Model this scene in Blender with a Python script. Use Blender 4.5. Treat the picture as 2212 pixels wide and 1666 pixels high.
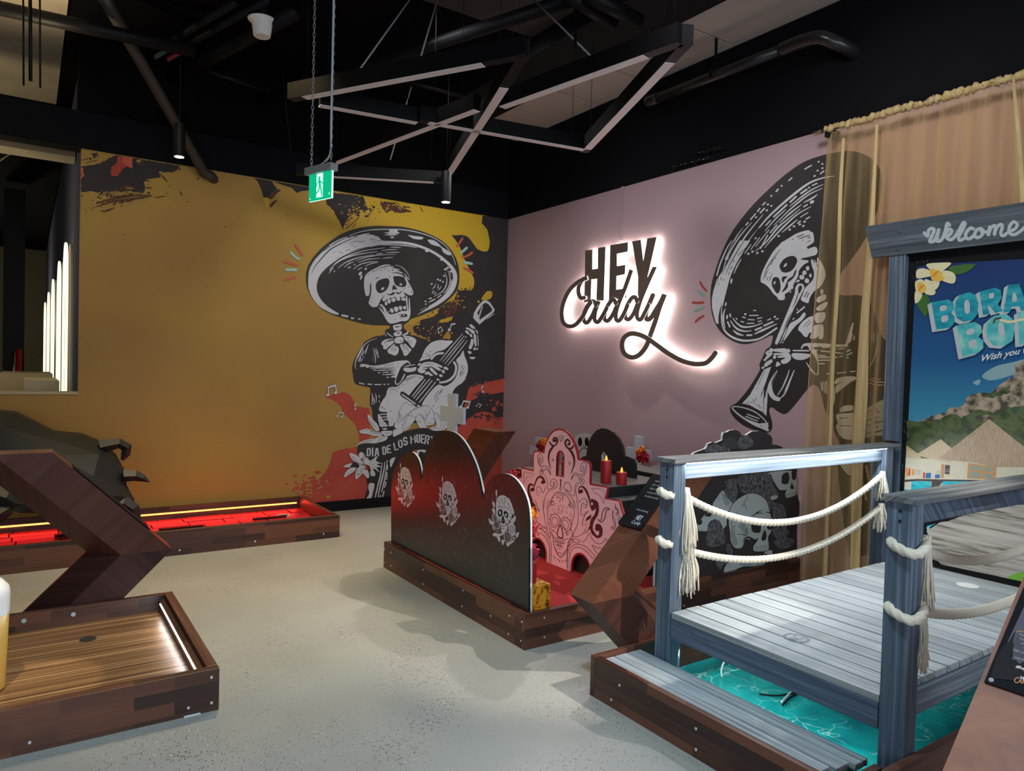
import bpy, bmesh, math, random
from math import sin, cos, pi, radians, hypot, atan2
from mathutils import Vector, Matrix
from mathutils.geometry import tessellate_polygon
random.seed(7)
S = bpy.context.scene
for o in list(bpy.data.objects): bpy.data.objects.remove(o)
COL = S.collection

# ---------------------------------------------------------------- camera
CAMZ = 1.55
FPX = 1553.5
YAW, PITCH, ROLL = radians(55.957), radians(-1.3565), radians(1.5444)
_f = Vector((cos(YAW)*cos(PITCH), sin(YAW)*cos(PITCH), sin(PITCH)))
_r = Vector((sin(YAW), -cos(YAW), 0)); _u = _r.cross(_f)
RT = _r*cos(ROLL) + _u*sin(ROLL)
UP = -_r*sin(ROLL) + _u*cos(ROLL)
FW = _f
CAM = Vector((0, 0, CAMZ))
cd = bpy.data.cameras.new('camera'); cam = bpy.data.objects.new('camera', cd); COL.objects.link(cam)
cd.sensor_width = 36; cd.lens = FPX/2212*36; cd.clip_start = .05; cd.clip_end = 200
cam.matrix_world = Matrix(((RT.x, UP.x, -FW.x, 0), (RT.y, UP.y, -FW.y, 0), (RT.z, UP.z, -FW.z, CAMZ), (0, 0, 0, 1)))
S.camera = cam

def at(px, py, x=None, y=None, z=None):
    """point of the photograph seen at (px,py) lying on the plane x=, y= or z="""
    d = RT*((px-1106)/FPX) - UP*((py-833)/FPX) + FW
    if x is not None: t = (x-CAM.x)/d.x
    elif y is not None: t = (y-CAM.y)/d.y
    else: t = (z-CAM.z)/d.z
    return CAM + d*t

# ---------------------------------------------------------------- light
S.view_settings.view_transform = 'Standard'; S.view_settings.look = 'None'
S.view_settings.exposure = 0.0; S.view_settings.gamma = 1; S.view_settings.use_curve_mapping = False
w = bpy.data.worlds.new('world'); S.world = w; w.use_nodes = True
w.node_tree.nodes['Background'].inputs[0].default_value = (.8, .88, 1, 1)
w.node_tree.nodes['Background'].inputs[1].default_value = .03

def light(name, kind, loc, tgt, power, col, size=.1, size_y=None, spot=None, blend=.5):
    l = bpy.data.lights.new(name, kind); o = bpy.data.objects.new(name, l); COL.objects.link(o)
    l.energy = power; l.color = col; o.location = loc
    if kind == 'AREA':
        l.size = size
        if size_y: l.shape = 'RECTANGLE'; l.size_y = size_y
    else: l.shadow_soft_size = size
    if kind == 'SPOT': l.spot_size = radians(spot); l.spot_blend = blend
    if tgt is not None:
        o.rotation_euler = (Vector(tgt)-Vector(loc)).to_track_quat('-Z', 'Y').to_euler()
    return o
COOL = (.80, .90, 1); WARM = (1, .78, .48); NEUT = (1, .93, .86)
light('daylight_storefront', 'AREA', (-1.2, -3.2, 1.9), (2.0, 3.5, .3), 150, COOL, 5.5, 2.2)
light('daylight_side', 'AREA', (3.6, -2.6, 2.8), (3.2, 3, .4), 95, COOL, 3, 2)
light('downlight_altar', 'SPOT', (4.2, 5.3, 4.1), (2.6, 4.3, .2), 240, NEUT, .04, spot=80, blend=.5)
light('downlight_mural', 'SPOT', (3.2, 4.6, 4.1), (3.4, 7.27, 2.0), 150, (1, .95, .86), .3, spot=84, blend=.9)
light('downlight_left', 'SPOT', (.6, 4.7, 4.1), (.9, 7.0, .9), 48, (1, .84, .6), .3, spot=100, blend=.8)
light('downlight_floor', 'SPOT', (1.3, 4.9, 4.1), (1.3, 5.0, 0), 400, (1, .78, .42), .08, spot=76, blend=.9)
light('fill_front_floor', 'SPOT', (.9, 1.9, 4.1), (1.1, 2.2, 0), 350, (.66, .88, 1), .15, spot=92, blend=.9)  # added cool fill to brighten the front floor, no known lamp up here
light('downlight_tee', 'SPOT', (-.5, 2.2, 4.0), (-.02, 3.72, .1), 520, (1, .84, .56), .02, spot=9.5, blend=.35)
light('altar_strip_red', 'AREA', (2.352, 4.1, .26), (3.1, 4.1, .50), 1.6, (1, .10, .08), 1.5, .02)
light('downlight_pink', 'SPOT', (2.4, 4.8, 4.1), (4.79, 4.8, 1.7), 150, (1, .97, .97), .3, spot=96, blend=.9)
light('downlight_pink_near', 'SPOT', (2.6, 2.4, 4.1), (4.79, 2.5, 2.0), 165, (1, .98, .95), .3, spot=96, blend=.9)
light('downlight_dock', 'SPOT', (3.2, 1.4, 4.1), (3.3, 1.9, .4), 50, (.90, .96, 1), .08, spot=70, blend=.8)
light('downlight_side', 'SPOT', (4.2, -1.0, 3.9), (2.75, 2.55, .70), 1150, (1, .88, .76), .03, spot=20, blend=.6)
light('downlight_stand', 'SPOT', (1.2, .6, 4.1), (2.6, 1.6, .8), 40, (1, .85, .7), .1, spot=50, blend=.8)

# ---------------------------------------------------------------- materials
def newmat(name):
    m = bpy.data.materials.new(name); m.use_nodes = True
    nt = m.node_tree; b = nt.nodes['Principled BSDF']
    return m, nt, b
def N(nt, t, **k):
    n = nt.nodes.new(t)
    for a, v in k.items(): setattr(n, a, v)
    return n
def L(nt, a, b): nt.links.new(a, b)
def mat(name, col, rough=.6, metal=0, emit=0, ecol=None, bump=0, bscale=40, spec=None):
    m, nt, b = newmat(name)
    if spec is not None: b.inputs['Specular IOR Level'].default_value = spec
    b.inputs['Base Color'].default_value = (*col, 1); b.inputs['Roughness'].default_value = rough
    b.inputs['Metallic'].default_value = metal
    if spec is not None: b.inputs['Specular IOR Level'].default_value = spec
    if emit:
        b.inputs['Emission Color'].default_value = (*(ecol or col), 1); b.inputs['Emission Strength'].default_value = emit
    # slight procedural tone variation so that nothing is perfectly flat
    tc = N(nt, 'ShaderNodeTexCoord'); no = N(nt, 'ShaderNodeTexNoise'); no.inputs['Scale'].default_value = bscale
    L(nt, tc.outputs['Object'], no.inputs['Vector'])
    if not emit:
        mx = N(nt, 'ShaderNodeMix', data_type='RGBA'); mx.inputs[6].default_value = (*[c*.88 for c in col], 1)
        mx.inputs[7].default_value = (*[min(1, c*1.1) for c in col], 1)
        L(nt, no.outputs[0], mx.inputs[0]); L(nt, mx.outputs[2], b.inputs['Base Color'])
    if bump:
        bp = N(nt, 'ShaderNodeBump'); bp.inputs['Strength'].default_value = bump; bp.inputs['Distance'].default_value = .01
        L(nt, no.outputs[0], bp.inputs['Height']); L(nt, bp.outputs[0], b.inputs['Normal'])
    return m
def ramp(nt, stops, interp='LINEAR'):
    r = N(nt, 'ShaderNodeValToRGB'); r.color_ramp.interpolation = interp
    while len(r.color_ramp.elements) < len(stops): r.color_ramp.elements.new(.5)
    for e, (p, c) in zip(r.color_ramp.elements, stops): e.position = p; e.color = (*c, 1)
    return r
def along_vec(nt, axis, sx, sy, rot=0):
    """vector (along, across, 0): along the board's own axis, across it"""
    tc = N(nt, 'ShaderNodeTexCoord'); mp = N(nt, 'ShaderNodeMapping')
    mp.inputs['Rotation'].default_value = (0, rot, 0)
    L(nt, tc.outputs['Object'], mp.inputs['Vector'])
    sp = N(nt, 'ShaderNodeSeparateXYZ'); L(nt, mp.outputs[0], sp.inputs[0])
    i = 'XYZ'.index(axis); a, b = [j for j in range(3) if j != i]
    ad = N(nt, 'ShaderNodeMath', operation='ADD'); L(nt, sp.outputs[a], ad.inputs[0]); L(nt, sp.outputs[b], ad.inputs[1])
    m1 = N(nt, 'ShaderNodeMath', operation='MULTIPLY'); m1.inputs[1].default_value = sx; L(nt, sp.outputs[i], m1.inputs[0])
    m2 = N(nt, 'ShaderNodeMath', operation='MULTIPLY'); m2.inputs[1].default_value = sy; L(nt, ad.outputs[0], m2.inputs[0])
    c = N(nt, 'ShaderNodeCombineXYZ'); L(nt, m1.outputs[0], c.inputs[0]); L(nt, m2.outputs[0], c.inputs[1])
    return c.outputs[0]
def butcher(name, axis, dark=(.030, .012, .009), lite=(.15, .055, .030), rough=.42, stave=.055, rot=0):
    """finger-jointed dark hardwood board"""
    m, nt, b = newmat(name)
    v = along_vec(nt, axis, 1, 1, rot)
    br = N(nt, 'ShaderNodeTexBrick'); L(nt, v, br.inputs['Vector'])
    br.inputs['Color1'].default_value = (0, 0, 0, 1); br.inputs['Color2'].default_value = (1, 1, 1, 1)
    br.inputs['Mortar Size'].default_value = 0; br.inputs['Scale'].default_value = 1
    br.inputs['Brick Width'].default_value = .42; br.inputs['Row Height'].default_value = stave
    br.offset = .37; br.squash = 1
    v2 = along_vec(nt, axis, 2.2, 60, rot)
    no = N(nt, 'ShaderNodeTexNoise'); no.inputs['Scale'].default_value = 1; no.inputs['Detail'].default_value = 6; L(nt, v2, no.inputs['Vector'])
    ad = N(nt, 'ShaderNodeMath', operation='MULTIPLY_ADD'); ad.inputs[1].default_value = .70; ad.inputs[2].default_value = -.36
    L(nt, no.outputs[0], ad.inputs[0])
    a2 = N(nt, 'ShaderNodeMath', operation='MULTIPLY_ADD'); a2.inputs[1].default_value = 1.0; L(nt, br.outputs[0], a2.inputs[0]); L(nt, ad.outputs[0], a2.inputs[2])
    mid = tuple((a+c)/2*.9 for a, c in zip(dark, lite))
    r = ramp(nt, [(0, dark), (.45, mid), (1, lite)]); L(nt, a2.outputs[0], r.inputs[0]); L(nt, r.outputs[0], b.inputs['Base Color'])
    b.inputs['Roughness'].default_value = rough
    bp = N(nt, 'ShaderNodeBump'); bp.inputs['Strength'].default_value = .12; bp.inputs['Distance'].default_value = .004
    L(nt, no.outputs[0], bp.inputs['Height']); L(nt, bp.outputs[0], b.inputs['Normal'])
    return m
def grain(name, axis, c0, c1, c2, sx=1.5, sy=45, rough=.6, bump=.3, rot=0, p=(.3, .5, .72), spec=.5):
    """brushed / weathered timber with streaks along its axis"""
    m, nt, b = newmat(name); b.inputs['Specular IOR Level'].default_value = spec
    v = along_vec(nt, axis, sx, sy, rot)
    no = N(nt, 'ShaderNodeTexNoise'); no.inputs['Scale'].default_value = 1; no.inputs['Detail'].default_value = 7; no.inputs['Roughness'].default_value = .62
    no.inputs['Distortion'].default_value = .35
    L(nt, v, no.inputs['Vector'])
    r = ramp(nt, [(p[0], c0), (p[1], c1), (p[2], c2)]); L(nt, no.outputs[0], r.inputs[0]); L(nt, r.outputs[0], b.inputs['Base Color'])
    b.inputs['Roughness'].default_value = rough
    bp = N(nt, 'ShaderNodeBump'); bp.inputs['Strength'].default_value = bump; bp.inputs['Distance'].default_value = .004
    L(nt, no.outputs[0], bp.inputs['Height']); L(nt, bp.outputs[0], b.inputs['Normal'])
    return m
def patches(name, cols, scale=3, rough=.8, detail=6, bump=0, pos=None, dist=0, stretch=None):
    """cloudy print / paint / plaster"""
    m, nt, b = newmat(name)
    tc = N(nt, 'ShaderNodeTexCoord'); no = N(nt, 'ShaderNodeTexNoise'); no.inputs['Scale'].default_value = scale; no.inputs['Detail'].default_value = detail
    no.inputs['Distortion'].default_value = dist
    if stretch:
        mp = N(nt, 'ShaderNodeMapping'); mp.inputs['Scale'].default_value = stretch
        L(nt, tc.outputs['Object'], mp.inputs[0]); L(nt, mp.outputs[0], no.inputs['Vector'])
    else: L(nt, tc.outputs['Object'], no.inputs['Vector'])
    n = len(cols); pos = pos or [.3+.4*i/(n-1) for i in range(n)]
    r = ramp(nt, list(zip(pos, cols))); L(nt, no.outputs[0], r.inputs[0]); L(nt, r.outputs[0], b.inputs['Base Color'])
    b.inputs['Roughness'].default_value = rough
    if bump:
        bp = N(nt, 'ShaderNodeBump'); bp.inputs['Strength'].default_value = bump; bp.inputs['Distance'].default_value = .01
        L(nt, no.outputs[0], bp.inputs['Height']); L(nt, bp.outputs[0], b.inputs['Normal'])
    return m

M = {}
M['black'] = mat('black_paint', (.007, .0075, .009), .75, spec=.15)
M['blackwall'] = mat('black_wall_paint', (.0065, .007, .009), .9, bscale=6, spec=.08)
M['blackmetal'] = mat('black_metal', (.005, .005, .006), .5, spec=.15)
M['blackpipe'] = mat('black_pipe', (.015, .015, .016), .28)
M['ceil'] = mat('ceiling_black', (.004, .004, .0045), .9, bscale=3, spec=.05)
M['slab'] = patches('ceiling_slab_grey', [(.028, .025, .021), (.045, .04, .035)], 2, .8)
M['panelgrey'] = mat('grey_metal_ceiling_panel', (.50, .45, .40), .5, bscale=2)
M['concrete_warm'] = patches('bare_concrete', [(.42, .36, .26), (.55, .48, .36)], 3, .85)
M['pipebrown'] = mat('brown_black_pipe', (.040, .033, .026), .5); M['archback'] = mat('pale_arch_plate', (.5, .45, .33), .6)
M['chrome'] = mat('bright_metal', (.6, .6, .6), .25, 1)
M['zinc'] = mat('zinc_screw', (.62, .62, .60), .4, .6)
M['grey'] = mat('grey_plastic', (.30, .33, .34), .5)
M['whiteplast'] = mat('white_plastic', (.75, .75, .73), .45)
M['conduit'] = mat('pale_conduit', (.45, .52, .58), .5)
M['diffuser'] = mat('unlit_diffuser', (.75, .73, .76), .5)
M['butX'] = butcher('hardwood_along_x', 'X'); M['butY'] = butcher('hardwood_along_y', 'Y')
M['rimY'] = grain('hardwood_rim', 'Y', (.05, .018, .012), (.10, .042, .028), (.17, .075, .05), rough=.4, bump=.1)
M['rimX'] = grain('hardwood_rim_x', 'X', (.05, .02, .014), (.10, .042, .028), (.17, .075, .05), rough=.4, bump=.1)
M['dockdeck'] = grain('whitewashed_deck', 'Y', (.17, .20, .215), (.33, .37, .385), (.50, .54, .54), 1.1, 75, .6)
def per_object(m, lo=.78, hi=1.12):
    nt = m.node_tree; b = nt.nodes['Principled BSDF']; src = b.inputs['Base Color'].links[0].from_socket
    oi = N(nt, 'ShaderNodeObjectInfo'); mr = N(nt, 'ShaderNodeMapRange'); mr.inputs[3].default_value = lo; mr.inputs[4].default_value = hi; L(nt, oi.outputs['Random'], mr.inputs[0])
    sc = N(nt, 'ShaderNodeVectorMath', operation='SCALE'); L(nt, src, sc.inputs[0]); L(nt, mr.outputs[0], sc.inputs['Scale']); L(nt, sc.outputs[0], b.inputs['Base Color'])
per_object(M['dockdeck'])
M['dockstep'] = grain('grey_step', 'Y', (.12, .14, .16), (.30, .34, .37), (.50, .55, .58), 1.3, 70, .6)
M['bluepost'] = grain('blue_grey_post', 'Z', (.035, .055, .085), (.085, .125, .18), (.30, .37, .43), 1.2, 60, .55, p=(.3, .52, .8))
M['bluebeamY'] = grain('blue_grey_beam_y', 'Y', (.03, .05, .08), (.08, .12, .18), (.20, .27, .35), 1.2, 50, .55, p=(.3, .55, .85))
M['bluebeamX'] = grain('blue_grey_beam_x', 'X', (.05, .07, .10), (.13, .17, .21), (.36, .42, .45), 1.2, 60, .55, p=(.3, .52, .8))
M['cap'] = grain('rail_cap', 'X', (.04, .055, .07), (.14, .16, .17), (.33, .33, .31), 1.2, 60, .55)
M['headwood'] = grain('header_wood', 'Y', (.022, .032, .045), (.055, .075, .095), (.15, .19, .22), 1.0, 42, .6, bump=.6)
M['rope'] = mat('cream_rope', (.66, .62, .52), .85, bscale=200, bump=.3)
M['red'] = mat('red_gloss', (.42, .008, .010), .4)
M['redfloor'] = mat('red_turf', (.33, .010, .010), .85, bscale=220, bump=.3)
M['candlewax'] = mat('red_wax', (.45, .012, .018), .45)
M['flame'] = mat('amber_flame', (1, .45, .08), .4, emit=1.6, ecol=(1, .38, .03))
M['whitepaint'] = mat('white_painted_wood', (.42, .48, .56), .6)
M['cream_edge'] = mat('pale_board_edge', (.62, .68, .68), .6)
M['led_red'] = mat('red_led', (1, .35, .12), .4, emit=2.2, ecol=(1, .42, .10))
M['led_white'] = mat('white_led', (1, 1, 1), .4, emit=9, ecol=(.93, .96, 1))
M['led_warm'] = mat('warm_led', (1, .95, .8), .4, emit=1.5, ecol=(1, .90, .58))
M['led_sign'] = mat('sign_led', (1, .97, .92), .4, emit=11, ecol=(1, .98, .86))
M['led_side'] = mat('sign_edge', (1, .97, .92), .4, emit=1.6, ecol=(1, .90, .78))
M['lampface'] = mat('lamp_face', (1, .95, .8), .4, emit=14, ecol=(1, .88, .62))
M['green'] = mat('exit_green', (.0, .35, .18), .4, emit=.9, ecol=(.0, .48, .22))
M['exitwhite'] = mat('exit_white', (.8, 1, .9), .4, emit=1.3, ecol=(.55, 1, .8))
M['screw_dark'] = mat('drilled_hole', (.006, .006, .008), .7)
M['signface'] = mat('bronze_sign_face', (.10, .075, .062), .38)
M['brass'] = mat('dull_brass', (.55, .47, .33), .3, 1)
# mural paints
M['K'] = mat('mural_black', (.021, .020, .020), .6, bscale=3)
M['W'] = mat('mural_white', (.60, .62, .66), .6, bscale=3)
M['G'] = mat('mural_light_grey', (.42, .42, .42), .6, bscale=3)
M['G2'] = mat('mural_mid_grey', (.10, .10, .105), .6, bscale=30)
M['G3'] = mat('mural_dark_grey', (.045, .045, .05), .6, bscale=30)
M['O'] = mat('mural_orange_red', (.55, .11, .06), .7)
M['T'] = mat('mural_teal', (.36, .58, .52), .7)
M['R'] = patches('mural_red', [(.36, .045, .030), (.50, .075, .045)], 2.5, .75)
M['D'] = patches('mural_dark', [(.020, .018, .020), (.035, .026, .028)], 5, .75)
M['D2'] = patches('mural_maroon', [(.04, .016, .014), (.14, .045, .02)], 18, .75)
M['OC'] = patches('mural_ochre', [(.36, .20, .035), (.44, .25, .03)], 3, .75)
M['Y'] = patches('mural_yellow', [(.50, .31, .018), (.60, .40, .02)], 2, .75)
M['O2'] = mat('wall_red_line', (.32, .03, .025), .7); M['T2'] = mat('wall_teal_line', (.16, .36, .28), .7)
M['gold'] = mat('marigold_yellow', (.75, .33, .01), .7)

# ---------------------------------------------------------------- mesh helpers
class MB:
    def __init__(s): s.v = []; s.f = []; s.mi = []; s.mats = []; s.sm = []
    def idx(s, m):
        m = M[m] if isinstance(m, str) else m
        if m not in s.mats: s.mats.append(m)
        return s.mats.index(m)
    def add(s, vs, fs, m, smooth=False):
        b = len(s.v); s.v += [Vector(v) for v in vs]; i = s.idx(m)
        for f in fs: s.f.append([b+k for k in f]); s.mi.append(i); s.sm.append(smooth)
        return s
    def box(s, x0, x1, y0, y1, z0, z1, m, R=None, o=None):
        vs = [Vector((x, y, z)) for z in (z0, z1) for y in (y0, y1) for x in (x0, x1)]
        if R is not None: vs = [R @ v + (Vector(o) if o is not None else Vector()) for v in vs]
        return s.add(vs, [(0, 2, 3, 1), (4, 5, 7, 6), (0, 1, 5, 4), (2, 6, 7, 3), (0, 4, 6, 2), (1, 3, 7, 5)], m)
    def prism(s, pts, off, m, mside=None, mback=None):
        """polygon of 3-D points pushed along off"""
        n = len(pts); off = Vector(off); P = [Vector(p) for p in pts]
        t = tessellate_polygon([P]); 
        s.add(P, [tuple(q) for q in t], m); s.add([p+off for p in P], [tuple(reversed(q)) for q in t], mback or m)
        s.add(P+[p+off for p in P], [(i, (i+1) % n, n+(i+1) % n, n+i) for i in range(n)], mside or m)
        return s
    def tube(s, pts, r, m, n=8, caps=True, twist=None, closed=False):
        P = [Vector(p) for p in pts]; rings = []; k = len(P)
        ref = Vector((0, 0, 1))
        prev = None; L_ = 0
        for i, p in enumerate(P):
            if closed: t = (P[(i+1) % k]-P[i-1]).normalized()
            else: t = (P[min(i+1, k-1)]-P[max(i-1, 0)]).normalized()
            if prev is None:
                a = t.orthogonal() if abs(t.z) > .95 else t.cross(ref)
                a.normalize()
            else:
                a = prev - t*prev.dot(t)
                a = a.normalized() if a.length > 1e-6 else t.orthogonal().normalized()
            prev = a; b = t.cross(a)
            if i: L_ += (P[i]-P[i-1]).length
            rr = r[i] if isinstance(r, (list, tuple)) else r
            ring = []
            for j in range(n):
                th = 2*pi*j/n; q = rr
                if twist: q = rr*(.80+.26*abs(cos(1.5*(th - twist*L_))))
                ring.append(p + a*cos(th)*q + b*sin(th)*q)
            rings.append(ring)
        vs = [v for g in rings for v in g]; fs = []
        for i in range(k if closed else k-1):
            for j in range(n):
                i2 = (i+1) % k
                fs.append((i*n+j, i*n+(j+1) % n, i2*n+(j+1) % n, i2*n+j))
        if caps and not closed: fs += [tuple(reversed(range(n))), tuple((k-1)*n+j for j in range(n))]
        return s.add(vs, fs, m, True)
    def lathe(s, c, prof, m, n=24, axis=(0, 0, 1)):
        ax = Vector(axis).normalized(); a = ax.orthogonal().normalized(); b = ax.cross(a); c = Vector(c)
        vs = []
        for r, h in prof:
            for j in range(n): vs.append(c + ax*h + (a*cos(2*pi*j/n)+b*sin(2*pi*j/n))*max(r, 1e-4))
        k = len(prof)
        fs = [(i*n+j, i*n+(j+1) % n, (i+1)*n+(j+1) % n, (i+1)*n+j) for i in range(k-1) for j in range(n)]
        s.add(vs, fs, m, True)
        s.add(vs[:n], [tuple(reversed(range(n)))], m); s.add(vs[-n:], [tuple(range(n))], m)
        return s
    def build(s, name, parent=None, bevel=0):
        me = bpy.data.meshes.new(name)
        if parent is None:
            xs = [v.x for v in s.v]; ys = [v.y for v in s.v]; zs = [v.z for v in s.v]
            org = Vector(((min(xs)+max(xs))/2, (min(ys)+max(ys))/2, min(zs)))
        else: org = worg[parent.name]
        me.from_pydata([v-org for v in s.v], [], s.f)
        for m in s.mats: me.materials.append(m)
        me.polygons.foreach_set('material_index', s.mi); me.polygons.foreach_set('use_smooth', s.sm)
        me.validate(); me.update()
        bm = bmesh.new(); bm.from_mesh(me); bmesh.ops.recalc_face_normals(bm, faces=bm.faces) if bevel else None
        bm.to_mesh(me); bm.free()
        o = bpy.data.objects.new(name, me); COL.objects.link(o)
        if parent is None: o.location = org; worg[o.name] = org
        else: o.parent = parent; worg[o.name] = org
        if bevel:
            md = o.modifiers.new('bevel', 'BEVEL'); md.width = bevel; md.segments = 2; md.limit_method = 'ANGLE'
        return o
worg = {}
def tag(o, label=None, cat=None, group=None, kind=None):
    if label: o['label'] = label
    if cat: o['category'] = cat
    if group: o['group'] = group
    if kind: o['kind'] = kind
    return o
def thing(name, loc, label, cat, group=None):
    o = bpy.data.objects.new(name, None); COL.objects.link(o); o.location = loc; o.empty_display_size = .1
    worg[o.name] = Vector(loc)
    return tag(o, label, cat, group)
def copy_thing(root, delta, label):
    r = root.copy(); COL.objects.link(r); r.location = Vector(root.location)+Vector(delta); r['label'] = label
    for ch in list(root.children):
        c = ch.copy(); COL.objects.link(c); c.parent = r
        for g in list(ch.children):
            d = g.copy(); COL.objects.link(d); d.parent = c
    return r

# ---------------------------------------------------------------- flat artwork (paint, print) traced on its own plane
def cr(pts, closed=False, n=5):
    P = [Vector(p) for p in pts]; k = len(P); out = []
    if k < 3: return P
    rng = range(k) if closed else range(k-1)
    for i in rng:
        p0 = P[(i-1) % k] if closed or i else P[0]; p1 = P[i]; p2 = P[(i+1) % k]
        p3 = P[(i+2) % k] if closed or i+2 < k else P[-1]
        for j in range(n):
            t = j/n
            out.append(.5*((2*p1)+(-p0+p2)*t+(2*p0-5*p1+4*p2-p3)*t*t+(-p0+3*p1-3*p2+p3)*t**3))
    if not closed: out.append(P[-1])
    return out
def tess(P):
    return [tuple(q) for q in tessellate_polygon([[Vector((p[0], p[1], 0)) for p in P]])]
def ribbon(P, w0, w1=None, w2=None):
    """stroke outline; width w0 at start, w1 mid, w2 end -> (verts, faces)"""
    w1 = w0 if w1 is None else w1; w2 = w1 if w2 is None else w2
    P = [Vector((p[0], p[1])) for p in P]; n = len(P)
    if n == 1: P = [P[0], P[0]+Vector((.01, 0))]; n = 2
    vs = []; fs = []
    for i, p in enumerate(P):
        t = i/(n-1); w = (w0+(w1-w0)*t*2) if t < .5 else (w1+(w2-w1)*(t*2-1))
        d = P[min(i+1, n-1)]-P[max(i-1, 0)]
        d = d.normalized() if d.length > 1e-9 else Vector((1, 0))
        q = Vector((-d.y, d.x))*w/2
        vs += [p+q, p-q]
        if i: fs.append((2*i-2, 2*i-1, 2*i+1, 2*i))
    for e, wd in ((0, w0), (n-1, w2)):       # round ends
        d = (P[1]-P[0]) if e == 0 else (P[-2]-P[-1]); a0 = atan2(d.y, d.x)+pi/2
        b = len(vs); vs.append(P[e])
        for j in range(7): a = a0+pi*j/6; vs.append(P[e]+Vector((cos(a), sin(a)))*wd/2)
        fs += [(b, b+j, b+j+1) for j in range(1, 7)]
    return vs, fs
class Art:
    """artwork drawn in crop coordinates and laid on a plane (ax='x' or 'y' or 'z', val); out = direction towards the viewer"""
    def __init__(s, ax, val, out, step=.0006):
        s.mb = MB(); s.ax = ax; s.val = val; s.out = out; s.step = step; s.lay = 1; s.sub = 0; s.o = (0, 0, 1); s.fn = None
    def crop(s, x, y, k): s.o = (x, y, k); return s
    def pt(s, p):
        val = s.val + s.out*(s.step*s.lay+s.sub*1.3e-5)
        if s.fn: return s.fn(p, s.out*(s.step*s.lay*.5+s.sub*1.3e-5))
        px = s.o[0]+p[0]/s.o[2]; py = s.o[1]+p[1]/s.o[2]
        return at(px, py, **{s.ax: val})
    def put(s, vs, fs, m, grow=0):
        if not grow: s.mb.add([s.pt(v) for v in vs], fs, m); return
        s0 = s.sub; out = []
        for i, v in enumerate(vs): s.sub = s0+grow*i; out.append(s.pt(v))
        s.sub = s0; s.mb.add(out, fs, m)
    def poly(s, m, pts, smooth=False, rough=0, seed=1):
        P = [Vector((p[0], p[1], 0)) for p in pts]
        if smooth: P = cr(P, True, 4)
        if rough:
            rd = random.Random(seed); Q = []
            for i in range(len(P)):
                a, b = P[i], P[(i+1) % len(P)]; k = max(1, int((b-a).length/(rough*1.6)))
                for j in range(k):
                    q = a.lerp(b, j/k); Q.append(q+Vector((rd.uniform(-1, 1), rd.uniform(-1, 1), 0))*rough*(.6 if j else .2))
            P = Q
        s.put(P, tess(P), m)
    def line(s, m, pts, w0, w1=None, w2=None, closed=False):
        P = cr([Vector((p[0], p[1], 0)) for p in pts], closed, 5)
        if closed: P = P+[P[0], P[1]]
        s.put(*ribbon(P, w0, w1, w2), m, .12)
    def splat(s, m, cx, cy, rx, ry, n, sz, seed=1):
        rd = random.Random(seed)
        for k in range(n):
            x = cx+rd.gauss(0, .5)*rx; y = cy+rd.gauss(0, .5)*ry; r = sz*rd.uniform(.25, 1)**1.5; a0 = rd.uniform(0, 6)
            s.sub += .3; s.poly(m, [(x+r*rd.uniform(.5, 1.3)*cos(a0+i*1.05)*1.5, y+r*rd.uniform(.5, 1.2)*sin(a0+i*1.05)) for i in range(6)])
    def run(s, txt):
        """lines: 'L+' next layer | '@ x y k' crop | 'm b|p|r x y ...' | 'm s w x y ...' | 'm t w0 w1 w2 x y ...' | 'm d w x y ...' dots"""
        for k, ln in enumerate(txt.strip().split('\n')):
            a = ln.split(); s.sub += 1
            if not a or a[0] == '#': continue
            if a[0] == 'L+': s.lay += 1; continue
            if a[0] == '@': s.crop(*map(float, a[1:4])); continue
            m, md = a[0], a[1]; q = list(map(float, a[2:]))
            pr = lambda q: [(q[i], q[i+1]) for i in range(0, len(q)-1, 2)]
            if md == 'b': s.poly(m, pr(q), True)
            elif md == 'p': s.poly(m, pr(q))
            elif md == 'r': s.poly(m, pr(q[1:]), False, q[0], k)
            elif md == 's': s.line(m, pr(q[1:]), q[0])
            elif md == 'o': s.line(m, pr(q[1:]), q[0], closed=True)
            elif md == 't': s.line(m, pr(q[3:]), q[0], q[1], q[2])
            elif md == 'd':
                for p in pr(q[1:]): s.line(m, [p, (p[0]+q[0]*.35, p[1]-q[0]*.15)], q[0])
            elif md == 'm':        # many straight dashes: w x0 y0 x1 y1 ...
                r = q[1:]
                for i in range(0, len(r)-3, 4): s.line(m, [(r[i], r[i+1]), (r[i+2], r[i+3])], q[0]*.7, q[0], q[0]*.7)
    def build(s, name, parent=None): return s.mb.build(name, parent)
_tc = {}
def text2d(body, bold=0, shear=0, space=1):
    """glyph outlines of a word as a 2-D triangle mesh, cap height about .7, baseline 0"""
    key = (body, bold, shear, space)
    if key not in _tc:
        c = bpy.data.curves.new('glyphs', 'FONT'); c.body = body; c.offset = bold; c.shear = shear; c.space_character = space; c.resolution_u = 3
        o = bpy.data.objects.new('glyphs', c); COL.objects.link(o)
        bpy.context.view_layer.update()
        dg = bpy.context.evaluated_depsgraph_get(); me = bpy.data.meshes.new_from_object(o.evaluated_get(dg))
        _tc[key] = ([Vector((v.co.x, v.co.y)) for v in me.vertices], [tuple(p.vertices) for p in me.polygons])
        bpy.data.objects.remove(o); bpy.data.curves.remove(c); bpy.data.meshes.remove(me)
    return _tc[key]
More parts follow.
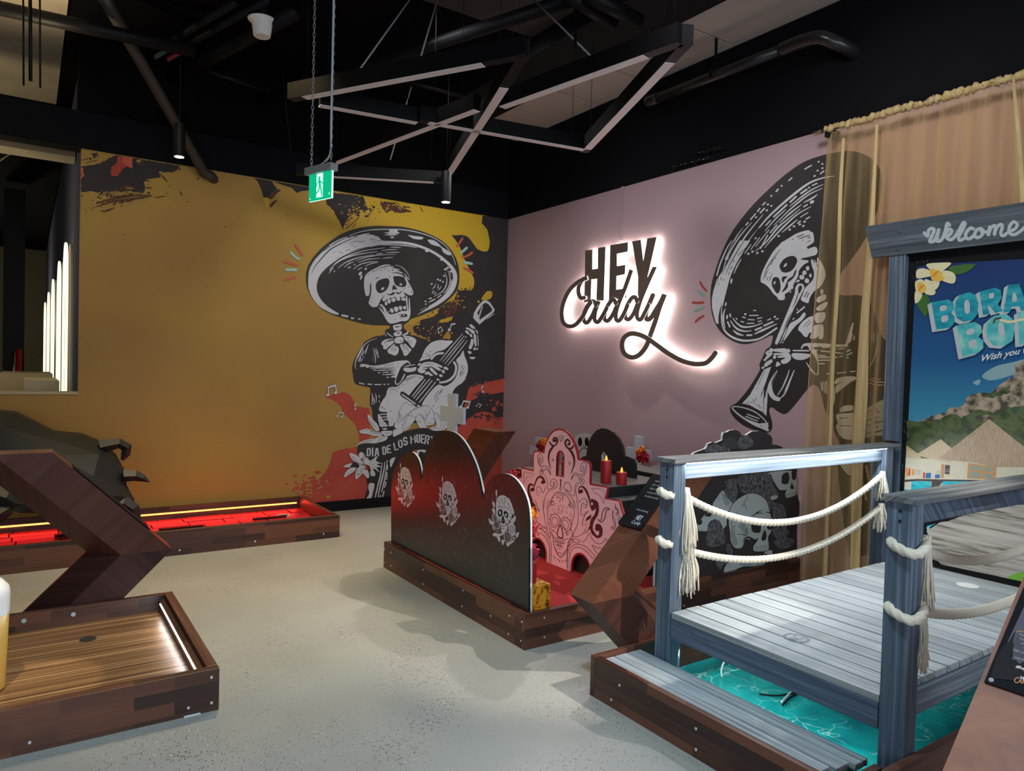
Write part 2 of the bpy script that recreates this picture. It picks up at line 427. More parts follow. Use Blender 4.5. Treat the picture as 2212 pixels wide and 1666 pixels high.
def art_text(art, m, body, p0, p1, h, bold=0, shear=0, space=1, vdir=None):
    """word from crop point p0 to p1 (baseline), cap height h along vdir (crop units)"""
    vs, fs = text2d(body, bold, shear, space)
    if not vs: return
    x0 = min(v.x for v in vs); x1 = max(v.x for v in vs); p0 = Vector(p0); p1 = Vector(p1)
    ux = (p1-p0)/(x1-x0); uy = Vector(vdir).normalized()*(h/.72) if vdir else Vector((0, -h/.72))
    art.put([p0+ux*(v.x-x0)+uy*v.y for v in vs], fs, m)
# ================================================================ the room
WA, WB = 7.276, 4.797           # back wall plane y, right wall plane x
TOP = 3.345                     # top of the painted walls
XL = .375                       # left end of the mural wall
def floor_mat():
    m, nt, b = newmat('polished_concrete')
    tc = N(nt, 'ShaderNodeTexCoord')
    n1 = N(nt, 'ShaderNodeTexNoise'); n1.inputs['Scale'].default_value = 1.1; n1.inputs['Detail'].default_value = 5; L(nt, tc.outputs['Object'], n1.inputs['Vector'])
    r1 = ramp(nt, [(.3, (.29, .29, .27)), (.7, (.37, .37, .345))]); L(nt, n1.outputs[0], r1.inputs[0])
    # fine aggregate: dark and pale chips
    v = N(nt, 'ShaderNodeTexVoronoi'); v.inputs['Scale'].default_value = 95; L(nt, tc.outputs['Object'], v.inputs['Vector'])
    n2 = N(nt, 'ShaderNodeTexNoise'); n2.inputs['Scale'].default_value = 2.6; n2.inputs['Detail'].default_value = 3; L(nt, tc.outputs['Object'], n2.inputs['Vector'])
    th = N(nt, 'ShaderNodeMath', operation='MULTIPLY_ADD'); th.inputs[1].default_value = .70; th.inputs[2].default_value = -.11; L(nt, n2.outputs[0], th.inputs[0])
    lt = N(nt, 'ShaderNodeMath', operation='LESS_THAN'); L(nt, v.outputs['Distance'], lt.inputs[0]); L(nt, th.outputs[0], lt.inputs[1])
    sp = N(nt, 'ShaderNodeSeparateXYZ'); L(nt, v.outputs['Color'], sp.inputs[0])
    g = N(nt, 'ShaderNodeMath', operation='GREATER_THAN'); g.inputs[1].default_value = .66; L(nt, sp.outputs[0], g.inputs[0])
    mu = N(nt, 'ShaderNodeMath', operation='MULTIPLY'); L(nt, lt.outputs[0], mu.inputs[0]); L(nt, g.outputs[0], mu.inputs[1])
    cr_ = ramp(nt, [(0, (.10, .09, .08)), (.8, (.16, .15, .13)), (.9, (.55, .55, .52))], 'CONSTANT'); L(nt, sp.outputs[1], cr_.inputs[0])
    mx = N(nt, 'ShaderNodeMix', data_type='RGBA'); L(nt, mu.outputs[0], mx.inputs[0]); L(nt, r1.outputs[0], mx.inputs[6]); L(nt, cr_.outputs[0], mx.inputs[7])
    L(nt, mx.outputs[2], b.inputs['Base Color']); b.inputs['Roughness'].default_value = .38
    return m
M['floor'] = floor_mat()
def brickpaint(name, c0, c1):
    m = patches(name, [c0, c1], .9, .75, detail=4)
    nt = m.node_tree; b = nt.nodes['Principled BSDF']
    v = along_vec(nt, 'X', 1, 1); br = N(nt, 'ShaderNodeTexBrick'); L(nt, v, br.inputs['Vector'])
    br.inputs['Scale'].default_value = 1; br.inputs['Brick Width'].default_value = .24; br.inputs['Row Height'].default_value = .08
    br.inputs['Mortar Size'].default_value = .004
    n2 = N(nt, 'ShaderNodeTexNoise'); n2.inputs['Scale'].default_value = 25; tc = N(nt, 'ShaderNodeTexCoord'); L(nt, tc.outputs['Object'], n2.inputs['Vector'])
    mu = N(nt, 'ShaderNodeMath', operation='MULTIPLY'); L(nt, br.outputs[1], mu.inputs[0]); L(nt, n2.outputs[0], mu.inputs[1])
    bp = N(nt, 'ShaderNodeBump'); bp.inputs['Strength'].default_value = .25; bp.inputs['Distance'].default_value = .004; bp.invert = True
    L(nt, mu.outputs[0], bp.inputs['Height']); L(nt, bp.outputs[0], b.inputs['Normal'])
    return m
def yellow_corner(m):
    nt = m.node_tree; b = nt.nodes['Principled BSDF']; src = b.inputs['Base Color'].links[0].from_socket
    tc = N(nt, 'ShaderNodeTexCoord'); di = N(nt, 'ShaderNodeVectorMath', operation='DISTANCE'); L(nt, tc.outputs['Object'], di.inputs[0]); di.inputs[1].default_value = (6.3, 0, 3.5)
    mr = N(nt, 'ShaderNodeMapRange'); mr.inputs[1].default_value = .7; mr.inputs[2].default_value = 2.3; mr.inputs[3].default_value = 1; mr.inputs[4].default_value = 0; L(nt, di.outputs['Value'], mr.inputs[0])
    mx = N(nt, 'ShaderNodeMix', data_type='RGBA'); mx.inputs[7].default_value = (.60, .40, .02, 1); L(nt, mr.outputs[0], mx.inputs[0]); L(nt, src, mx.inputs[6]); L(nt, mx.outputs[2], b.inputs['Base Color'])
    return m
M['ochrewall'] = brickpaint('ochre_mural_wall', (.36, .205, .055), (.43, .26, .05))
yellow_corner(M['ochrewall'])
M['pinkwall'] = patches('dusty_pink_wall', [(.40, .285, .31), (.43, .305, .33)], .8, .6, detail=3)
M['sidegrey'] = mat('blue_grey_side_wall', (.11, .12, .18), .95, bscale=4, spec=0)
M['farwall'] = mat('brown_grey_far_wall', (.11, .095, .06), .8, bscale=3)
M['sill'] = mat('pale_sill', (.5, .40, .22), .6)

tag(MB().box(-9, 5, -4.2, 24, -.06, 0, 'floor').build('floor'), kind='structure')
# back wall: ochre mural wall with a wide opening on the left
wb = MB(); wb.box(XL, WB, WA, WA+.14, 0, TOP, 'ochrewall'); wb.box(-9, XL, WA, WA+.14, 0, 1.225, 'ochrewall')
tag(wb.build('wall_back'), kind='structure')
tag(MB().box(-9, WB, WA-.02, WA+.16, TOP, 3.66, 'blackwall').build('trim_1'), kind='structure')
tag(MB().box(XL-.02, WB+.16, WA+.001, WA+.3, 3.661, 4.3, 'ceil').build('wall_back_upper'), kind='structure')
tag(MB().box(WB, WB+.14, -4.2, WA+.14, 0, TOP, 'pinkwall').build('wall_right'), kind='structure')
tag(MB().box(WB-.015, WB+.16, -4.2, WA-.02, TOP+.003, 4.235, 'blackwall').build('wall_right_upper'), kind='structure')
tag(MB().box(-9, WB, -4.3, 24, 4.3, 4.36, 'ceil').build('ceiling'), kind='structure')
tag(MB().box(2.36, 3.80, WA-.03, WA, 0, .105, 'black').build('baseboard_back'), kind='structure')
tag(MB().box(-9, XL, WA-.01, WA+.17, 1.225, 1.245, 'sill').build('trim_2'), kind='structure')
# side wall running away behind the opening, with the far end wall
tag(MB().box(XL, XL+.12, WA+.17, 21, 0, 4.2, 'sidegrey').build('wall_side_far'), kind='structure')
tag(MB().box(-9, XL+.1, 21, 21.2, 0, 4.29, 'farwall').build('wall_far'), kind='structure')
# grey metal ceiling panels beside the right wall, black box beam, dim slab
cp = MB()
ys = [-1, .6, 2.15, 3.02, 3.95, 4.55, 4.9, 5.6, 6.25, 6.75, 7.05]
for a, b in zip(ys, ys[1:]): cp.box(3.97, WB-.02, a+.008, b-.008, 4.237, 4.26, 'panelgrey')
tag(cp.build('ceiling_panels'), kind='structure')
tag(MB().box(3.42, 3.965, -1, 7.2, 4.12, 4.295, 'black').build('ceiling_beam'), kind='structure')
tag(MB().box(2.2, 3.415, 2.2, 4.9, 4.27, 4.298, 'slab').build('ceiling_slab'), kind='structure')
tag(MB().box(-7, .24, 4.0, 9.3, 4.27, 4.298, 'concrete_warm').build('ceiling_concrete'), kind='structure')
tag(MB().box(-8, .365, 8.0, 8.3, 3.43, 3.57, 'concrete_warm').build('ceiling_soffit_far'), kind='structure')
tag(MB().box(-8, .36, 9.3, 20.9, 4.1, 4.28, 'ceil').build('ceiling_far'), kind='structure')
light('uplight_left', 'SPOT', (-.55, 6.2, 3.3), (-.35, 6.0, 4.3), 60, (1, .80, .5), .05, spot=120, blend=.6)
light('fill_far_room', 'POINT', (-.9, 8.6, 2.6), None, 24, (1, .82, .5), .2)  # added fill, boosts the weak spill of the arched lights on the side wall

light('fill_far_end', 'POINT', (-.9, 17, 2.2), None, 70, (1, .85, .55), .2)  # second added fill in mid-air, only there to brighten the far wall
# ================================================================ mural on the back wall
A = Art('y', WA, -1)
A.run('''
@ 170 310 4.174
D r 9 22 208 110 196 190 180 250 150 330 104 470 126 520 134 592 147 700 165 915 201 893 238 850 262 800 258 770 264 730 250 722 262 742 305 690 312 615 322 590 345 598 400 585 442 520 455 470 425 400 440 330 430 215 440 120 432 22 440
D r 6 105 92 165 85 178 100 150 118 140 140 125 108
O r 7 22 215 40 222 46 300 22 305
Y r 4 1580 311 1640 400 1665 490 1700 600 1720 500 1600 330
D p 1580 311 1612 345 1640 400 1655 445 1665 490 1703 485 1735 450 1790 412 1745 348 1752 340 1800 362 1870 385 1920 400 1965 446 2010 430 2062 424 2120 424 2212 424 2212 416
D2 m 9 20 150 120 135 60 175 170 150
D r 4 2185 520 2212 500 2212 430
@ 560 0 2.976
D r 5 424 1243 480 1240 560 1248 640 1258 668 1263 690 1300 700 1350 640 1352 590 1380 560 1420 545 1450 538 1484 522 1440 480 1360 430 1306
Y b 676 1280 690 1270 720 1290 760 1340 800 1370 780 1390 730 1375 700 1345
D2 r 7 780 1292 850 1300 900 1330 960 1350 980 1362 930 1370 880 1368 860 1350 820 1370 790 1340
D2 m 8 540 1440 600 1400 560 1470 640 1400 600 1460 620 1440 1035 1330 1050 1360
@ 600 460 4.1654
D p 1842 26 1836 95 1860 118 1885 150 1897 200 1908 260 1902 315 1888 344 1862 350 1830 342 1795 325 1765 285 1740 250 1718 222 1690 206 1650 198 1600 202 1562 198 1600 245 1640 310 1658 350 1670 400 1700 450 1720 500 1745 545 1768 600 1768 645 1758 680 1735 700 1690 690 1650 700 1615 695 1610 730 1585 780 1540 800 1480 830 1450 880 1440 905 1395 935 1320 955 1282 965 1275 1010 1200 1030 1130 1060 1180 1090 1230 1075 1310 1120 1380 1150 1480 1180 1560 1190 1640 1250 1680 1400 1640 1560 1580 1680 1560 1900 1640 2050 1700 2100 2090 2300 2090 1666 2090 900 2090 40
D2 r 4 1700 1560 1740 1600 1600 1640
R r 5 1640 1640 1700 1585 1780 1560 1850 1540 1900 1520 1960 1510 2080 1480 2080 1600 1980 1620 1900 1640 1820 1650 1740 1690 1690 1790 1620 1800 1600 1700
R r 5 1590 1960 1620 1930 1660 1890 1720 1850 1790 1800 1860 1788 1915 1800 1960 1830 2080 1830 2080 2700 1500 2700 1560 2000
R b 1925 1760 1950 1745 1965 1765 1940 1790
R b 1965 1700 1990 1690 1985 1720 1960 1725
Y b 1832 778 1850 745 1872 715 1900 702 1926 712 1930 740 1915 770 1880 785
Y b 1796 792 1806 786 1818 800 1808 812
OC r 6 1360 1160 1290 1105 1230 1080 1215 1030 1260 1000 1270 980 1240 990 1180 1020 1130 1030 1140 1050 1190 1075 1260 1110
OC r 4 1480 1130 1530 1060 1560 1110 1540 1150
Y r 8 1440 985 1470 960 1530 940 1580 930 1560 970 1500 985
D2 r 4 1500 820 1580 790 1620 830 1600 900 1540 930 1480 900
R r 6 430 1660 470 1640 520 1625 600 1615 650 1640 680 1680 700 1740 830 1760 830 2580 560 2600 60 2640 0 2620 40 2590 120 2560 200 2540 240 2500 300 2460 360 2410 430 2330 470 2250 490 2160 560 2130 700 2110 740 2080 730 2000 700 1910 640 1850 590 1800 560 1730 500 1690
''')
A.crop(600, 460, 4.1654)
A.splat('D', 1500, 830, 150, 110, 60, 16, 3); A.splat('OC', 1560, 790, 130, 90, 50, 10, 4); A.splat('D2', 1480, 900, 120, 90, 40, 9, 5); A.splat('D', 1350, 1040, 170, 60, 50, 14, 6); A.splat('OC', 1400, 1060, 180, 80, 45, 9, 7); A.splat('D', 1690, 690, 90, 20, 26, 9, 8)
A.splat('D', 1850, 1640, 190, 30, 50, 14, 9); A.splat('R', 1800, 1560, 200, 30, 40, 10, 10); A.splat('D', 1900, 1830, 160, 25, 40, 12, 11); A.splat('R', 1950, 1720, 90, 50, 14, 12, 12); A.splat('D2', 1960, 1850, 100, 50, 30, 9, 13)
A.splat('R', 300, 2440, 180, 110, 60, 22, 14); A.splat('OC', 360, 2480, 120, 80, 30, 16, 15)
A.crop(170, 310, 4.174)
A.splat('D', 300, 455, 260, 22, 60, 12, 16); A.splat('OC', 420, 440, 180, 30, 45, 9, 17); A.splat('D2', 330, 520, 220, 40, 60, 9, 18); A.splat('D', 640, 330, 90, 30, 22, 9, 19); A.splat('D2', 100, 130, 90, 30, 20, 9, 20); A.splat('D', 820, 225, 110, 22, 26, 9, 21); A.splat('OC', 560, 170, 50, 30, 14, 9, 22); A.splat('D2', 120, 590, 80, 30, 20, 6, 23)
A.crop(560, 0, 2.976)
A.splat('D', 650, 1370, 110, 35, 50, 9, 24); A.splat('OC', 620, 1330, 110, 50, 40, 7, 25); A.splat('D2', 880, 1330, 120, 35, 70, 8, 26); A.splat('Y', 850, 1320, 120, 40, 40, 6, 27); A.splat('D2', 560, 1430, 50, 50, 26, 6, 28)
A.run('''
@ 600 460 4.1654
D p 1560 1480 1740 1480 1690 1700 1640 1900 1480 1900
''')
# --- hat, head and body silhouettes
A.run('''
L+
@ 640 480 5.978
K b 128 720 132 640 165 540 240 430 330 330 440 245 560 165 700 105 860 65 1050 47 1200 52 1380 62 1600 112 1800 192 1950 300 2050 440 2095 570 2106 700 2095 820 2050 915 1960 1010 1860 1090 1700 1170 1590 1215 1480 1252 1440 1295 1385 1335 1385 1400 1150 1400 1205 1368 1190 1335 1000 1330 820 1302 640 1250 450 1185 320 1110 220 1000 160 890 134 800
@ 750 690 6.703
K b 640 120 600 140 565 165 540 200 520 232 400 250 300 300 250 330 210 400 160 480 110 565 82 650 74 740 88 800 92 860 110 915 150 945 240 968 325 985 338 1050 330 1150 335 1240 360 1300 400 1500 620 1700 900 1300 1200 900 1250 600 1180 322 1100 280 990 240 900 215 850 160 810 130
K p 1180 322 1230 292 1330 275 1430 280 1500 298 1560 300 1800 300 1750 560 1760 700 1740 860 1640 970 1540 1040 1530 1280 1500 1500 500 1500 600 900 1000 500
K p 860 1240 1540 1240 1560 1420 1400 1500 900 1500
@ 730 850 6.942
K p 490 0 480 180 512 215 572 228 590 300 560 420 820 600 1100 600 1100 1400 790 1550 400 1590 420 1500 450 1400 430 1300 480 1000 640 600 600 0
L+
@ 640 480 5.978
W b 156 830 157 700 175 600 230 500 300 420 400 330 520 258 660 200 800 170 950 160 1000 172 1060 190 1090 222 1130 240 1250 245 1400 252 1560 285 1720 345 1850 420 1950 500 2030 580 2072 660 2078 740 2060 830 2010 920 1930 1000 1820 1075 1700 1135 1600 1180 1570 1200 1578 1185 1680 1118 1780 1050 1890 960 1970 860 2015 760 2022 690 1990 600 1900 500 1780 415 1650 350 1500 302 1350 282 1220 282 1080 296 900 332 740 380 600 440 480 520 380 600 310 680 275 760 263 840 278 920 320 1000 400 1085 480 1140 545 1178 540 1195 480 1185 380 1140 290 1080 210 980 170 890
K t 4 16 3 200 665 230 590 300 500 420 370 560 285 720 215 790 195
K t 3 9 3 160 560 260 430 420 330 560 240
K t 3 12 3 410 340 520 262 640 205 720 200
K t 4 12 4 730 198 760 190 800 182
W t 10 14 10 430 300 550 232 660 190
W t 8 13 7 690 172 850 120 1000 98 1200 92 1400 100 1600 140 1780 205 1920 300 2010 420 2058 550
W t 9 14 8 800 175 870 158 945 146
W t 8 14 8 700 215 850 180 1000 168
W t 8 14 8 980 205 1060 192
W p 1200 95 1310 100 1305 122 1340 140 1310 150 1265 150 1320 168 1200 172 1130 168 1205 150 1125 135 1200 128
W d 22 1225 197 1245 197
W b 1445 165 1520 178 1630 192 1635 215 1600 225 1520 215 1480 195
W b 1700 228 1770 232 1830 270 1880 320 1960 370 2000 420 1960 425 1900 390 1870 330 1820 310 1750 290 1710 255
K t 3 7 3 680 272 760 250 840 245
K m 8 805 265 890 242 950 225 1010 220 1050 240 1090 236 995 255 1015 250 710 298 740 292 745 322 785 312 640 375 695 348 480 400 495 385 552 385 605 400 640 330 650 328 525 465 545 452
K t 5 10 5 690 385 820 345 950 318
W t 7 13 7 430 620 520 520 680 430 900 365 1140 332
W t 7 14 7 480 560 600 480 780 420 1050 380
W t 6 13 6 540 592 640 520 800 460 1000 422
W t 5 12 5 425 660 450 620 480 580
W t 5 12 5 620 580 680 535 740 512
W t 5 12 5 770 500 900 455 1080 425 1285 415
W t 5 12 5 800 520 930 480 1090 468
W t 6 13 5 740 605 830 545 950 515 1055 510
W t 5 12 5 885 570 970 535 1055 520
W t 6 13 6 1105 370 1200 355 1300 355
W t 6 13 6 1150 395 1240 390 1330 390
W t 6 13 6 1215 325 1280 325 1350 332
W t 6 13 6 1030 415 1080 405 1120 402
W t 5 12 5 1115 468 1180 460 1250 455
W t 4 12 3 790 618 820 600 855 585
W t 10 14 8 1100 292 1300 296 1450 308 1555 328
W d 15 490 635 690 580 750 550 675 590
W b 805 665 830 640 850 650 835 685 815 690
W b 822 730 835 690 855 690 850 715 830 745
W b 880 605 900 590 915 600 895 620
W b 1660 365 1690 362 1705 382 1680 388
W b 1858 480 1880 470 1895 490 1875 502
W t 6 16 6 1905 505 1980 560 2030 630 2045 700
W d 26 1920 612 1950 592 1988 640
W t 5 15 5 1920 650 1945 740 1930 830 1880 900 1780 962
W t 5 15 5 1955 620 1985 720 1975 820 1925 900 1890 915
W t 5 14 5 1985 640 2000 690
W t 5 15 5 2005 740 2000 810 1980 870
W d 20 1905 695 1825 742 1855 755 1890 772 1745 800
W t 4 12 4 1805 795 1785 835 1755 865
W t 4 12 4 1835 805 1830 840 1815 855
W t 4 12 4 1870 825 1855 855 1830 880
W m 18 1775 890 1755 915 1800 910 1785 930 1960 900 1940 925 1870 940 1825 975 1940 930 1920 945
W t 5 18 5 1705 1040 1760 1010 1800 990
W t 5 16 5 1705 1090 1800 1040 1895 965
W t 5 14 5 1600 1140 1680 1100
W d 18 1665 1025 1670 1060 1718 990 1735 985
W s 26 595 1205 660 1217
W s 22 715 1240 735 1242
W s 17 805 1252 825 1254
@ 760 560 10.412
W b 290 400 340 320 430 260 560 190 700 130 850 120 850 140 720 165 600 215 470 275 450 300 560 245 700 190 850 158 935 168 935 185 860 195 960 205 1070 232 1070 248 985 245 1080 275 1140 305 1135 325 1050 300 960 300 895 318 1000 318 1110 345 1180 405 1130 395 1050 380 950 385 932 400 940 470 960 540 1000 590 1080 620 1180 625 1220 590 1228 530 1200 460 1185 400 1230 430 1270 510 1320 600 1370 700 1385 760 1360 805 1310 815 1250 790 1160 740 1190 790 1200 840 1140 850 1200 880 1205 940 1150 915 1120 870 1080 830 1090 900 1060 935 1010 920 990 860 960 850 880 870 800 900 740 940 700 945 690 900 730 830 745 805 690 860 640 930 600 1020 560 1070 500 1078 450 1070 400 1020 378 980 400 900 430 780 440 650 430 540 420 530 408 600 405 740 385 810 350 832 310 810 290 720 275 600 278 480
W t 6 16 8 965 135 1060 150 1170 220 1260 330 1300 460
W t 10 24 10 1185 320 1230 400 1285 465
K b 560 520 640 460 760 430 820 440 845 500 830 600 770 700 680 755 610 762 560 710 535 620
W b 655 680 680 640 720 632 730 660 700 690 665 695
W b 1070 560 1100 545 1130 560 1120 585 1085 585
K b 925 590 945 580 985 620 1020 685 985 680 950 680 910 705 915 640
K t 3 26 3 535 448 575 420 612 400
K t 3 18 3 830 385 850 400 862 420
K b 775 765 820 785 870 780 940 740 968 748 950 790 870 815 810 800
K b 995 745 1030 745 1070 755 1125 710 1110 750 1060 785 1010 775
K m 16 725 225 785 208 630 258 675 240 450 870 470 850 425 970 445 945 1270 600 1290 640
K t 3 14 3 1325 690 1350 740 1335 775
K t 3 9 3 1140 655 1180 665 1210 650
K d 20 820 258 905 250 925 248 365 352
W b 750 960 785 940 800 980 795 1025 770 1040 740 1010
W b 805 910 850 890 872 930 870 980 830 998 808 960
W b 890 880 960 865 980 900 980 945 930 962 895 940
W b 1110 890 1150 920 1150 935 1120 925
W b 600 1075 640 1100 720 1190 735 1205 700 1120 630 1035 650 1010 700 1040 760 1110 790 1180 850 1235 920 1235 1040 1200 1120 1165 1200 1165 1240 1150 1225 1000 1215 880 1230 815 1250 870 1255 1000 1270 1120 1282 1165 1280 1000 1285 880 1300 900 1315 1080 1320 1200 1305 1290 1270 1360 1200 1395 1120 1392 1000 1430 880 1450 820 1420 760 1340 700 1230 640 1140
K t 3 13 3 655 1040 690 1080 715 1108
W b 855 1125 890 1105 930 1130 942 1180 920 1205 880 1195
W b 950 1090 990 1068 1040 1085 1050 1140 1020 1180 985 1185 955 1140
W b 1060 1065 1095 1050 1125 1075 1125 1130 1100 1150 1070 1125
W b 1145 1075 1180 1060 1215 1055 1220 1100 1205 1135 1170 1120 1148 1100
W d 24 830 1185
K b 1045 1260 1120 1235 1220 1235 1250 1260 1230 1295 1160 1305 1065 1305 1120 1275
W d 30 1160 1262 1080 1270
K m 10 940 1370 1005 1335 1090 1345 1150 1340 975 1282 985 1280 1210 1332 1220 1332
''')
A.run('''
@ 750 690 6.703
W b 668 90 720 75 780 70 790 100 780 150 720 162 680 155 665 120
W b 690 190 740 170 785 175 790 215 760 240 700 245 672 220
K m 22 700 112 745 105 728 202 755 196
K d 12 768 98
W t 10 16 8 580 195 610 225 665 255
W b 800 225 860 190 875 168 890 185 870 215 810 240
W m 12 540 205 560 215 550 230 570 240
W b 685 290 720 260 790 255 815 290 810 330 760 350 700 340
K m 8 760 300 780 330 780 300 795 320
W b 500 330 560 290 660 280 665 290 600 300 575 330 620 315 680 312 660 350 600 400 560 435 520 420 525 390 500 370
K m 9 545 335 570 315 540 355 545 340 565 385 580 380
W b 700 345 680 380 720 390 745 420 745 460 730 500 690 525 650 510 600 490 585 450 620 410 660 370
K m 9 640 450 655 395 665 455 695 400 690 460 710 430
W b 765 370 800 360 830 400 820 350 860 370 900 410 930 440 900 480 860 525 820 520 810 480 780 420
K m 10 800 385 835 445 840 380 890 460 845 488 850 485
W b 810 245 870 240 950 260 1000 300 990 350 960 410 930 400 880 330 830 290 900 300 820 280 830 268
K m 8 850 262 900 280 915 305 930 320 880 300 925 345
W t 4 18 6 430 275 330 310 240 380 170 500 125 600 115 680 130 720
W t 3 14 3 240 400 190 480 150 570
W t 3 16 3 310 360 285 420 255 480
W t 3 12 3 240 430 200 520 155 610
W m 14 285 440 260 500 245 460 220 520 240 540 230 550 180 560 160 610 195 555 180 610 220 565 200 610
W t 4 14 4 370 415 400 500 410 580 405 640
W t 4 14 4 395 420 430 500 450 560
W t 3 12 3 415 415 440 470 450 510
W t 3 10 3 370 490 385 525
W t 3 14 3 375 550 380 610
W d 14 452 540
W b 190 650 260 650 350 670 460 665 600 635 720 605 830 595 880 600 915 640 905 650 880 625 840 640 780 690 740 780 710 860 705 910 720 935 770 900 820 800 840 800 800 880 740 945 700 940 688 900 700 850 640 840 640 825 700 800 560 808 560 795 700 780 630 770 640 755 710 740 450 745 440 735 690 715 370 712 360 700 680 680 450 690 300 685 200 665
K m 9 530 672 680 650 470 705 690 690 560 730 700 715 720 642 750 638 725 690 745 682
W m 24 190 680 240 682 275 690 305 694
W m 18 380 735 420 738 450 772 480 774 520 770 600 766 515 800 530 802 570 842 605 840
W m 22 175 920 245 938 300 938 355 942 400 945 485 945 530 942 548 942 590 940 600 940
W t 6 16 8 815 690 880 672 985 655
W b 810 720 850 700 920 705 1000 690 985 745 900 765 840 755
W b 1020 655 1050 632 1065 645 1050 670 1025 670
W b 1020 730 1050 690 1080 640 1150 618 1230 618 1300 640 1380 680 1360 700 1300 680 1360 730 1330 745 1250 700 1210 680 1180 690 1080 690 1160 705 1150 720 1080 718 1140 740 1100 780 1040 770
K t 2 8 2 1095 650 1180 645 1260 655
W b 1190 700 1230 705 1300 780 1310 800 1280 805 1210 745
W b 1125 780 1170 755 1220 790 1290 850 1335 870 1330 890 1270 870 1210 830 1180 800 1130 800
W b 1400 690 1440 690 1465 720 1450 735 1400 715
W b 1365 745 1385 730 1410 745 1410 775 1385 780
W b 1330 810 1350 795 1380 810 1380 830 1350 835
W b 1045 605 1075 555 1100 490 1130 430 1170 380 1230 330 1340 300 1440 308 1525 310 1500 355 1400 440 1300 468 1240 510 1200 565 1120 585
K m 9 1115 488 1120 482 1130 515 1155 480 1195 475 1210 460 1100 560 1115 545 1140 550 1180 500 1165 550 1200 515 1190 550 1210 525
W t 30 34 30 1222 572 1260 525 1310 498 1388 490
W t 30 36 28 1548 622 1578 690 1560 790 1500 865 1420 905 1345 915
W b 1580 590 1640 520 1680 450 1700 530 1735 620 1748 740 1710 850 1640 930 1570 990 1530 1050 1520 1120 1520 1400 1080 1400 1080 1240 1180 1080 1310 950 1400 968 1480 938 1560 860 1605 740 1605 660
K m 10 1640 680 1655 665 1640 720 1680 670 1630 790 1695 700 1625 820 1660 760 1650 825 1690 755 1705 692 1708 688
K m 10 1260 1130 1325 1030 1270 1160 1370 1015 1340 1080 1390 1010 1280 1200 1330 1130 1435 1015 1440 1010 1455 1045 1462 1035 1438 1112 1442 1106 1445 1170 1450 1165 1240 1265 1255 1240
W t 4 20 4 1595 960 1650 920 1720 855
W t 4 18 4 1550 995 1575 975
W b 595 1000 650 980 720 975 790 920 850 850 870 820 960 798 1060 808 1110 840 1050 920 960 1030 905 1100 860 1095 800 1060 780 1055 765 1080 790 1120 900 1190 1000 1270 1040 1400 620 1500 580 1250 565 1100
W p 565 1110 520 1160 480 1230 470 1290 700 1290 590 1180
K t 6 18 6 562 1100 575 1180 600 1260 640 1340
K m 10 830 890 860 845 850 895 880 840 870 890 910 835 895 880 935 820 930 860 970 815 975 845 985 815 1010 830 1015 815 1040 855 1055 830 1065 860 1080 845 780 960 800 930 820 945 830 935 615 1025 630 1000 645 1030 665 1005 685 1025 705 1000 710 1055 725 1035 740 1000 760 975 625 1072 626 1070 655 1070 658 1068 790 990 792 988 870 915 880 910 990 900 996 896 1020 905 1026 900
W t 8 14 8 1345 600 1500 410 1672 208
W t 8 14 8 1385 615 1540 430 1695 238
W t 8 14 8 1415 645 1560 460 1698 290
W t 8 14 8 1455 665 1600 490 1738 310
W d 18 1715 258
K t 26 30 26 905 1110 1010 980 1130 850
K s 112 1000 1160 1240 870
W t 12 15 12 940 1115 1040 990 1132 872
W t 12 15 12 962 1145 1080 1000 1198 862
W t 12 15 12 992 1175 1115 1030 1232 885
W t 12 15 12 1035 1215 1160 1060 1280 908
K s 62 800 1075 1040 1240 1120 1310
W s 18 792 1085 985 1222
W s 22 1020 1248 1045 1262
W b 1770 80 1800 75 1850 120 1850 135 1820 135 1785 110
W b 1720 120 1760 125 1830 160 1848 190 1830 215 1800 195 1760 155 1722 140
W b 1705 170 1730 160 1765 190 1755 220 1725 200
W b 1770 215 1795 210 1812 245 1805 262 1780 245
W t 12 24 12 1860 155 1880 180 1885 205
W b 1832 220 1860 220 1870 300 1872 380 1850 385 1835 300
W t 10 12 10 1885 230 1895 310 1898 385
W b 1800 280 1830 300 1825 360 1800 420 1775 435 1760 410 1780 350
W b 1825 430 1845 405 1862 415 1845 450
W b 1865 440 1880 412 1895 425 1880 448
W b 1745 465 1770 458 1800 475 1795 495 1765 500
W p 1765 545 1860 545 1845 572 1810 580 1780 568
@ 600 460 4.1654
W p 1845 790 1875 785 1910 805 1952 870 1945 892 1815 1005 1808 998 1772 962 1758 945 1765 900 1800 840
K p 1865 808 1895 820 1930 865 1925 885 1860 935 1820 965 1795 900 1835 835
W p 1838 838 1846 842 1828 900 1815 945 1808 925
W t 4 9 4 1805 975 1870 930 1930 885
W t 4 8 4 1885 955 1915 930 1948 908
''')
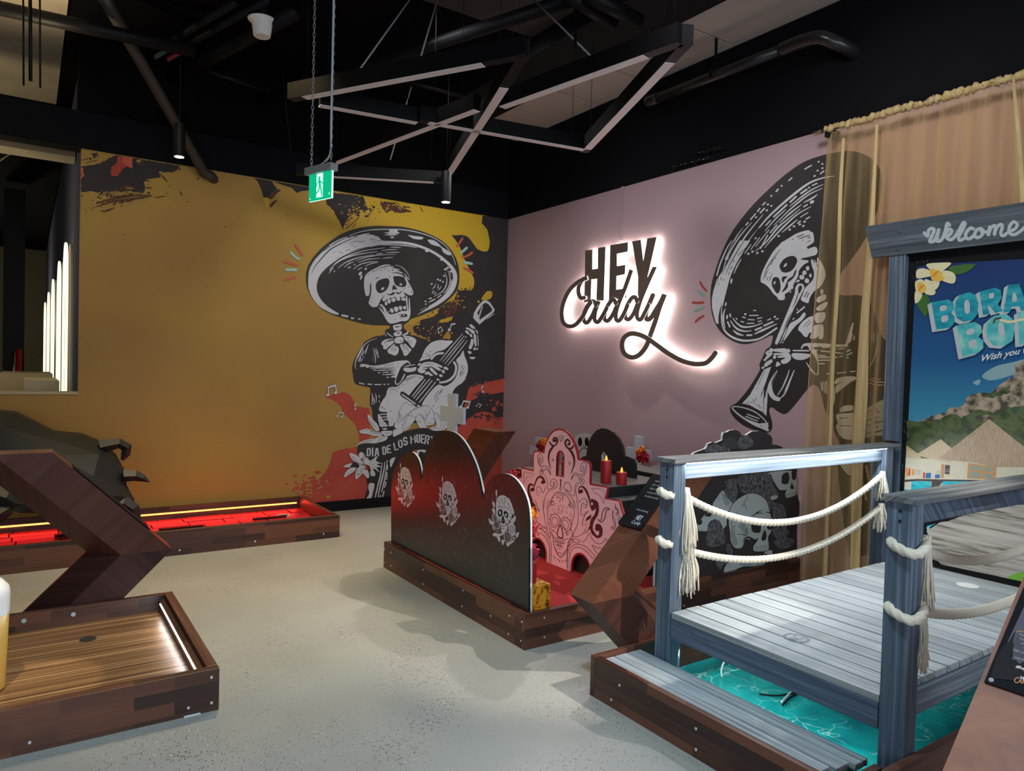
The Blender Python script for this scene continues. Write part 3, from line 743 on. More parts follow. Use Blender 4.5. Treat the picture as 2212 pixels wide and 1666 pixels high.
# --- note marks, action dashes
A.run('''
@ 600 460 4.1654
O t 16 22 20 160 285 190 335 220 375
T t 18 22 22 118 355 150 390 188 415
O t 20 22 20 58 436 120 455 172 470
T s 26 78 512 162 512
O s 20 64 605 160 575
O s 20 1662 230 1615 300
T s 22 1700 315 1650 360
O t 20 20 18 1748 358 1710 385 1665 398
T t 24 24 22 1680 445 1720 452 1745 458
O t 18 20 18 1678 495 1720 515 1755 540
@ 170 310 4.174
D2 t 6 14 5 730 270 770 310 800 348
D2 b 910 430 925 440 935 465 925 468
D2 b 1065 325 1080 305 1085 318 1070 330
D2 t 8 22 8 160 540 300 500 480 470 650 468
D2 t 6 18 6 160 570 280 530 420 500
D2 t 6 16 8 200 610 260 605 320 578
D2 t 8 26 8 260 440 380 400 470 390 560 420
D2 t 8 18 8 440 500 560 490 660 470
D2 t 6 14 6 360 530 450 515 520 500
D2 t 5 12 5 600 400 630 398 660 400
D2 t 5 10 5 690 488 740 480 780 472
OC t 6 18 6 300 470 380 455 450 462
OC t 6 14 4 420 408 460 404 500 410
OC t 6 12 4 430 440 500 445 560 442
R r 7 352 112 486 128 482 226 430 210 386 240 362 290 300 296 288 262 292 216 342 182
O r 5 400 118 486 128 482 224 445 205 400 180
D2 r 6 1700 485 1740 440 1800 410 1822 425 1790 450 1740 505
D2 r 5 1722 560 1745 530 1785 505 1790 518 1760 545 1735 578
K r 6 500 140 590 150 605 190 560 212 520 195
OC b 520 150 560 145 555 170 530 170
D d 9 800 450 820 385 410 822 1322 752 975 528 1885 652
''')
def note(x, y, s, kind, rot=0, col='W'):
    """little outlined quaver or beamed pair"""
    c, d = cos(rot), sin(rot)
    q = lambda a, b: (x+(a*c-b*d)*s, y+(a*d+b*c)*s)
    for m, e in (('K', 1.0), (col, 0)):
        if kind == 2:
            A.line(m, [q(0, 0), q(.1, -1.1)], .16*s+e*4); A.line(m, [q(.1, -1.1), q(1.15, -1.3)], .28*s+e*4); A.line(m, [q(1.15, -1.3), q(1.2, -.25)], .16*s+e*4)
            A.line(m, [q(-.12, 0), q(-.02, -.05)], .40*s+e*4); A.line(m, [q(1.05, -.22), q(1.15, -.27)], .40*s+e*4)
        else:
            A.line(m, [q(0, 0), q(-.2, -.95)], .14*s+e*4); A.line(m, [q(-.2, -.95), q(.25, -1.35)], .26*s+e*4); A.line(m, [q(-.08, .05), q(.02, 0)], .42*s+e*4)
        A.lay += 1
    A.lay -= 2
A.lay += 1
A.crop(600, 460, 4.1654)
for a in ((456, 1640, 62, 2, -.1), (1452, 1080, 32, 2, -.45), (1546, 1052, 52, 1, .55), (1848, 1610, 38, 1, -.2), (1650, 1745, 52, 2, .35), (1790, 1740, 24, 2, .5)): note(*a)
A.crop(730, 850, 6.942)
for a in ((262, 235, 62, 1, .0), (-10, 345, 62, 2, .35)): note(*a)
# --- flowers over the waist, banner, lower body stripes
A.run('''
L+
@ 730 850 6.942
W b 725 25 740 120 775 200 790 260 700 280 630 265 615 240 630 190 680 120
K m 8 645 225 655 190 668 228 672 185 690 235 690 215 705 250 702 222
W m 16 615 30 625 60 612 110 622 135
W t 6 18 6 510 0 520 80 505 175
W t 5 14 5 535 60 545 120 535 175
W t 5 14 5 560 0 575 60 570 145
W m 22 640 315 740 312 640 360 760 350 640 405 770 385
W b 445 320 480 335 530 400 590 460 620 550 560 555 500 480 455 400
W b 605 310 640 340 665 400 665 460 620 440 600 380
W b 320 570 360 545 440 530 520 560 640 590 660 640 560 640 430 610 350 600
W b 620 395 700 430 740 480 750 500 640 500 620 470
W b 760 480 770 400 830 320 845 400 830 480 790 500
W b 650 570 760 560 820 570 800 620 740 640 680 620
W b 270 800 340 730 450 690 560 680 620 650 740 645 720 700 640 730 560 745 420 745 350 760
W b 860 430 855 330 890 245 915 300 905 420 880 440
W b 905 440 905 330 940 230 1010 135 1050 160 1130 230 1170 290 1160 340 1100 340 1060 330 1000 460 950 455
W b 960 545 980 450 1000 360 1030 310 1080 330 1150 350 1160 400 1100 470 1090 500 1010 560
W b 1050 300 1130 240 1240 190 1330 175 1350 230 1300 300 1180 350
W b 1165 370 1230 310 1300 320 1310 250 1380 200 1430 260 1440 340 1450 450 1380 480 1310 490 1260 560 1200 470
W b 1440 330 1480 285 1540 310 1560 400 1640 420 1700 430 1600 540 1480 570 1370 565 1400 510 1480 480
W b 840 500 870 430 930 450 960 470 980 560 900 640 830 650 830 560
W b 1255 490 1330 500 1320 560 1280 605 1255 570
K p 620 505 840 490 880 540 740 550 630 535
L+
K t 2 9 2 900 250 930 330 905 420
K o 5 905 440 905 330 940 230 1010 135 1060 170 1160 210
K t 3 8 3 1050 310 1150 240 1330 180 1350 230
K o 5 970 540 985 450 1005 350 1040 305 1060 330 1150 350 1150 400 1090 480
K t 3 6 3 1060 330 1020 420 1010 500
K m 5 940 400 950 320 955 400 975 330 1060 460 1062 455 1075 480 1078 475 1050 490 1053 486 920 540 922 538 940 560 942 558 890 590 892 588
K t 3 6 3 1165 370 1230 310 1290 400 1310 480
K t 3 6 3 1310 250 1330 340 1330 400
K t 3 6 3 1380 200 1440 300 1430 400
K t 2 8 2 1330 350 1370 290 1380 240
K t 2 8 2 1240 330 1290 370 1330 420
K m 5 1200 400 1260 420 1190 430 1250 440 1350 420 1440 460 1390 400 1440 380 1360 440 1400 470
K t 3 6 3 1445 330 1480 290 1550 400 1540 500
K t 3 6 3 1370 560 1440 520 1520 530
K m 5 1480 320 1500 400 1500 330 1530 400 1560 480 1620 420 1580 500 1640 450 1520 540 1600 500
K t 2 6 2 470 380 530 460 590 530
K t 2 6 2 460 360 490 450 560 540
K t 2 6 2 620 350 650 450
K t 2 6 2 640 420 720 480
K t 2 6 2 635 450 700 490
K t 2 6 2 780 420 820 350
K t 2 7 2 790 470 830 390
K t 3 7 3 430 600 520 575 640 600
K t 2 6 2 350 580 430 550 520 575
K t 2 6 2 450 620 550 600 650 620
K t 2 6 2 690 585 760 600 800 590
K t 2 8 2 300 780 420 720 540 700
K t 2 8 2 450 740 520 690
K t 2 8 2 580 740 640 680 720 660
K t 2 8 2 620 730 690 690
W b 660 530 720 520 740 535 700 548
L+
K p 800 830 1330 800 1330 1000 1300 1200 900 1200 780 1010
R b 1130 860 1190 850 1200 900 1180 960 1230 1010 1250 1100 1190 1040
K b 300 790 330 765 420 752 560 760 700 720 820 660 950 600 1050 560 1200 525 1330 520 1440 560 1580 560 1640 600 1600 800 1400 850 1200 845 1000 870 860 960 760 1000 640 1025 500 1000 320 940
L+
W b 310 920 350 880 390 910 370 960 340 980
W b 175 900 230 905 310 950 350 1010 380 1060 300 1080 240 1020 190 960
W b 80 1100 150 1060 220 1050 280 1090 220 1110 160 1110
W b 95 1260 120 1180 190 1120 270 1110 240 1170 180 1210
W b 270 1290 265 1200 300 1090 400 1080 400 1150 340 1230
W b 370 1180 440 1150 470 1240 440 1270
W b 480 1180 520 1140 560 1200 550 1240 500 1240
G b 400 920 420 960 470 1000 430 1070 380 1050 370 980
W b 430 960 480 1010 560 960 600 940 570 1010 650 1050 580 1060 660 1110 580 1110 630 1190 540 1130 500 1180 470 1090 400 1040
L+
K b 240 1030 290 1040 320 1080 300 1120 250 1110 180 1110
K t 2 8 2 270 1000 340 1060 400 1040
K o 6 290 1210 300 1120 350 1080 390 1090 370 1150 330 1210
K m 5 320 1170 350 1110 335 1180 365 1120 450 1100 560 1050 450 1120 600 1100 470 1140 600 1170 470 1060 560 990 480 1160 520 1230 120 1090 200 1080 130 1220 210 1150 290 1260 310 1190 410 1240 440 1190 220 940 280 1010 200 930 270 1020
K p 470 1245 600 1240 610 1330 590 1345 480 1345
W b 470 1350 540 1350 545 1400 520 1500 500 1570 430 1580 470 1500 455 1420
W t 8 22 10 665 1040 650 1150 630 1260 600 1380 570 1500 560 1570
W t 12 26 12 705 1030 690 1150 660 1280 625 1430 600 1570
W t 8 22 12 740 1020 715 1200 690 1340 665 1440 655 1480
W m 24 740 1010 738 1025 745 1080 738 1140 735 1190 728 1290 722 1330 700 1410 690 1470 670 1555 640 1530 630 1560
W t 6 18 8 600 1400 580 1480 555 1560
W b 780 1000 860 960 820 1060 790 1110
W b 1180 900 1200 850 1310 850 1300 890 1230 870 1200 940
''')
# lettering on the banner
STK = {'D': [[(0, 0), (0, 1), (.55, 1), (.9, .8), (.9, .2), (.55, 0), (0, 0)]], 'I': [[(.5, 0), (.5, 1)]], 'A': [[(0, 1), (.3, 0), (.62, 0), (.92, 1)], [(.14, .66), (.8, .66)]],
 'E': [[(.85, 0), (0, 0), (0, 1), (.85, 1)], [(0, .5), (.7, .5)]], 'L': [[(0, 0), (0, 1), (.85, 1)]], 'O': [[(.25, 0), (.65, 0), (.9, .15), (.9, .85), (.65, 1), (.25, 1), (0, .85), (0, .15), (.25, 0)]],
 'S': [[(.9, .22), (.9, .12), (.65, 0), (.25, 0), (0, .14), (0, .36), (.25, .5), (.65, .52), (.9, .66), (.9, .86), (.65, 1), (.25, 1), (0, .88), (0, .78)]],
 'M': [[(0, 1), (0, 0), (.47, .6), (.95, 0), (.95, 1)]], 'U': [[(0, 0), (0, .85), (.25, 1), (.65, 1), (.9, .85), (.9, 0)]], 'R': [[(0, 1), (0, 0), (.65, 0), (.9, .14), (.9, .4), (.65, .54), (0, .54)], [(.5, .54), (.92, 1)]],
 'T': [[(-.05, 0), (.95, 0)], [(.45, 0), (.45, 1)]]}
def stroke_word(art, m, letters, w):
    for ch, x0, y0, ux, uy, vx, vy in letters:
        for pl in STK[ch]:
            P = [(x0+ux*a+vx*b, y0+uy*a+vy*b) for a, b in pl]
            art.put(*ribbon([Vector((p[0], p[1])) for p in P], w), m)
A.lay += 1
stroke_word(A, 'W', [('D', 445, 832, 48, -8, -6, 108), ('I', 500, 822, 40, -6, 0, 118), ('A', 560, 828, 52, -10, 0, 112),
 ('D', 672, 808, 44, -10, 8, 110), ('E', 738, 790, 52, -12, 10, 105), ('L', 838, 752, 48, -16, 20, 100), ('O', 905, 715, 50, -20, 18, 100), ('S', 980, 672, 50, -18, 18, 105),
 ('M', 1090, 640, 66, -14, 8, 108), ('U', 1185, 622, 42, -4, 2, 112), ('E', 1255, 624, 45, 0, -5, 118), ('R', 1320, 634, 52, 4, -15, 118), ('T', 1398, 652, 50, 8, -18, 112),
 ('O', 1458, 668, 46, 12, -20, 112), ('S', 1520, 684, 46, 14, -22, 112)], 21)
mural = A.build('skeleton_mural')
tag(mural, 'painted skeleton in a huge hat playing guitar on the ochre wall, banner across its waist', 'mural')
# ================================================================ mural on the pink wall
B = Art('x', WB, -1)
B.run('''
@ 1480 300 2.524
K b 138 890 142 800 165 715 200 620 245 525 300 445 370 360 450 280 540 200 640 130 740 92 820 74 900 66 970 82 1030 120 1062 170 1074 240 1062 340 1030 440 985 540 920 640 860 720 825 790 832 840 870 855 940 852 990 870 1020 910 1040 980 1075 1080 1112 1170 1112 1660 900 1680 835 1640 808 1560 825 1480 800 1505 770 1500 750 1430 735 1370 712 1345 690 1345 655 1380 600 1450 550 1500 510 1490 475 1465 460 1475 462 1500 475 1550 470 1590 440 1605 400 1596 330 1570 275 1530 248 1490 248 1460 285 1435 340 1370 385 1300 408 1258 405 1230 425 1185 440 1150 465 1130 478 1085 470 1072 420 1095 350 1118 290 1115 230 1085 180 1035 150 970
@ 1560 700 5.53
K b 1330 1100 1340 1160 1360 1250 1370 1350 1400 1450 1380 1700 1420 2100 1500 2700 1600 2780 1900 2700 2100 2500 2200 2000 2200 1300 1900 1000 1400 1000
L+
@ 1520 310 6.664
W t 10 34 18 1880 470 1720 495 1520 570 1300 730 1100 900 930 1060 800 1210
W p 930 1060 800 1200 640 1420 470 1666 445 1666 520 1560 700 1320 860 1130
W t 8 22 22 855 1025 740 1160 600 1340 430 1600 400 1666
W t 6 20 22 695 1135 600 1240 490 1380 370 1580 345 1666
W t 6 20 18 565 1215 480 1330 380 1510 310 1666
W m 28 745 1015 675 1095 640 1140 608 1175 875 935 815 1000 810 935 775 980 885 850 850 885
W d 24 920 880 970 900 905 965 750 1065 970 755 1118 612 1650 265 1705 297 1705 358 1635 392 1592 470 1515 638 745 1367
W m 34 1070 660 1045 690
W m 26 1550 315 1455 370 1270 495 1225 535 1630 575 1565 605 1730 398 1680 435
W m 34 1485 660 1400 720 1330 765 1245 845 1195 885 1010 1055
W t 8 22 8 1720 590 1560 665 1400 775 1240 905
W t 8 22 8 1710 645 1500 745 1250 945 1010 1180
W t 8 20 8 1185 950 1040 1080 880 1265
W t 8 24 8 1410 880 1250 1000 1090 1145
W t 8 26 8 1545 910 1350 1020 1150 1200 980 1380 880 1500
W t 8 26 8 1635 735 1560 790 1440 850
W b 1525 850 1550 820 1590 825 1580 855 1545 870
W m 26 1490 880 1440 912 1055 1175 955 1285 960 1110 895 1180 920 1325 820 1510
W t 8 26 8 1390 945 1200 1100 1065 1215 900 1420 745 1550
W t 8 24 8 1350 1095 1250 1180 1130 1280
W m 18 1500 995 1395 1060 940 1245 750 1480 805 1355 680 1525 680 1455 595 1580
W m 28 1525 1060 1475 1088 1390 1120 1355 1150
W d 28 1380 1168 1430 1190 1295 1195 1235 1242 1075 1335 1448 1128 698 1560 768 1580 842 1555 640 1590
W d 7 1325 1218
W b 1540 1270 1575 1290 1590 1400 1560 1440 1480 1490 1420 1510 1330 1500 1270 1470 1250 1500 1330 1540 1430 1545 1500 1520 1560 1490 1610 1490 1640 1540 1620 1600 1560 1620 1480 1640 1400 1660 1380 1700 1000 1700 960 1660 1010 1570 1070 1490 1140 1420 1230 1360 1330 1300 1430 1265 1510 1250
K m 18 1345 1345 1440 1310 1380 1370 1520 1320 1385 1410 1440 1390 1430 1445 1530 1400 1500 1360 1535 1352
K m 14 1180 1445 1215 1420 1278 1382 1292 1380
K t 14 34 12 1275 1478 1340 1515 1440 1525 1530 1495 1590 1480
K m 16 1460 1610 1490 1605 1540 1595 1580 1580
K t 4 12 8 1120 1510 1040 1600 985 1700
@ 1520 520 6.664
W b 1180 0 1500 0 1480 30 1500 120 1600 90 1635 120 1620 190 1560 220 1440 245 1400 260 1420 275 1500 285 1505 310 1450 340 1400 390 1370 440 1360 510 1320 580 1290 640 1270 690 1220 740 1170 770 1170 830 1140 855 1080 850 1055 810 1000 760 950 690 900 640 850 610 822 590 825 520 850 440 890 350 950 240 1000 160 1080 70
W t 6 16 8 1115 110 1010 240 910 400 860 500 845 580
K t 6 14 6 1110 120 1000 260 900 420 850 580
K t 4 12 4 940 400 900 480 885 550
K t 4 12 4 995 465 960 540 935 595
K m 13 930 520 908 570 1040 240 1022 262 990 310 965 350 945 462 950 465
K b 1100 400 1095 350 1150 270 1220 230 1290 220 1335 250 1345 300 1310 380 1260 435 1190 460 1130 450
W b 1150 370 1175 330 1198 325 1195 355 1165 380
K b 985 580 1000 540 1040 522 1085 545 1105 620 1105 690 1085 745 1050 758 1010 700 980 640
W b 1008 620 1015 590 1035 585 1030 615 1015 632
K b 1125 545 1140 518 1200 515 1195 535 1165 560 1150 605 1125 575
K b 1340 410 1310 510 1260 570 1215 605 1215 660 1180 710 1125 740 1165 670 1195 600 1220 550 1280 510 1305 450
K t 6 18 6 1405 268 1480 255 1540 250
W b 1545 285 1570 275 1590 330 1595 270 1625 330 1640 240 1680 290 1720 360 1750 440 1750 530 1710 620 1660 680 1600 720 1560 770 1530 820 1510 890 1480 895 1400 850 1430 770 1450 700 1500 640 1560 580 1585 520 1585 440 1560 370
K m 16 1625 350 1660 380 1490 735 1450 810 1515 755 1480 825
W b 1470 390 1495 368 1520 380 1515 420 1490 432
W b 1420 455 1445 430 1475 440 1478 480 1450 495 1425 485
W b 1378 520 1400 495 1440 500 1448 540 1420 560 1385 550
W b 1325 600 1355 560 1385 575 1360 595
W b 1455 570 1480 540 1515 560 1515 600 1485 612 1460 600
W b 1520 490 1540 472 1555 500 1545 530 1520 520
W m 22 1285 665 1275 690 1255 730 1248 745
W b 1320 680 1350 630 1385 615 1430 630 1450 670 1430 730 1380 830 1290 1000 1200 1200 1120 1380 1070 1480 1040 1495 1030 1460 1080 1330 1180 1090 1250 920 1310 760
K b 1365 680 1385 645 1415 660 1410 700 1380 760 1360 720
K t 4 14 6 1380 700 1340 830 1285 965
K t 4 14 4 1260 1035 1200 1170 1145 1300
K t 4 12 4 1120 1370 1090 1480
W t 8 20 8 1195 1250 1160 1350 1100 1480
W d 18 1135 1468
W b 1435 1040 1465 1045 1460 1090 1400 1160 1330 1220 1270 1290 1220 1360 1160 1440 1150 1430 1190 1320 1240 1200 1320 1150 1380 1110
W m 30 1450 955 1345 1040
W m 24 1350 990 1345 996 1300 1118 1285 1132
W b 1555 1090 1500 1110 1420 1170 1370 1240 1362 1290 1390 1310 1450 1380 1490 1385 1520 1330 1560 1300 1580 1100
K m 10 1530 1140 1435 1240 1550 1170 1480 1245 1500 1270 1508 1275
W b 1680 710 1700 700 1725 720 1715 770 1690 770
W b 1625 870 1640 820 1720 775 1760 790 1750 850 1660 890
W b 1620 980 1680 920 1770 880 1780 920 1720 1000 1650 1010
W b 1600 1080 1630 1040 1745 1035 1745 1120 1700 1180 1630 1185 1600 1140
W b 1570 1270 1600 1220 1700 1205 1725 1250 1720 1400 1660 1415 1650 1380 1610 1410 1560 1405 1530 1400
W p 140 720 190 560 330 350 440 140 520 0 670 0 590 130 470 330 400 480 360 600 330 720 300 830 280 930 240 960 215 1080 212 1200 180 1190 150 1100 120 960 118 840
W t 10 22 20 405 0 330 120 240 330 190 500
W t 10 20 10 470 0 400 130 320 290 270 480
K t 8 12 4 445 10 350 160 240 400 190 640
K t 8 12 4 510 10 420 150 330 330 270 480
K t 8 12 4 580 10 500 130 380 340 315 490
K m 12 610 100 495 210 440 280 425 315 410 375 388 415 370 460 360 490 255 530 245 570 290 555 285 575 225 620 222 628
W t 8 22 8 540 265 480 370 435 480
W b 385 610 390 560 410 545 415 575 400 620
W b 305 940 310 900 328 885 330 915 318 945
W t 10 30 26 265 900 255 1050 262 1180 300 1290 380 1370 500 1425 620 1440 780 1420 900 1360 1050 1260
W t 8 32 8 310 980 285 1060 285 1160 310 1260
K t 4 12 4 262 900 232 1050 240 1160
K t 4 8 4 330 1300 360 1328
W m 32 345 1170 375 1240 340 1080 335 1120 380 1060 385 1095
W t 10 34 10 425 1290 490 1340 575 1365
W m 36 625 1362 690 1360 745 1285 830 1250 870 1225 995 1170
W t 10 30 10 385 1150 430 1220 500 1280 600 1305 690 1295
W t 10 28 10 420 1115 470 1180 560 1240 700 1235 850 1185
W t 10 32 10 730 1345 850 1290 1050 1200
W m 22 660 1078 785 1075 640 1135 725 1140 625 1192 725 1190 775 1120 835 1110 785 1165 830 1155 535 1162 580 1175 560 1100 600 1112 720 1005 750 1005 920 1145 965 1125 1040 1135 1075 1120 465 1115 480 1135
W d 26 1020 1098 595 1060
@ 1560 700 5.53
W b 515 350 540 320 560 320 555 345 590 345 600 360 560 400 520 430 515 400 535 375
W b 560 310 585 288 605 300 600 335 570 345
W b 615 300 700 293 760 295 790 340 820 380 815 430 770 470 720 475 700 440 750 410 740 400 670 405 665 385 735 375 620 370 625 350 735 345 610 325
W b 605 400 620 375 645 378 640 410 615 418
W b 500 495 520 460 580 425 600 430 595 460 530 510 505 510
W b 640 500 655 450 690 470 695 490 650 510
W d 26 505 430 482 525
W b 775 300 800 300 815 325 795 340
W m 26 850 318 1030 320
W b 840 350 1040 360 1050 390 960 430 860 415
W b 940 290 970 240 1040 228 1200 232 1440 245 1480 215 1510 120 1550 0 1570 0 1530 180 1500 245 1460 275 1100 275 1130 330 1150 450 1155 560 1150 605 1120 612 1060 560 1010 480 1005 455 1040 500 1110 590 1135 590 1140 480 1100 380 1050 320 1020 265 975 270 950 300
W m 22 1110 268 1150 268 1195 275 1270 280 1300 300 1360 302 1395 300 1455 292 1115 315 1140 318 1180 322 1440 352 1145 375 1230 382 1145 400 1370 398 1140 435 1340 430 1145 475 1220 475 1405 390 1440 385 1490 375 1550 345 1490 330 1530 310 1490 403 1505 403
W t 6 20 8 1845 110 1850 250 1820 400 1750 530
W m 20 1780 120 1785 200 1810 110 1812 215 1555 120 1525 220 1580 150 1570 190 1760 400 1745 450
W m 20 1250 595 1320 592 1380 588 1480 575 1530 570 1590 565
W p 238 950 330 850 420 690 500 545 585 510 520 700 470 830 455 900 480 830 500 770 495 880 480 960 500 900 530 800 545 750 540 900 528 1100 480 1050 400 1010 330 970
K m 8 510 560 430 730 420 765 415 780 320 930 290 950 350 930 335 950 370 900 360 930 410 880 375 950 405 965 402 970 425 970 428 980 440 960 445 1000 460 990 462 1010 500 920 490 1050 520 820 510 880
W t 12 60 50 655 560 590 680 570 780 610 870 670 900
W t 10 28 10 670 900 740 840 800 700 860 555
W t 8 18 8 800 550 780 620 720 760 660 850
K t 4 12 4 650 560 600 680 590 740
K t 4 10 4 650 885 700 870 760 800
W t 30 14 12 545 1270 480 1240 380 1200 220 1100 130 1020 130 990 200 990 320 1020 420 1070 510 1150 550 1220
W p 280 1130 440 1190 550 1180 550 1280 400 1200
W m 18 300 1080 440 1130 280 1105 420 1160 280 1140 420 1190
K m 10 460 1215 475 1218
W b 1345 680 1400 640 1500 625 1590 630 1600 660 1530 700 1450 760 1370 825 1355 815 1360 740 1440 690 1350 720
W t 8 18 8 1740 650 1830 690 1970 695
W t 8 16 8 1740 700 1850 730 1970 725
W m 14 1785 650 1895 662 1945 660 1965 660
W m 16 1180 700 1190 780 1205 690 1200 800 1230 690 1225 820 1250 680 1245 830
W t 6 18 6 1330 700 1340 830 1330 950 1280 1050
W b 1405 1030 1430 990 1500 972 1560 980 1560 1030 1480 1045 1420 1055
W b 1370 1080 1560 1060 1740 1000 1960 915 1950 1290 1800 1340 1560 1380 1450 1370 1390 1310 1360 1230 1380 1180
K m 10 1400 1130 1500 1118 1415 1218 1540 1215 1395 1258 1396 1260 1408 1300 1410 1302 1420 1340 1422 1342
K t 5 12 5 1725 1060 1800 1030 1860 1012
K t 5 14 5 1720 1155 1800 1135 1880 1110
K t 5 14 5 1720 1215 1850 1180 1960 1150
K t 6 18 8 1710 1310 1850 1290 1960 1250
K m 24 1790 1075 1800 1073 1860 1055 1870 1052 1835 1158 1845 1155 1845 1232 1855 1228
W b 1400 1650 1500 1600 1560 1640 1550 1800 1480 1780
W m 40 1640 1700 1720 2100 1720 1700 1800 2060 1800 1660 1880 2000
@ 1480 300 2.524
O2 t 10 11 10 82 780 95 805 116 828
T2 t 11 13 11 68 832 85 845 104 858
O2 t 12 12 12 42 892 70 894 98 892
T2 t 11 12 11 54 938 78 928 102 918
O2 t 10 11 10 56 998 75 980 100 965
''')
bm_ = B.build('skeleton_mural')
tag(bm_, 'painted skeleton blowing a trumpet on the pink wall, half behind the sheer curtain', 'mural')

# ================================================================ backlit sign
sg = thing('backlit_sign', (WB, 4.3, 1.5), 'glowing backlit HEY CADDY lettering standing off the pink wall', 'sign')
def letter(name, pts, hole=None):
    P = [at(1180+x/4.9, 480+y/4.9, x=WB-.072) for x, y in pts]
    m = MB(); m.prism(P, (.035, 0, 0), 'signface', 'led_side', 'led_sign'); m.build(name, sg)
letter('letter_h', [(412, 300), (490, 290), (487, 500), (545, 492), (548, 272), (628, 260), (608, 830), (530, 838), (538, 600), (478, 606), (470, 838), (400, 852), (408, 560)])
letter('letter_e', [(677, 245), (866, 212), (862, 312), (748, 335), (748, 465), (838, 452), (832, 552), (744, 570), (740, 715), (850, 700), (848, 800), (662, 830)])
letter('letter_y', [(908, 203), (1000, 188), (1027, 410), (1070, 172), (1168, 157), (1072, 580), (1060, 785), (970, 800), (972, 580)])
SCR = [0]
def script(name, pts, w, k=6):
    q = cr([Vector((a, b, 0)) for a, b in pts], False, k)
    m = MB(); P3 = []
    vs, fs = ribbon(q, w)
    SCR[0] += 1
    V = [at(1180+v.x/4.9, 480+v.y/4.9, x=WB-.078-.0022*SCR[0]-i*.00004) for i, v in enumerate(vs)]; n = len(q); off = Vector((.04, 0, 0))
    m.add(V, fs, 'signface'); m.add([v+off for v in V], fs, 'led_sign')
    lft = [2*i for i in range(n)]; rgt = [2*i+1 for i in range(n)]
    cap0 = list(range(2*n+1, 2*n+8)); cap1 = list(range(2*n+9, 2*n+16))
    for ch in (lft, rgt, cap0, cap1):
        m.add([V[i] for i in ch]+[V[i]+off for i in ch], [(i, i+1, len(ch)+i+1, len(ch)+i) for i in range(len(ch)-1)], 'led_side')
    m.build(name, sg)
script('letter_c', [(400, 800), (365, 800), (342, 750), (345, 680), (385, 610), (430, 590), (340, 632), (250, 715), (190, 830), (163, 950), (180, 1060), (240, 1102), (310, 1085), (385, 1000), (430, 910), (470, 850)], 43)
script('letter_a', [(525, 880), (505, 840), (465, 850), (410, 940), (395, 1030), (430, 1065), (480, 1000), (525, 900), (555, 840), (520, 940), (512, 1030), (545, 1058), (590, 1000), (640, 910)], 43)
script('letter_d', [(735, 860), (715, 822), (680, 840), (630, 930), (615, 1020), (650, 1045), (700, 985), (745, 890), (790, 800), (840, 680), (900, 505), (840, 680), (770, 850), (738, 960), (740, 1030), (775, 1040), (820, 970), (860, 880)], 43)
script('letter_d', [(960, 840), (940, 795), (900, 810), (850, 900), (835, 1000), (870, 1030), (920, 975), (965, 870), (1010, 770), (1070, 640), (1148, 475), (1070, 650), (1000, 820), (962, 950), (965, 1015), (1000, 1030), (1040, 960), (1080, 880)], 43)
script('letter_y', [(1128, 775), (1080, 890), (1050, 980), (1065, 1028), (1105, 1015), (1160, 930), (1210, 850), (1252, 765), (1200, 900), (1150, 1060), (1100, 1200), (1060, 1310), (990, 1400), (910, 1432), (830, 1395), (802, 1310), (820, 1230), (880, 1185), (960, 1185), (1060, 1225), (1180, 1310), (1300, 1395), (1430, 1465), (1560, 1500), (1680, 1495), (1750, 1440), (1790, 1385)], 50, 5)
cp0 = at(1342, 515, x=WB-.012); cp1 = at(1348, 403, x=WB-.012)
m = MB(); m.box(WB-.022, WB-.001, cp0.y-.012, cp0.y+.012, cp0.z-.02, TOP, 'pinkwall'); m.build('conduit', sg)

# ================================================================ sheer curtain and rod
def sheer_mat():
    m, nt, b = newmat('gold_sheer_fabric'); out = nt.nodes['Material Output']
    b.inputs['Base Color'].default_value = (.74, .54, .28, 1); b.inputs['Roughness'].default_value = .7
    tr = N(nt, 'ShaderNodeBsdfTransparent'); tr.inputs[0].default_value = (1, .91, .72, 1)
    tl = N(nt, 'ShaderNodeBsdfTranslucent'); tl.inputs[0].default_value = (.78, .56, .28, 1)
    m1 = N(nt, 'ShaderNodeMixShader'); m1.inputs[0].default_value = .35; L(nt, b.outputs[0], m1.inputs[1]); L(nt, tl.outputs[0], m1.inputs[2])
    lw = N(nt, 'ShaderNodeLayerWeight'); lw.inputs[0].default_value = .5
    tc = N(nt, 'ShaderNodeTexCoord'); mp = N(nt, 'ShaderNodeMapping'); mp.inputs['Scale'].default_value = (1, 5, .35); L(nt, tc.outputs['Object'], mp.inputs[0])
    no = N(nt, 'ShaderNodeTexNoise'); no.inputs['Scale'].default_value = 3; no.inputs['Detail'].default_value = 4; L(nt, mp.outputs[0], no.inputs['Vector'])
    ma = N(nt, 'ShaderNodeMath', operation='MULTIPLY_ADD'); ma.inputs[1].default_value = .55; L(nt, no.outputs[0], ma.inputs[0])
    mb = N(nt, 'ShaderNodeMath', operation='MULTIPLY_ADD'); mb.inputs[1].default_value = .75; mb.inputs[2].default_value = -.12; L(nt, lw.outputs['Facing'], mb.inputs[0]); L(nt, mb.outputs[0], ma.inputs[2])
    mx = N(nt, 'ShaderNodeMixShader'); L(nt, ma.outputs[0], mx.inputs[0]); L(nt, tr.outputs[0], mx.inputs[1]); L(nt, m1.outputs[0], mx.inputs[2])
    L(nt, mx.outputs[0], out.inputs['Surface'])
    return m
M['sheer'] = sheer_mat()
M['sheer_fold'] = grain('gold_gathered_fabric', 'Z', (.30, .20, .08), (.48, .35, .16), (.62, .47, .24), .6, 30, .7)
cur = thing('sheer_curtain', (4.68, 1.7, .02), 'sheer gold curtain hanging from a brass rod over the pink wall, behind the dock', 'curtain')
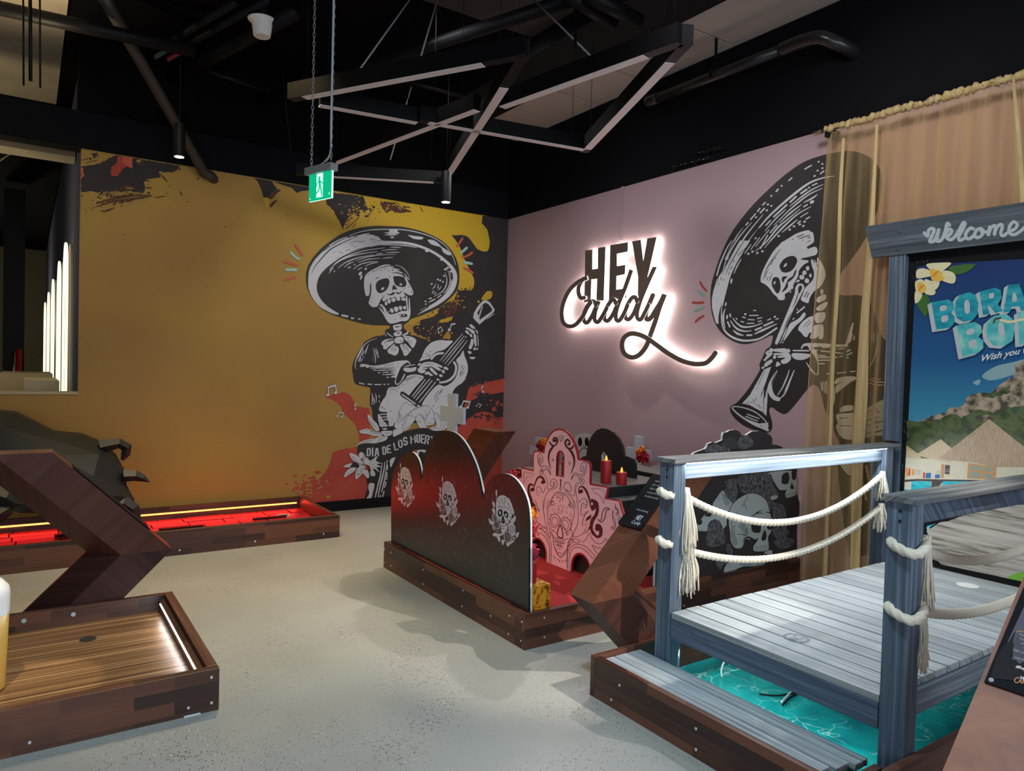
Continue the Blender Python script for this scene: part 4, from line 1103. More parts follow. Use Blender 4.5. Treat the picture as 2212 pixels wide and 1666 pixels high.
def curtain_mesh():
    mb = MB(); NY, NZ = 420, 26; zt, zb = 3.27, .04; rd = random.Random(3)
    ph = [rd.uniform(0, 6) for _ in range(6)]
    vs = []
    for j in range(NZ+1):
        t = j/NZ; z = zt+(zb-zt)*t
        yl = 3.03+.09*min(1, t*1.6)
        for i in range(NY+1):
            u = i/NY; y = yl+(.2-yl)*u
            fl = min(1, .25+t*2.5)
            x = 4.675 + fl*(.030*sin(u*95+ph[0]+.8*sin(t*3+u*9)+2*sin(u*23))+.016*sin(u*41+ph[1]+1.2*t)+.010*sin(u*210+ph[2]+t))
            if t < .03: x += .006*sin(u*600)
            vs.append((x, y, z))
    fs = [(j*(NY+1)+i, j*(NY+1)+i+1, (j+1)*(NY+1)+i+1, (j+1)*(NY+1)+i) for j in range(NZ) for i in range(NY)]
    mb.add(vs, fs, 'sheer', True); return mb
curtain_mesh().build('sheer_panel', cur)
def fold(pts, w, name='gathered_fold'):
    mb = MB(); q = cr([Vector((a, b, 0)) for a, b in pts], False, 5); n = len(q); vs = []
    W = cr([Vector((a, 0, 0)) for a in w], False, 5)
    for i, p in enumerate(q):
        ww = W[min(i, len(W)-1)].x
        for k in range(9):
            th = pi*k/8; c = at(p.x, p.y, x=4.63)
            c2 = at(p.x-ww*cos(th), p.y, x=4.63)
            vs.append(Vector((4.63-.018*sin(th)-.004*sin(th*5), c2.y, c.z)))
    fs = [(i*9+k, i*9+k+1, (i+1)*9+k+1, (i+1)*9+k) for i in range(n-1) for k in range(8)]
    mb.add(vs, fs, 'sheer_fold', True); mb.build(name, cur)
fold([(1823, 300), (1816, 420), (1811, 600), (1801, 760), (1796, 900), (1790, 1060), (1783, 1220), (1780, 1285)], [2.5, 3.5, 4, 3.5, 3, 3, 5, 6])
fold([(1895, 270), (1888, 400), (1880, 540), (1868, 700), (1862, 850), (1853, 1000), (1848, 1200), (1846, 1275)], [2, 4, 7, 9, 13, 12, 10, 10])
fold([(2190, 170), (2200, 300), (2210, 460)], [2, 6, 8])
# ruffled heading over the rod
hd = MB(); rd = random.Random(5); NY = 260; vs = []
for j in range(9):
    th = 2*pi*j/8
    for i in range(NY+1):
        y = 3.03-2.85*i/NY; r = .022+.007*sin(i*.9+j*.5+sin(i*.37)*3)+rd.uniform(-.007, .007)
        vs.append((4.665+cos(th)*r, y, 3.293+sin(th)*r*1.1))
hd.add(vs, [(j*(NY+1)+i, j*(NY+1)+i+1, (j+1)*(NY+1)+i+1, (j+1)*(NY+1)+i) for j in range(8) for i in range(NY)], 'sheer_fold', True)
hd.build('gathered_heading', cur)
rod = thing('curtain_rod', (4.665, 1.6, 3.26), 'brass curtain rod on a small bracket carrying the sheer gold curtain', 'curtain rod')
MB().tube([(4.665, 3.125, 3.293), (4.665, .15, 3.293)], .013, 'brass', 12).build('rod', rod)
MB().lathe((4.665, 3.06, 3.293), [(.017, 0), (.017, .065), (.0135, .068), (.012, .07)], 'brass', 14, (0, 1, 0)).build('finial', rod)
MB().box(4.65, WB-.001, 3.0, 3.03, 3.24, 3.30, 'blackmetal').build('bracket', rod)
# tape end and coiled cables above the pink wall
def coil(c0, c1, w, label):
    o = thing('cable_coil', at(*c0, x=WB-.03), label, 'cable')
    mb = MB(); rd = random.Random(int(c0[0])); P = []
    for i in range(46):
        t = i/45; px = c0[0]+(c1[0]-c0[0])*t; py = c0[1]+(c1[1]-c0[1])*t
        P.append(at(px+sin(i*1.3)*w*rd.uniform(.3, 1), py+cos(i*1.7)*w*.7*rd.uniform(.3, 1), x=WB-.026-rd.uniform(.005, .03)))
    mb.tube(cr(P, False, 3), .005, 'blackmetal', 6); mb.build('cable', o)
    MB().tube([at(*c0, x=WB-.022), at(*c1, x=WB-.022)], .006, 'grey', 6).build('clip_bar', o)
coil((1502, 331), (1560, 319), 9, 'looped black cable bunch on the black band above the pink wall')
coil((1455, 360), (1530, 341), 6, 'cable run lying along the top edge of the pink wall')
# ================================================================ red-lit course along the back wall
def screws(parent, pts, r=.006, n=(0, -1, 0), m='zinc'):
    n = Vector(n); r *= .75
    for p in pts:
        MB().lathe(Vector(p)-n*.001, [(r*1.5, 0), (r*1.5, .0025), (r*.7, .004), (r*.3, .0015)], m, 12, n).build('screw', parent)
def holeart(parent, c, r, name='cup_hole', m='screw_dark', ring=None):
    mb = MB(); mb.lathe(c, [(r, 0), (r, .0015)], m, 28)
    mb.build(name, parent)
    if ring:
        q = MB(); P = [Vector(c)+Vector((cos(2*pi*i/32)*r*1.08, sin(2*pi*i/32)*r*1.08, .003)) for i in range(32)]
        q.tube(P, r*.09, ring, 6, closed=True); q.build('cup_ring', parent)
tr = thing('red_golf_course', (0, 6.7, 0), 'long low wooden trough against the ochre wall, tiled floor lit red by a strip', 'mini golf course')
X0, X1, Y0, Y1, H = -3.2, 2.335, 6.15, 7.235, .193
MB().box(X0, X1, Y0, Y0+.035, 0, H, 'butX').build('front_board', tr)
MB().box(X0, X1, Y1-.035, Y1, 0, H, 'butX').build('back_board', tr)
MB().box(X1-.035, X1, Y0+.036, Y1-.036, 0, H, 'butY').build('end_board', tr)
MB().box(X0, X0+.035, Y0+.036, Y1-.036, 0, H, 'butY').build('end_board', tr)
MB().box(X0, X1-.01, Y0-.003, Y0+.04, H, H+.006, 'rimX').build('rim', tr)
def tiles():
    mb = MB(); rd = random.Random(4); y = Y0+.036; row = 0
    mb.box(X0+.036, X1-.036, Y0+.036, Y1-.036, .02, .075, 'screw_dark')
    while y < Y1-.05:
        h = .16; x = X0+.036-rd.uniform(0, .25)
        while x < X1-.04:
            wd = rd.choice([.24, .30, .34, .42]); a, b = max(x, X0+.036), min(x+wd, X1-.037)
            if b-a > .03: mb.box(a+.006, b-.006, y+.006, min(y+h, Y1-.036)-.006, .06, .082+rd.choice([0, 0, .004]), 'tile')
            x += wd
        y += h
    return mb
M['tile'] = mat('red_clay_tile', (.50, .015, .025), .42, bscale=12, bump=.1)
tiles().build('tiled_floor', tr)
for (a, b, y) in ((1.42, 1.62, 6.45), (1.75, 2.05, 6.78), (.95, 1.3, 6.7), (-.15, .06, 6.55), (.2, .45, 6.85)):
    MB().box(a, b, y, y+.05, .086, .10, 'blackmetal').build('grate', tr)
MB().box(X0+.05, .28, Y1-.043, Y1-.0355, .128, .142, 'led_red').build('led_strip', tr)
MB().box(.34, X1-.06, Y1-.043, Y1-.0355, .128, .142, 'led_red').build('led_strip', tr)
MB().box(X0+.05, X1-.06, Y1-.048, Y1-.0357, .148, .156, 'butX').build('led_lip', tr)
light('strip_glow_red', 'AREA', (1.3, Y1-.06, .150), (1.3, Y0, .05), 3.4, (1, .002, .02), 1.9, .02)
light('strip_glow_red', 'AREA', (-.8, Y1-.06, .150), (-.8, Y0, .05), 3.4, (1, .002, .02), 2.1, .02)
hc = at(612, 1115, z=.087); holeart(tr, hc, .055, ring='whiteplast')
screws(tr, [at(x, y, y=Y0-.001) for x, y in ((388, 1189), (551, 1170), (699, 1154))], .007)

# dark faceted bull with curling horns standing over the red course
def bull():
    o = thing('faceted_bull_sculpture', (-.4, 6.65, .2), 'large black faceted bull sculpture with a looped horn, over the red-lit course', 'sculpture')
    Z = 2.976
    q = lambda x, y, d: at(x/Z, 840+y/Z, y=d)
    V = [q(-620, 420, 6.62), q(-300, 150, 6.75), q(0, 148, 6.72), q(105, 160, 6.7), q(360, 290, 6.68), q(540, 303, 6.72), q(650, 348, 6.72), q(745, 420, 6.66),
         q(800, 520, 6.56), q(815, 620, 6.52), q(865, 715, 6.5), q(872, 800, 6.52), q(760, 760, 6.42), q(-400, 420, 6.4), q(0, 235, 6.45), q(340, 330, 6.46),
         q(640, 420, 6.44), q(600, 560, 6.32), q(700, 690, 6.34), q(780, 690, 6.4), q(100, 520, 6.28), q(360, 430, 6.3), q(400, 640, 6.26), q(-100, 640, 6.3), q(0, 760, 6.32), q(-400, 800, 6.4), q(640, 790, 6.4), q(300, 800, 6.4), q(130, 800, 6.36)]
    F = [(0, 1, 13), (1, 14, 13), (1, 2, 14), (2, 3, 14), (3, 4, 15), (3, 15, 14), (4, 5, 15), (5, 16, 15), (5, 6, 16), (6, 7, 16), (7, 8, 16), (8, 17, 16), (8, 9, 17), (9, 19, 17), (9, 10, 19), (10, 11, 12), (10, 12, 19), (19, 12, 18), (17, 19, 18), (17, 18, 22), (16, 17, 21), (15, 16, 21), (14, 15, 21), (14, 21, 20), (13, 14, 20), (13, 20, 23), (20, 21, 22), (21, 17, 22), (20, 22, 28), (22, 27, 28), (22, 18, 26), (22, 26, 27), (18, 12, 26), (20, 28, 24), (20, 24, 23), (13, 23, 25), (23, 24, 25), (0, 13, 25)]
    back = [v+Vector((0, 1, 0))*(7.0-v.y)*.9 for v in V]
    mb = MB(); n = len(V); mb.add(V, F, 'bull'); mb.add(back, [tuple(reversed(f)) for f in F], 'bull')
    edges = {}
    for f in F:
        for a, b in zip(f, f[1:]+f[:1]): edges[(a, b)] = 1
    for (a, b) in edges:
        if (b, a) not in edges: mb.add([V[b], V[a], back[a], back[b]], [(0, 1, 2, 3)], 'bull')
    mb.build('body', o)
    def horn(pts, w, d, name='horn'):
        P = [q(a, b, d) for a, b in pts]; mb = MB(); k = len(P); vs = []
        for i, p in enumerate(P):
            t = (P[min(i+1, k-1)]-P[max(i-1, 0)]).normalized(); s_ = Vector((-t.z, 0, t.x)); ww = w[i]
            vs += [p+s_*ww, p+Vector((0, -ww*.9, 0)), p-s_*ww, p+Vector((0, ww*.9, 0))]
        fs = [(i*4+j, i*4+(j+1) % 4, i*4+4+(j+1) % 4, i*4+4+j) for i in range(k-1) for j in range(4)]
        mb.add(vs, fs+[(0, 1, 2, 3), tuple(reversed(range(4*k-4, 4*k)))], 'bull'); mb.build(name, o)
    horn([(640, 375), (765, 350), (815, 378), (808, 420), (785, 460)], [.055, .042, .042, .034, .012], 6.6)
    horn([(790, 560), (870, 558), (915, 575), (962, 600)], [.05, .045, .03, .003], 6.5)
    horn([(-60, 660), (40, 690), (100, 730), (150, 745)], [.10, .09, .05, .004], 6.28)
    horn([(-160, 800), (-20, 800), (50, 770), (70, 740)], [.12, .09, .05, .005], 6.26, 'muzzle')
    horn([(720, 740), (790, 730), (850, 770), (868, 880)], [.06, .06, .055, .05], 6.45, 'leg')
M['bull'] = mat('charcoal_painted_facets', (.014, .0155, .016), .5, bscale=5)
bull()

# ================================================================ near left course box
lb = thing('timber_golf_tee', (-.3, 3.95, 0), 'low dark hardwood tray with striped plank floor and a white light strip, front left', 'mini golf course')
bx0, bx1, by0, by1 = -1.6, .722, 3.325, 4.578
MB().box(bx0, bx1, by0, by0+.042, 0, .187, 'butX').build('front_board', lb, .002)
MB().box(bx0, bx1-.045, by1-.042, by1, 0, .187, 'butX').build('back_board', lb, .002)
MB().box(bx1-.045, bx1, by0+.043, by1, 0, .187, 'rimY').build('side_board', lb, .002)
MB().box(bx1-.075, bx1-.046, by0+.043, by1-.043, .10, .16, 'butY').build('light_batten', lb)
MB().box(bx1-.079, bx1-.0752, by0+.07, by1-.09, .146, .153, 'led_white').build('led_strip', lb)
M['zebra'] = grain('striped_plank_floor', 'X', (.030, .014, .009), (.17, .088, .038), (.42, .26, .125), .45, 62, .4, .15, p=(.36, .52, .68))
MB().box(bx0+.042, bx1-.046, by0+.043, by1-.043, .03, .098, 'zebra').build('plank_floor', lb)
light('strip_glow_white', 'AREA', (bx1-.085, 3.95, .14), (bx1-.9, 3.95, .05), 1.1, (.95, .96, 1), .95, .02).rotation_euler.z += 0
holeart(lb, at(190, 1381, z=.099), .038)
screws(lb, [at(x, y, y=by0-.001) for x, y in ((457, 1464), (457, 1519), (407, 1530), (64, 1605))], .006)
screws(lb, [at(x, y, y=by1-.044) for x, y in ((51, 1342), (158, 1328))], .011, m='conduit')
MB().box(at(398, 1553, z=0).x, at(434, 1545, z=0).x, by0-.002, by0+.02, 0, .006, 'cream_edge').build('packing_shim', lb)
# giant cup
cu = thing('beer_cup_obstacle', (-.172, 3.80, .098), 'tall yellow beer cup with a white foam dome lid standing in the tray, left edge', 'cup')
M['beer'] = mat('amber_cup', (.80, .50, .10), .25, bscale=2); M['foam'] = mat('frosted_white_lid', (.72, .74, .78), .35, bscale=3)
MB().lathe((-.172, 3.80, .098), [(.096, 0), (.108, .012), (.121, .335)], 'beer', 36).build('glass', cu)
MB().lathe((-.172, 3.80, .4335), [(.1215, 0), (.124, .08), (.119, .11), (.095, .14), (.05, .156), (.001, .161)], 'foam', 36).build('lid', cu)

# ================================================================ arrow shaped information stands
M['plaque'] = mat('black_gloss_plaque', (.006, .006, .009), .6, spec=.12)
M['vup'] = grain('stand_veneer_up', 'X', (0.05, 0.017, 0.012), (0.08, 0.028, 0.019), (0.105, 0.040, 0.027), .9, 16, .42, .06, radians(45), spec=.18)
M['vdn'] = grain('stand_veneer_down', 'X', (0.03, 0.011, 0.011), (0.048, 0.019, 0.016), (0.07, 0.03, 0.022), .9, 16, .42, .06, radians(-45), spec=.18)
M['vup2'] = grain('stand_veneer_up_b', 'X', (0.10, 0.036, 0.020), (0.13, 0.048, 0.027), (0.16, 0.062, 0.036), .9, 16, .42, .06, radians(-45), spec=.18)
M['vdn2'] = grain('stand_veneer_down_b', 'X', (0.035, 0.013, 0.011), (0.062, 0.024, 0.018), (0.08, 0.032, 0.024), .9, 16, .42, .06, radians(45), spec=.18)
M['vY'] = grain('stand_veneer_y', 'Y', (0.045, 0.016, 0.01), (0.1, 0.038, 0.02), (0.15, 0.058, 0.03), .9, 16, .42, .06, radians(0), spec=.18)
def stand(name, o, tipf, s, mu, md, width=.19, top=1.03, foot=0.0, chamfer=True, flipw=1, axis='x', th=.42):
    """< shaped lectern: profile in the plane of axis and z, tip at the coordinate tip (near side at base plane)"""
    tu, base = tipf; zt = .434
    def P(a, z, w):
        u = tu + s*a; v = base + flipw*w
        return Vector((u, v, z)) if axis == 'x' else Vector((v, u, z))
    def arm(z1, nm, m):
        dz = abs(z1-zt); cut = []
        if chamfer: sec = [(0, 0), (.265, 0), (th, .15), (th, width), (0, width)]
        else: sec = [(0, 0), (th, 0), (th, width), (0, width)]
        A0 = [P(a, zt+ (0 if z1 < zt else 0), w) for a, w in sec]
        A1 = [P(a+dz, z1, w) for a, w in sec]
        mb = MB(); n = len(sec)
        mb.add(A0+A1, [(i, (i+1) % n, n+(i+1) % n, n+i) for i in range(n)]+[tuple(reversed(range(n))), tuple(range(n, 2*n))], m)
        mb.build(nm, o)
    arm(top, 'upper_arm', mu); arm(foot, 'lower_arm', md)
s1 = thing('arrow_information_stand', (.4, 4.68, 0), 'dark timber arrow-shaped stand pointing right, bolted behind the tray at the left edge', 'information stand')
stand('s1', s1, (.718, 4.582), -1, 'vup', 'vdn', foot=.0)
for k in range(1):   # thin printed board on the sloping top side
    P = [Vector((.718-a+.002, w, .434+a+.002)) for a, w in ((.12, 4.60), (.5, 4.60), (.5, 4.755), (.12, 4.755))]
    MB().prism(P, (.004, 0, .004), 'black').build('printed_board', s1)
s2 = thing('arrow_information_stand', (2.6, 2.7, 0), 'brown arrow-shaped stand pointing left beside the dock, small black printed plaque on its slope', 'information stand')
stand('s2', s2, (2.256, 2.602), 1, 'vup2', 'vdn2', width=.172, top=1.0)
P = [Vector((2.256+a-.005, w, .434+a+.005)) for a, w in ((.315, 2.606), (.56, 2.606), (.56, 2.772), (.315, 2.772))]
MB().prism(P, (-.005, 0, .005), 'plaque').build('plaque', s2)
pa = Art('x', 0, -1)
def slopefn(x0, y0, W_, u0=None):
    def fn(p, off):   # p=(across 0..1 from far to near, up 0..1)
        a = .315+.245*p[1]; w = 2.772-.166*p[0]
        return Vector((2.256+a-.0105-.4*off, w, .434+a+.0105+.4*off))
    return fn
M['plaqtxt'] = mat('pale_print', (.42, .44, .48), .5); M['plaqorange'] = mat('orange_print', (.75, .33, .06), .5)
pa.fn = slopefn(0, 0, 0)
art_text(pa, 'plaqtxt', 'HEY', (.55, .14), (.80, .14), .09, .02, vdir=(0, 1)); art_text(pa, 'plaqtxt', 'Caddy', (.5, .06), (.88, .06), .06, .0, .3, vdir=(0, 1))
art_text(pa, 'plaqtxt', '#heycaddymg', (.35, .30), (.85, .30), .03, .0, vdir=(0, 1))
for k in range(5): art_text(pa, 'plaqtxt', ['the dead rise to play', 'putt past the altar', 'light a candle', 'pick a door and', 'welcome to day of'][k], (.3, .56+.075*k), (.88-.06*(k % 2), .56+.075*k), .035, vdir=(0, 1))
pa.build('plaque_print', s2)
s3 = thing('arrow_information_stand', (3.33, 5.6, 0), 'brown arrow-shaped stand seen end on between the tall black arch and the corner', 'information stand')
stand('s3', s3, (5.59, 3.235), -1, 'vY', 'vY', width=.195, top=1.02, chamfer=False, axis='y', th=-.36)
s4 = thing('arrow_information_stand', (2.6, .85, 0), 'large brown arrow-shaped stand in the right foreground with a black city skyline plaque', 'information stand')
M['slope4'] = patches('brown_lacquered_slope', [(.19, .060, .030), (.33, .12, .062), (.24, .08, .042), (.38, .145, .078)], 5, .5, stretch=(1, .6, 1), pos=[.3, .45, .55, .7])
stand('s4', s4, (2.174, .70), 1, 'slope4', 'slope4', width=.275, top=1.22, chamfer=False)
def onslope(px, py, off=0):
    """point of the photograph on the sloping face of the right hand stand"""
    d = RT*((px-1106)/FPX) - UP*((py-833)/FPX) + FW
    c = 2.174-.434-off*1.414
    return CAM + d*((CAM.x-CAM.z-c)/(d.z-d.x))
p0 = onslope(2127.4, 1476); p1 = onslope(2212, 1292)
a0 = p0.x; a1 = 2.174+.72; w1 = p0.y
K4 = lambda a, w, o=0: Vector((a-o*.707, w, a-2.174+.434+o*.707))
MB().prism([K4(a0, w1), K4(a1, w1), K4(a1, .72), K4(a0, .72)], (-.005, 0, .005), 'plaque').build('plaque', s4)
MB().lathe(onslope(2141, 1469, .0075), [(.0075, 0), (.006, .002)], 'grey', 14, (-1, 0, 1)).build('screw', s4)
D4 = Art('x', 0, -1); D4.step = .0006
D4.fn = lambda p, off: onslope(2030+p[0]/4.005, 1250+p[1]/4.005, .0078+D4.lay*.0005)
M['sky4'] = mat('dusk_sky_print', (.12, .11, .14), .6, spec=.12); M['tower4'] = mat('dark_tower_print', (.022, .018, .022), .6, spec=.12); M['box4'] = mat('grey_text_box', (.09, .085, .11), .6, spec=.12)
D4.poly('sky4', [(520, 690), (730, 240), (760, 780), (700, 760), (660, 730)], False)
D4.lay += 1
D4.poly('tower4', [(480, 700), (545, 590), (570, 560), (600, 545), (650, 460), (655, 468), (632, 548), (640, 570), (625, 700), (660, 705), (690, 740), (760, 700), (760, 900), (440, 860)])
D4.poly('box4', [(680, 480), (760, 500), (760, 690), (600, 680), (625, 620), (640, 560)])
D4.lay += 1
D4.line('plaqorange', [(668, 462), (684, 450), (692, 464), (704, 452), (714, 466), (726, 456), (740, 468)], 4)
for t, a, b, h in (('Welcome', (688, 492), (800, 522), 20), ('This hole', (690, 528), (800, 558), 20), ('crosses', (704, 566), (800, 594), 20), ('the light', (724, 604), (800, 626), 20), ('fight your way', (640, 624), (830, 680), 20), ('Get to', (645, 688), (740, 712), 20)):
    art_text(D4, 'plaqtxt', t, a, b, h)
art_text(D4, 'whiteplast', '#hey', (655, 770), (760, 802), 28, .02, .4)
art_text(D4, 'whiteplast', 'HEY', (700, 872), (780, 896), 30, .04)
D4.lay += 1
D4.line('plaqorange', [(690, 862), (668, 858), (650, 872), (648, 890), (664, 902), (684, 896), (694, 880), (704, 884), (700, 900), (716, 904), (722, 886), (734, 890), (730, 908), (750, 912)], 7)
D4.build('plaque_print', s4)
# ================================================================ altar course
ab = thing('altar_golf_course', (3.54, 4.13, 0), 'dark hardwood box with red turf lane holding the painted altar boards, centre of the room', 'mini golf course')
ax0, ax1, ay0, ay1, AH = 2.283, 4.785, 3.19, 5.075, .198
MB().box(ax0, ax1, ay0, ay0+.035, 0, AH, 'butX').build('front_board', ab, .002)
MB().box(ax0, ax1, ay1-.035, ay1, 0, AH, 'butX').build('back_board', ab, .002)
MB().box(ax0, ax0+.035, ay0+.036, ay1-.036, 0, AH, 'butY').build('left_board', ab, .002)
MB().box(ax1-.035, ax1, ay0+.036, ay1-.036, 0, AH, 'butY').build('right_board', ab)
MB().box(ax0+.036, ax1-.036, ay0+.036, ay1-.036, .03, .170, 'redfloor').build('turf_lane', ab)
screws(ab, [at(x, y, x=ax0-.001) for x, y in ((830, 1187), (844, 1194), (830, 1215), (844, 1223), (914, 1231), (914, 1262), (1000, 1276), (998, 1310), (1060, 1331), (1100, 1331), (1127, 1344), (1098, 1370), (1125, 1385)) if at(x, y, x=ax0).z > .01], .005, (-1, 0, 0))
screws(ab, [at(x, y, y=ay0-.001) for x, y in ((1176, 1335), (1176, 1377))], .005)
screws(ab, [at(x, y, y=ay0-.001) for x, y in ((1478, 1274), (1478, 1309))], .005)

# black scalloped board with three sugar skulls
blk_fn = patches('black_rose_print_board', [(.011, .011, .012), (.018, .018, .019), (.055, .055, .058)], 30, .32, pos=[.3, .60, .70])
M['blackboard'] = blk_fn
sb = thing('scalloped_altar_board', (2.335, 4.13, AH), 'black three-arched board with three white sugar skull prints on the altar box', 'altar board')
BX = 2.322
bp = lambda L_: [at(a, b, x=BX) for a, b in L_]
arch = [(845, 1172), (845, 1060), (848, 1030), (856, 1005), (868, 987), (880, 978), (890, 978), (900, 990), (906, 1010), (909, 1040), (914, 1010), (922, 975), (932, 950), (945, 936), (966, 931), (985, 938), (1003, 958), (1020, 990), (1032, 1025), (1040, 1062), (1043, 1078), (1050, 1050), (1062, 1032), (1080, 1024), (1098, 1026), (1115, 1040), (1130, 1065), (1139, 1095), (1142, 1130), (1142, 1318)]
def smooth_arch(L_):
    out = [L_[0]]
    segs = [L_[0:10], L_[9:21], L_[20:]]
    for sg_ in segs[:2]: out += [tuple(p[:2]) for p in cr([Vector((a, b, 0)) for a, b in sg_[1 if sg_ is segs[0] else 0:]], False, 4)]
    out += [tuple(p[:2]) for p in cr([Vector((a, b, 0)) for a, b in segs[2][:-1]], False, 4)] + [L_[-1]]
    r = [out[0]]
    for p in out[1:]:
        if hypot(p[0]-r[-1][0], p[1]-r[-1][1]) > .5: r.append(p)
    return r
pts = [Vector((BX, p.y, p.z)) for p in bp(smooth_arch(arch))]
for p in pts:
    if p.z < .24: p.z = AH+.001
MB().prism(pts, (.012, 0, 0), 'blackboard', 'black').build('printed_face', sb)
MB().prism([p+Vector((.0125, 0, 0)) for p in pts], (.012, 0, 0), 'cream_edge', 'cream_edge').build('pale_backing', sb)
SK = Art('x', BX, -1)
M['roseG'] = mat('rose_grey_print', (.075, .07, .072), .4); M['skw'] = mat('skull_white_print', (.50, .49, .53), .4); M['skg'] = mat('skull_grey_print', (.26, .25, .27), .4)
SKULL = '''
skw b 320 245 340 185 355 245 350 330 338 345 325 300
skw t 5 8 5 345 340 340 380 330 430
skw b 250 455 275 460 305 510 300 590 280 595 255 540
skw b 238 625 265 605 300 630 320 690 310 740 280 735 255 690
skg b 235 800 262 720 330 720 370 820 400 900 420 1000 400 1100 300 1130 250 1060 240 960
skw b 165 840 185 840 240 910 270 900 280 940 240 975 200 960 175 910
skw b 250 1200 300 1160 400 1180 460 1170 480 1200 430 1230 380 1240 300 1240
skw b 345 1240 400 1235 425 1280 415 1360 380 1335
skw b 450 1330 490 1310 525 1345 485 1440 460 1390
skw b 330 520 345 430 380 350 460 312 540 330 590 380 640 440 690 520 710 640 690 760 660 860 620 920 590 960 580 1080 500 1190 460 1160 440 1060 420 960 400 880 350 830 335 700
skw b 595 390 625 385 660 460 690 540 720 620 740 700 720 760 690 700 650 560
skw b 660 880 700 830 765 770 775 860 740 920 700 960 660 930
skw b 610 960 660 935 720 960 760 1020 765 1120 750 1210 690 1230 640 1170 610 1080
skg b 500 1180 560 1110 640 1150 690 1250 700 1330 640 1390 570 1370 510 1300
skw b 765 1200 810 1150 845 1150 835 1230 790 1270
skw b 700 1240 740 1260 770 1300 740 1310
skw b 560 1390 640 1380 720 1320 735 1350 640 1430 590 1470
L+
black b 370 700 400 640 440 630 475 670 470 750 430 790 390 780
black b 505 690 540 670 580 690 610 760 590 820 550 810 515 750
black b 450 900 470 800 490 760 515 850 535 920 500 950 465 935
black t 4 14 4 420 980 480 1010 540 1000
black t 4 12 4 430 1040 480 1065 535 1050
black p 400 880 430 900 430 960 410 940
black p 550 940 570 935 560 1010 545 980
black m 11 370 560 420 590 390 540 440 580 470 540 460 600 520 540 510 600 560 560 550 600 580 590 620 640 400 470 430 520 470 440 480 500 520 450 510 510 560 430 540 480 440 380 470 420 540 370 520 420 600 480 630 540 630 560 650 620 410 420 380 470 650 660 690 650 660 720 700 720 670 780 700 800 580 850 620 880 600 880 640 900 370 800 400 840 390 850 420 870
black t 3 9 3 300 680 320 650 330 700 300 720
roseG b 270 820 300 760 340 800 340 880 300 900
roseG b 290 960 340 900 390 960 380 1050 320 1060
roseG b 260 1100 330 1080 420 1090 430 1150 340 1160
roseG b 530 1200 580 1140 640 1200 660 1290 610 1350 550 1320
black o 9 640 1040 680 990 730 1040 740 1130 690 1160 650 1110
black o 8 665 1050 695 1030 715 1070 710 1120 680 1110
black m 6 700 900 740 800 260 520 285 560 790 1240 820 1180
L+
skw b 400 700 420 665 445 690 440 740 415 745
skw b 540 740 560 715 580 750 575 785 550 785
skw t 4 10 4 480 850 490 890 485 920
skw t 3 7 3 300 1000 340 1060 400 1030
skw t 3 7 3 330 930 360 900
skw t 3 7 3 560 1180 600 1230 620 1300
skw t 3 6 3 280 870 300 800 320 830
skw t 3 7 3 320 1100 360 1130 410 1120
'''
def mapskull(c, s):   # c: pixel of the middle of this skull, s: size relative to the traced one
    base = at(1040+505/10.41, 1040+850/10.41, x=BX); tgt = at(*c, x=BX)
    def fn(p, off):
        v = at(1040+p[0]/10.41, 1040+p[1]/10.41, x=BX)
        return Vector((BX-.0004*SK.lay-.0004-SK.sub*1.3e-5, tgt.y+(v.y-base.y)*s, tgt.z+(v.z-base.z)*s))
    return fn
for c, s_ in (((1088.5, 1121.6), 1), ((968.5, 1085), 1), ((875.5, 1050), 1)):
    SK = Art('x', BX, -1); SK.fn = mapskull(c, s_)
    SK.run(SKULL); SK.build('sugar_skull_print', sb)

# pink bell-tower board
pb = thing('pink_bell_tower_board', (3.09, 4.03, .17), 'pink stepped bell-tower board with a line-drawn sugar skull and two arched holes', 'altar board')
PX = 3.10
M['pinkboard'] = mat('pink_board', (.82, .56, .60), .5, bscale=2); M['rededge'] = mat('dark_red_edge', (.32, .012, .022), .45); M['ink'] = mat('dark_maroon_ink', (.055, .006, .008), .5)
C1 = lambda x, y: (1120+x/8.3308, 900+y/8.3308)
C2 = lambda x, y: (1120+x/8.3308, 1080+y/8.3308)
outl = [C1(-60, 1085), C1(55, 1092), C1(52, 920), C1(268, 975), C1(268, 700)] + [tuple(p[:2]) for p in cr([Vector((*C1(a, b), 0)) for a, b in ((268, 700), (285, 645), (330, 620), (462, 648))], False, 3)][1:] + \
    [tuple(p[:2]) for p in cr([Vector((*C1(a, b), 0)) for a, b in ((462, 648), (480, 520), (540, 380), (620, 270), (720, 232), (840, 262), (940, 370), (1010, 510), (1050, 640), (1072, 768))], False, 4)][1:] + \
    [tuple(p[:2]) for p in cr([Vector((*C1(a, b), 0)) for a, b in ((1072, 768), (1200, 795), (1265, 840), (1292, 930), (1282, 1215))], False, 3)][1:] + [C1(1600, 1270), C1(1562, 1472), C1(1810, 1512), C2(1910, 350)]
Q = [at(a, b, x=PX) for a, b in outl]
yc = (at(*C1(268, 975), x=PX).y+at(*C1(1292, 1000), x=PX).y)/2
last = Q[-1]
Q += [Vector((PX, last.y-.07, last.z-.28)), Vector((PX, last.y-.07, .171))]
yl = 2*yc-(last.y-.07)
Q += [Vector((PX, yl, .171)), Vector((PX, yl, last.z-.28)), Vector((PX, 2*yc-last.y, last.z))]
Q += [Vector((PX, 2*yc-Q[len(outl)-2].y, Q[len(outl)-2].z))]
base_n = len(Q)
def archhole(pts, closed_bottom=False):
    return [at(*C2(a, b), x=PX) for a, b in pts]
H1 = archhole([(950, 1305), (950, 1120), (975, 1020), (1030, 965), (1085, 958), (1160, 990), (1230, 1060), (1275, 1160), (1290, 1260), (1292, 1420)])
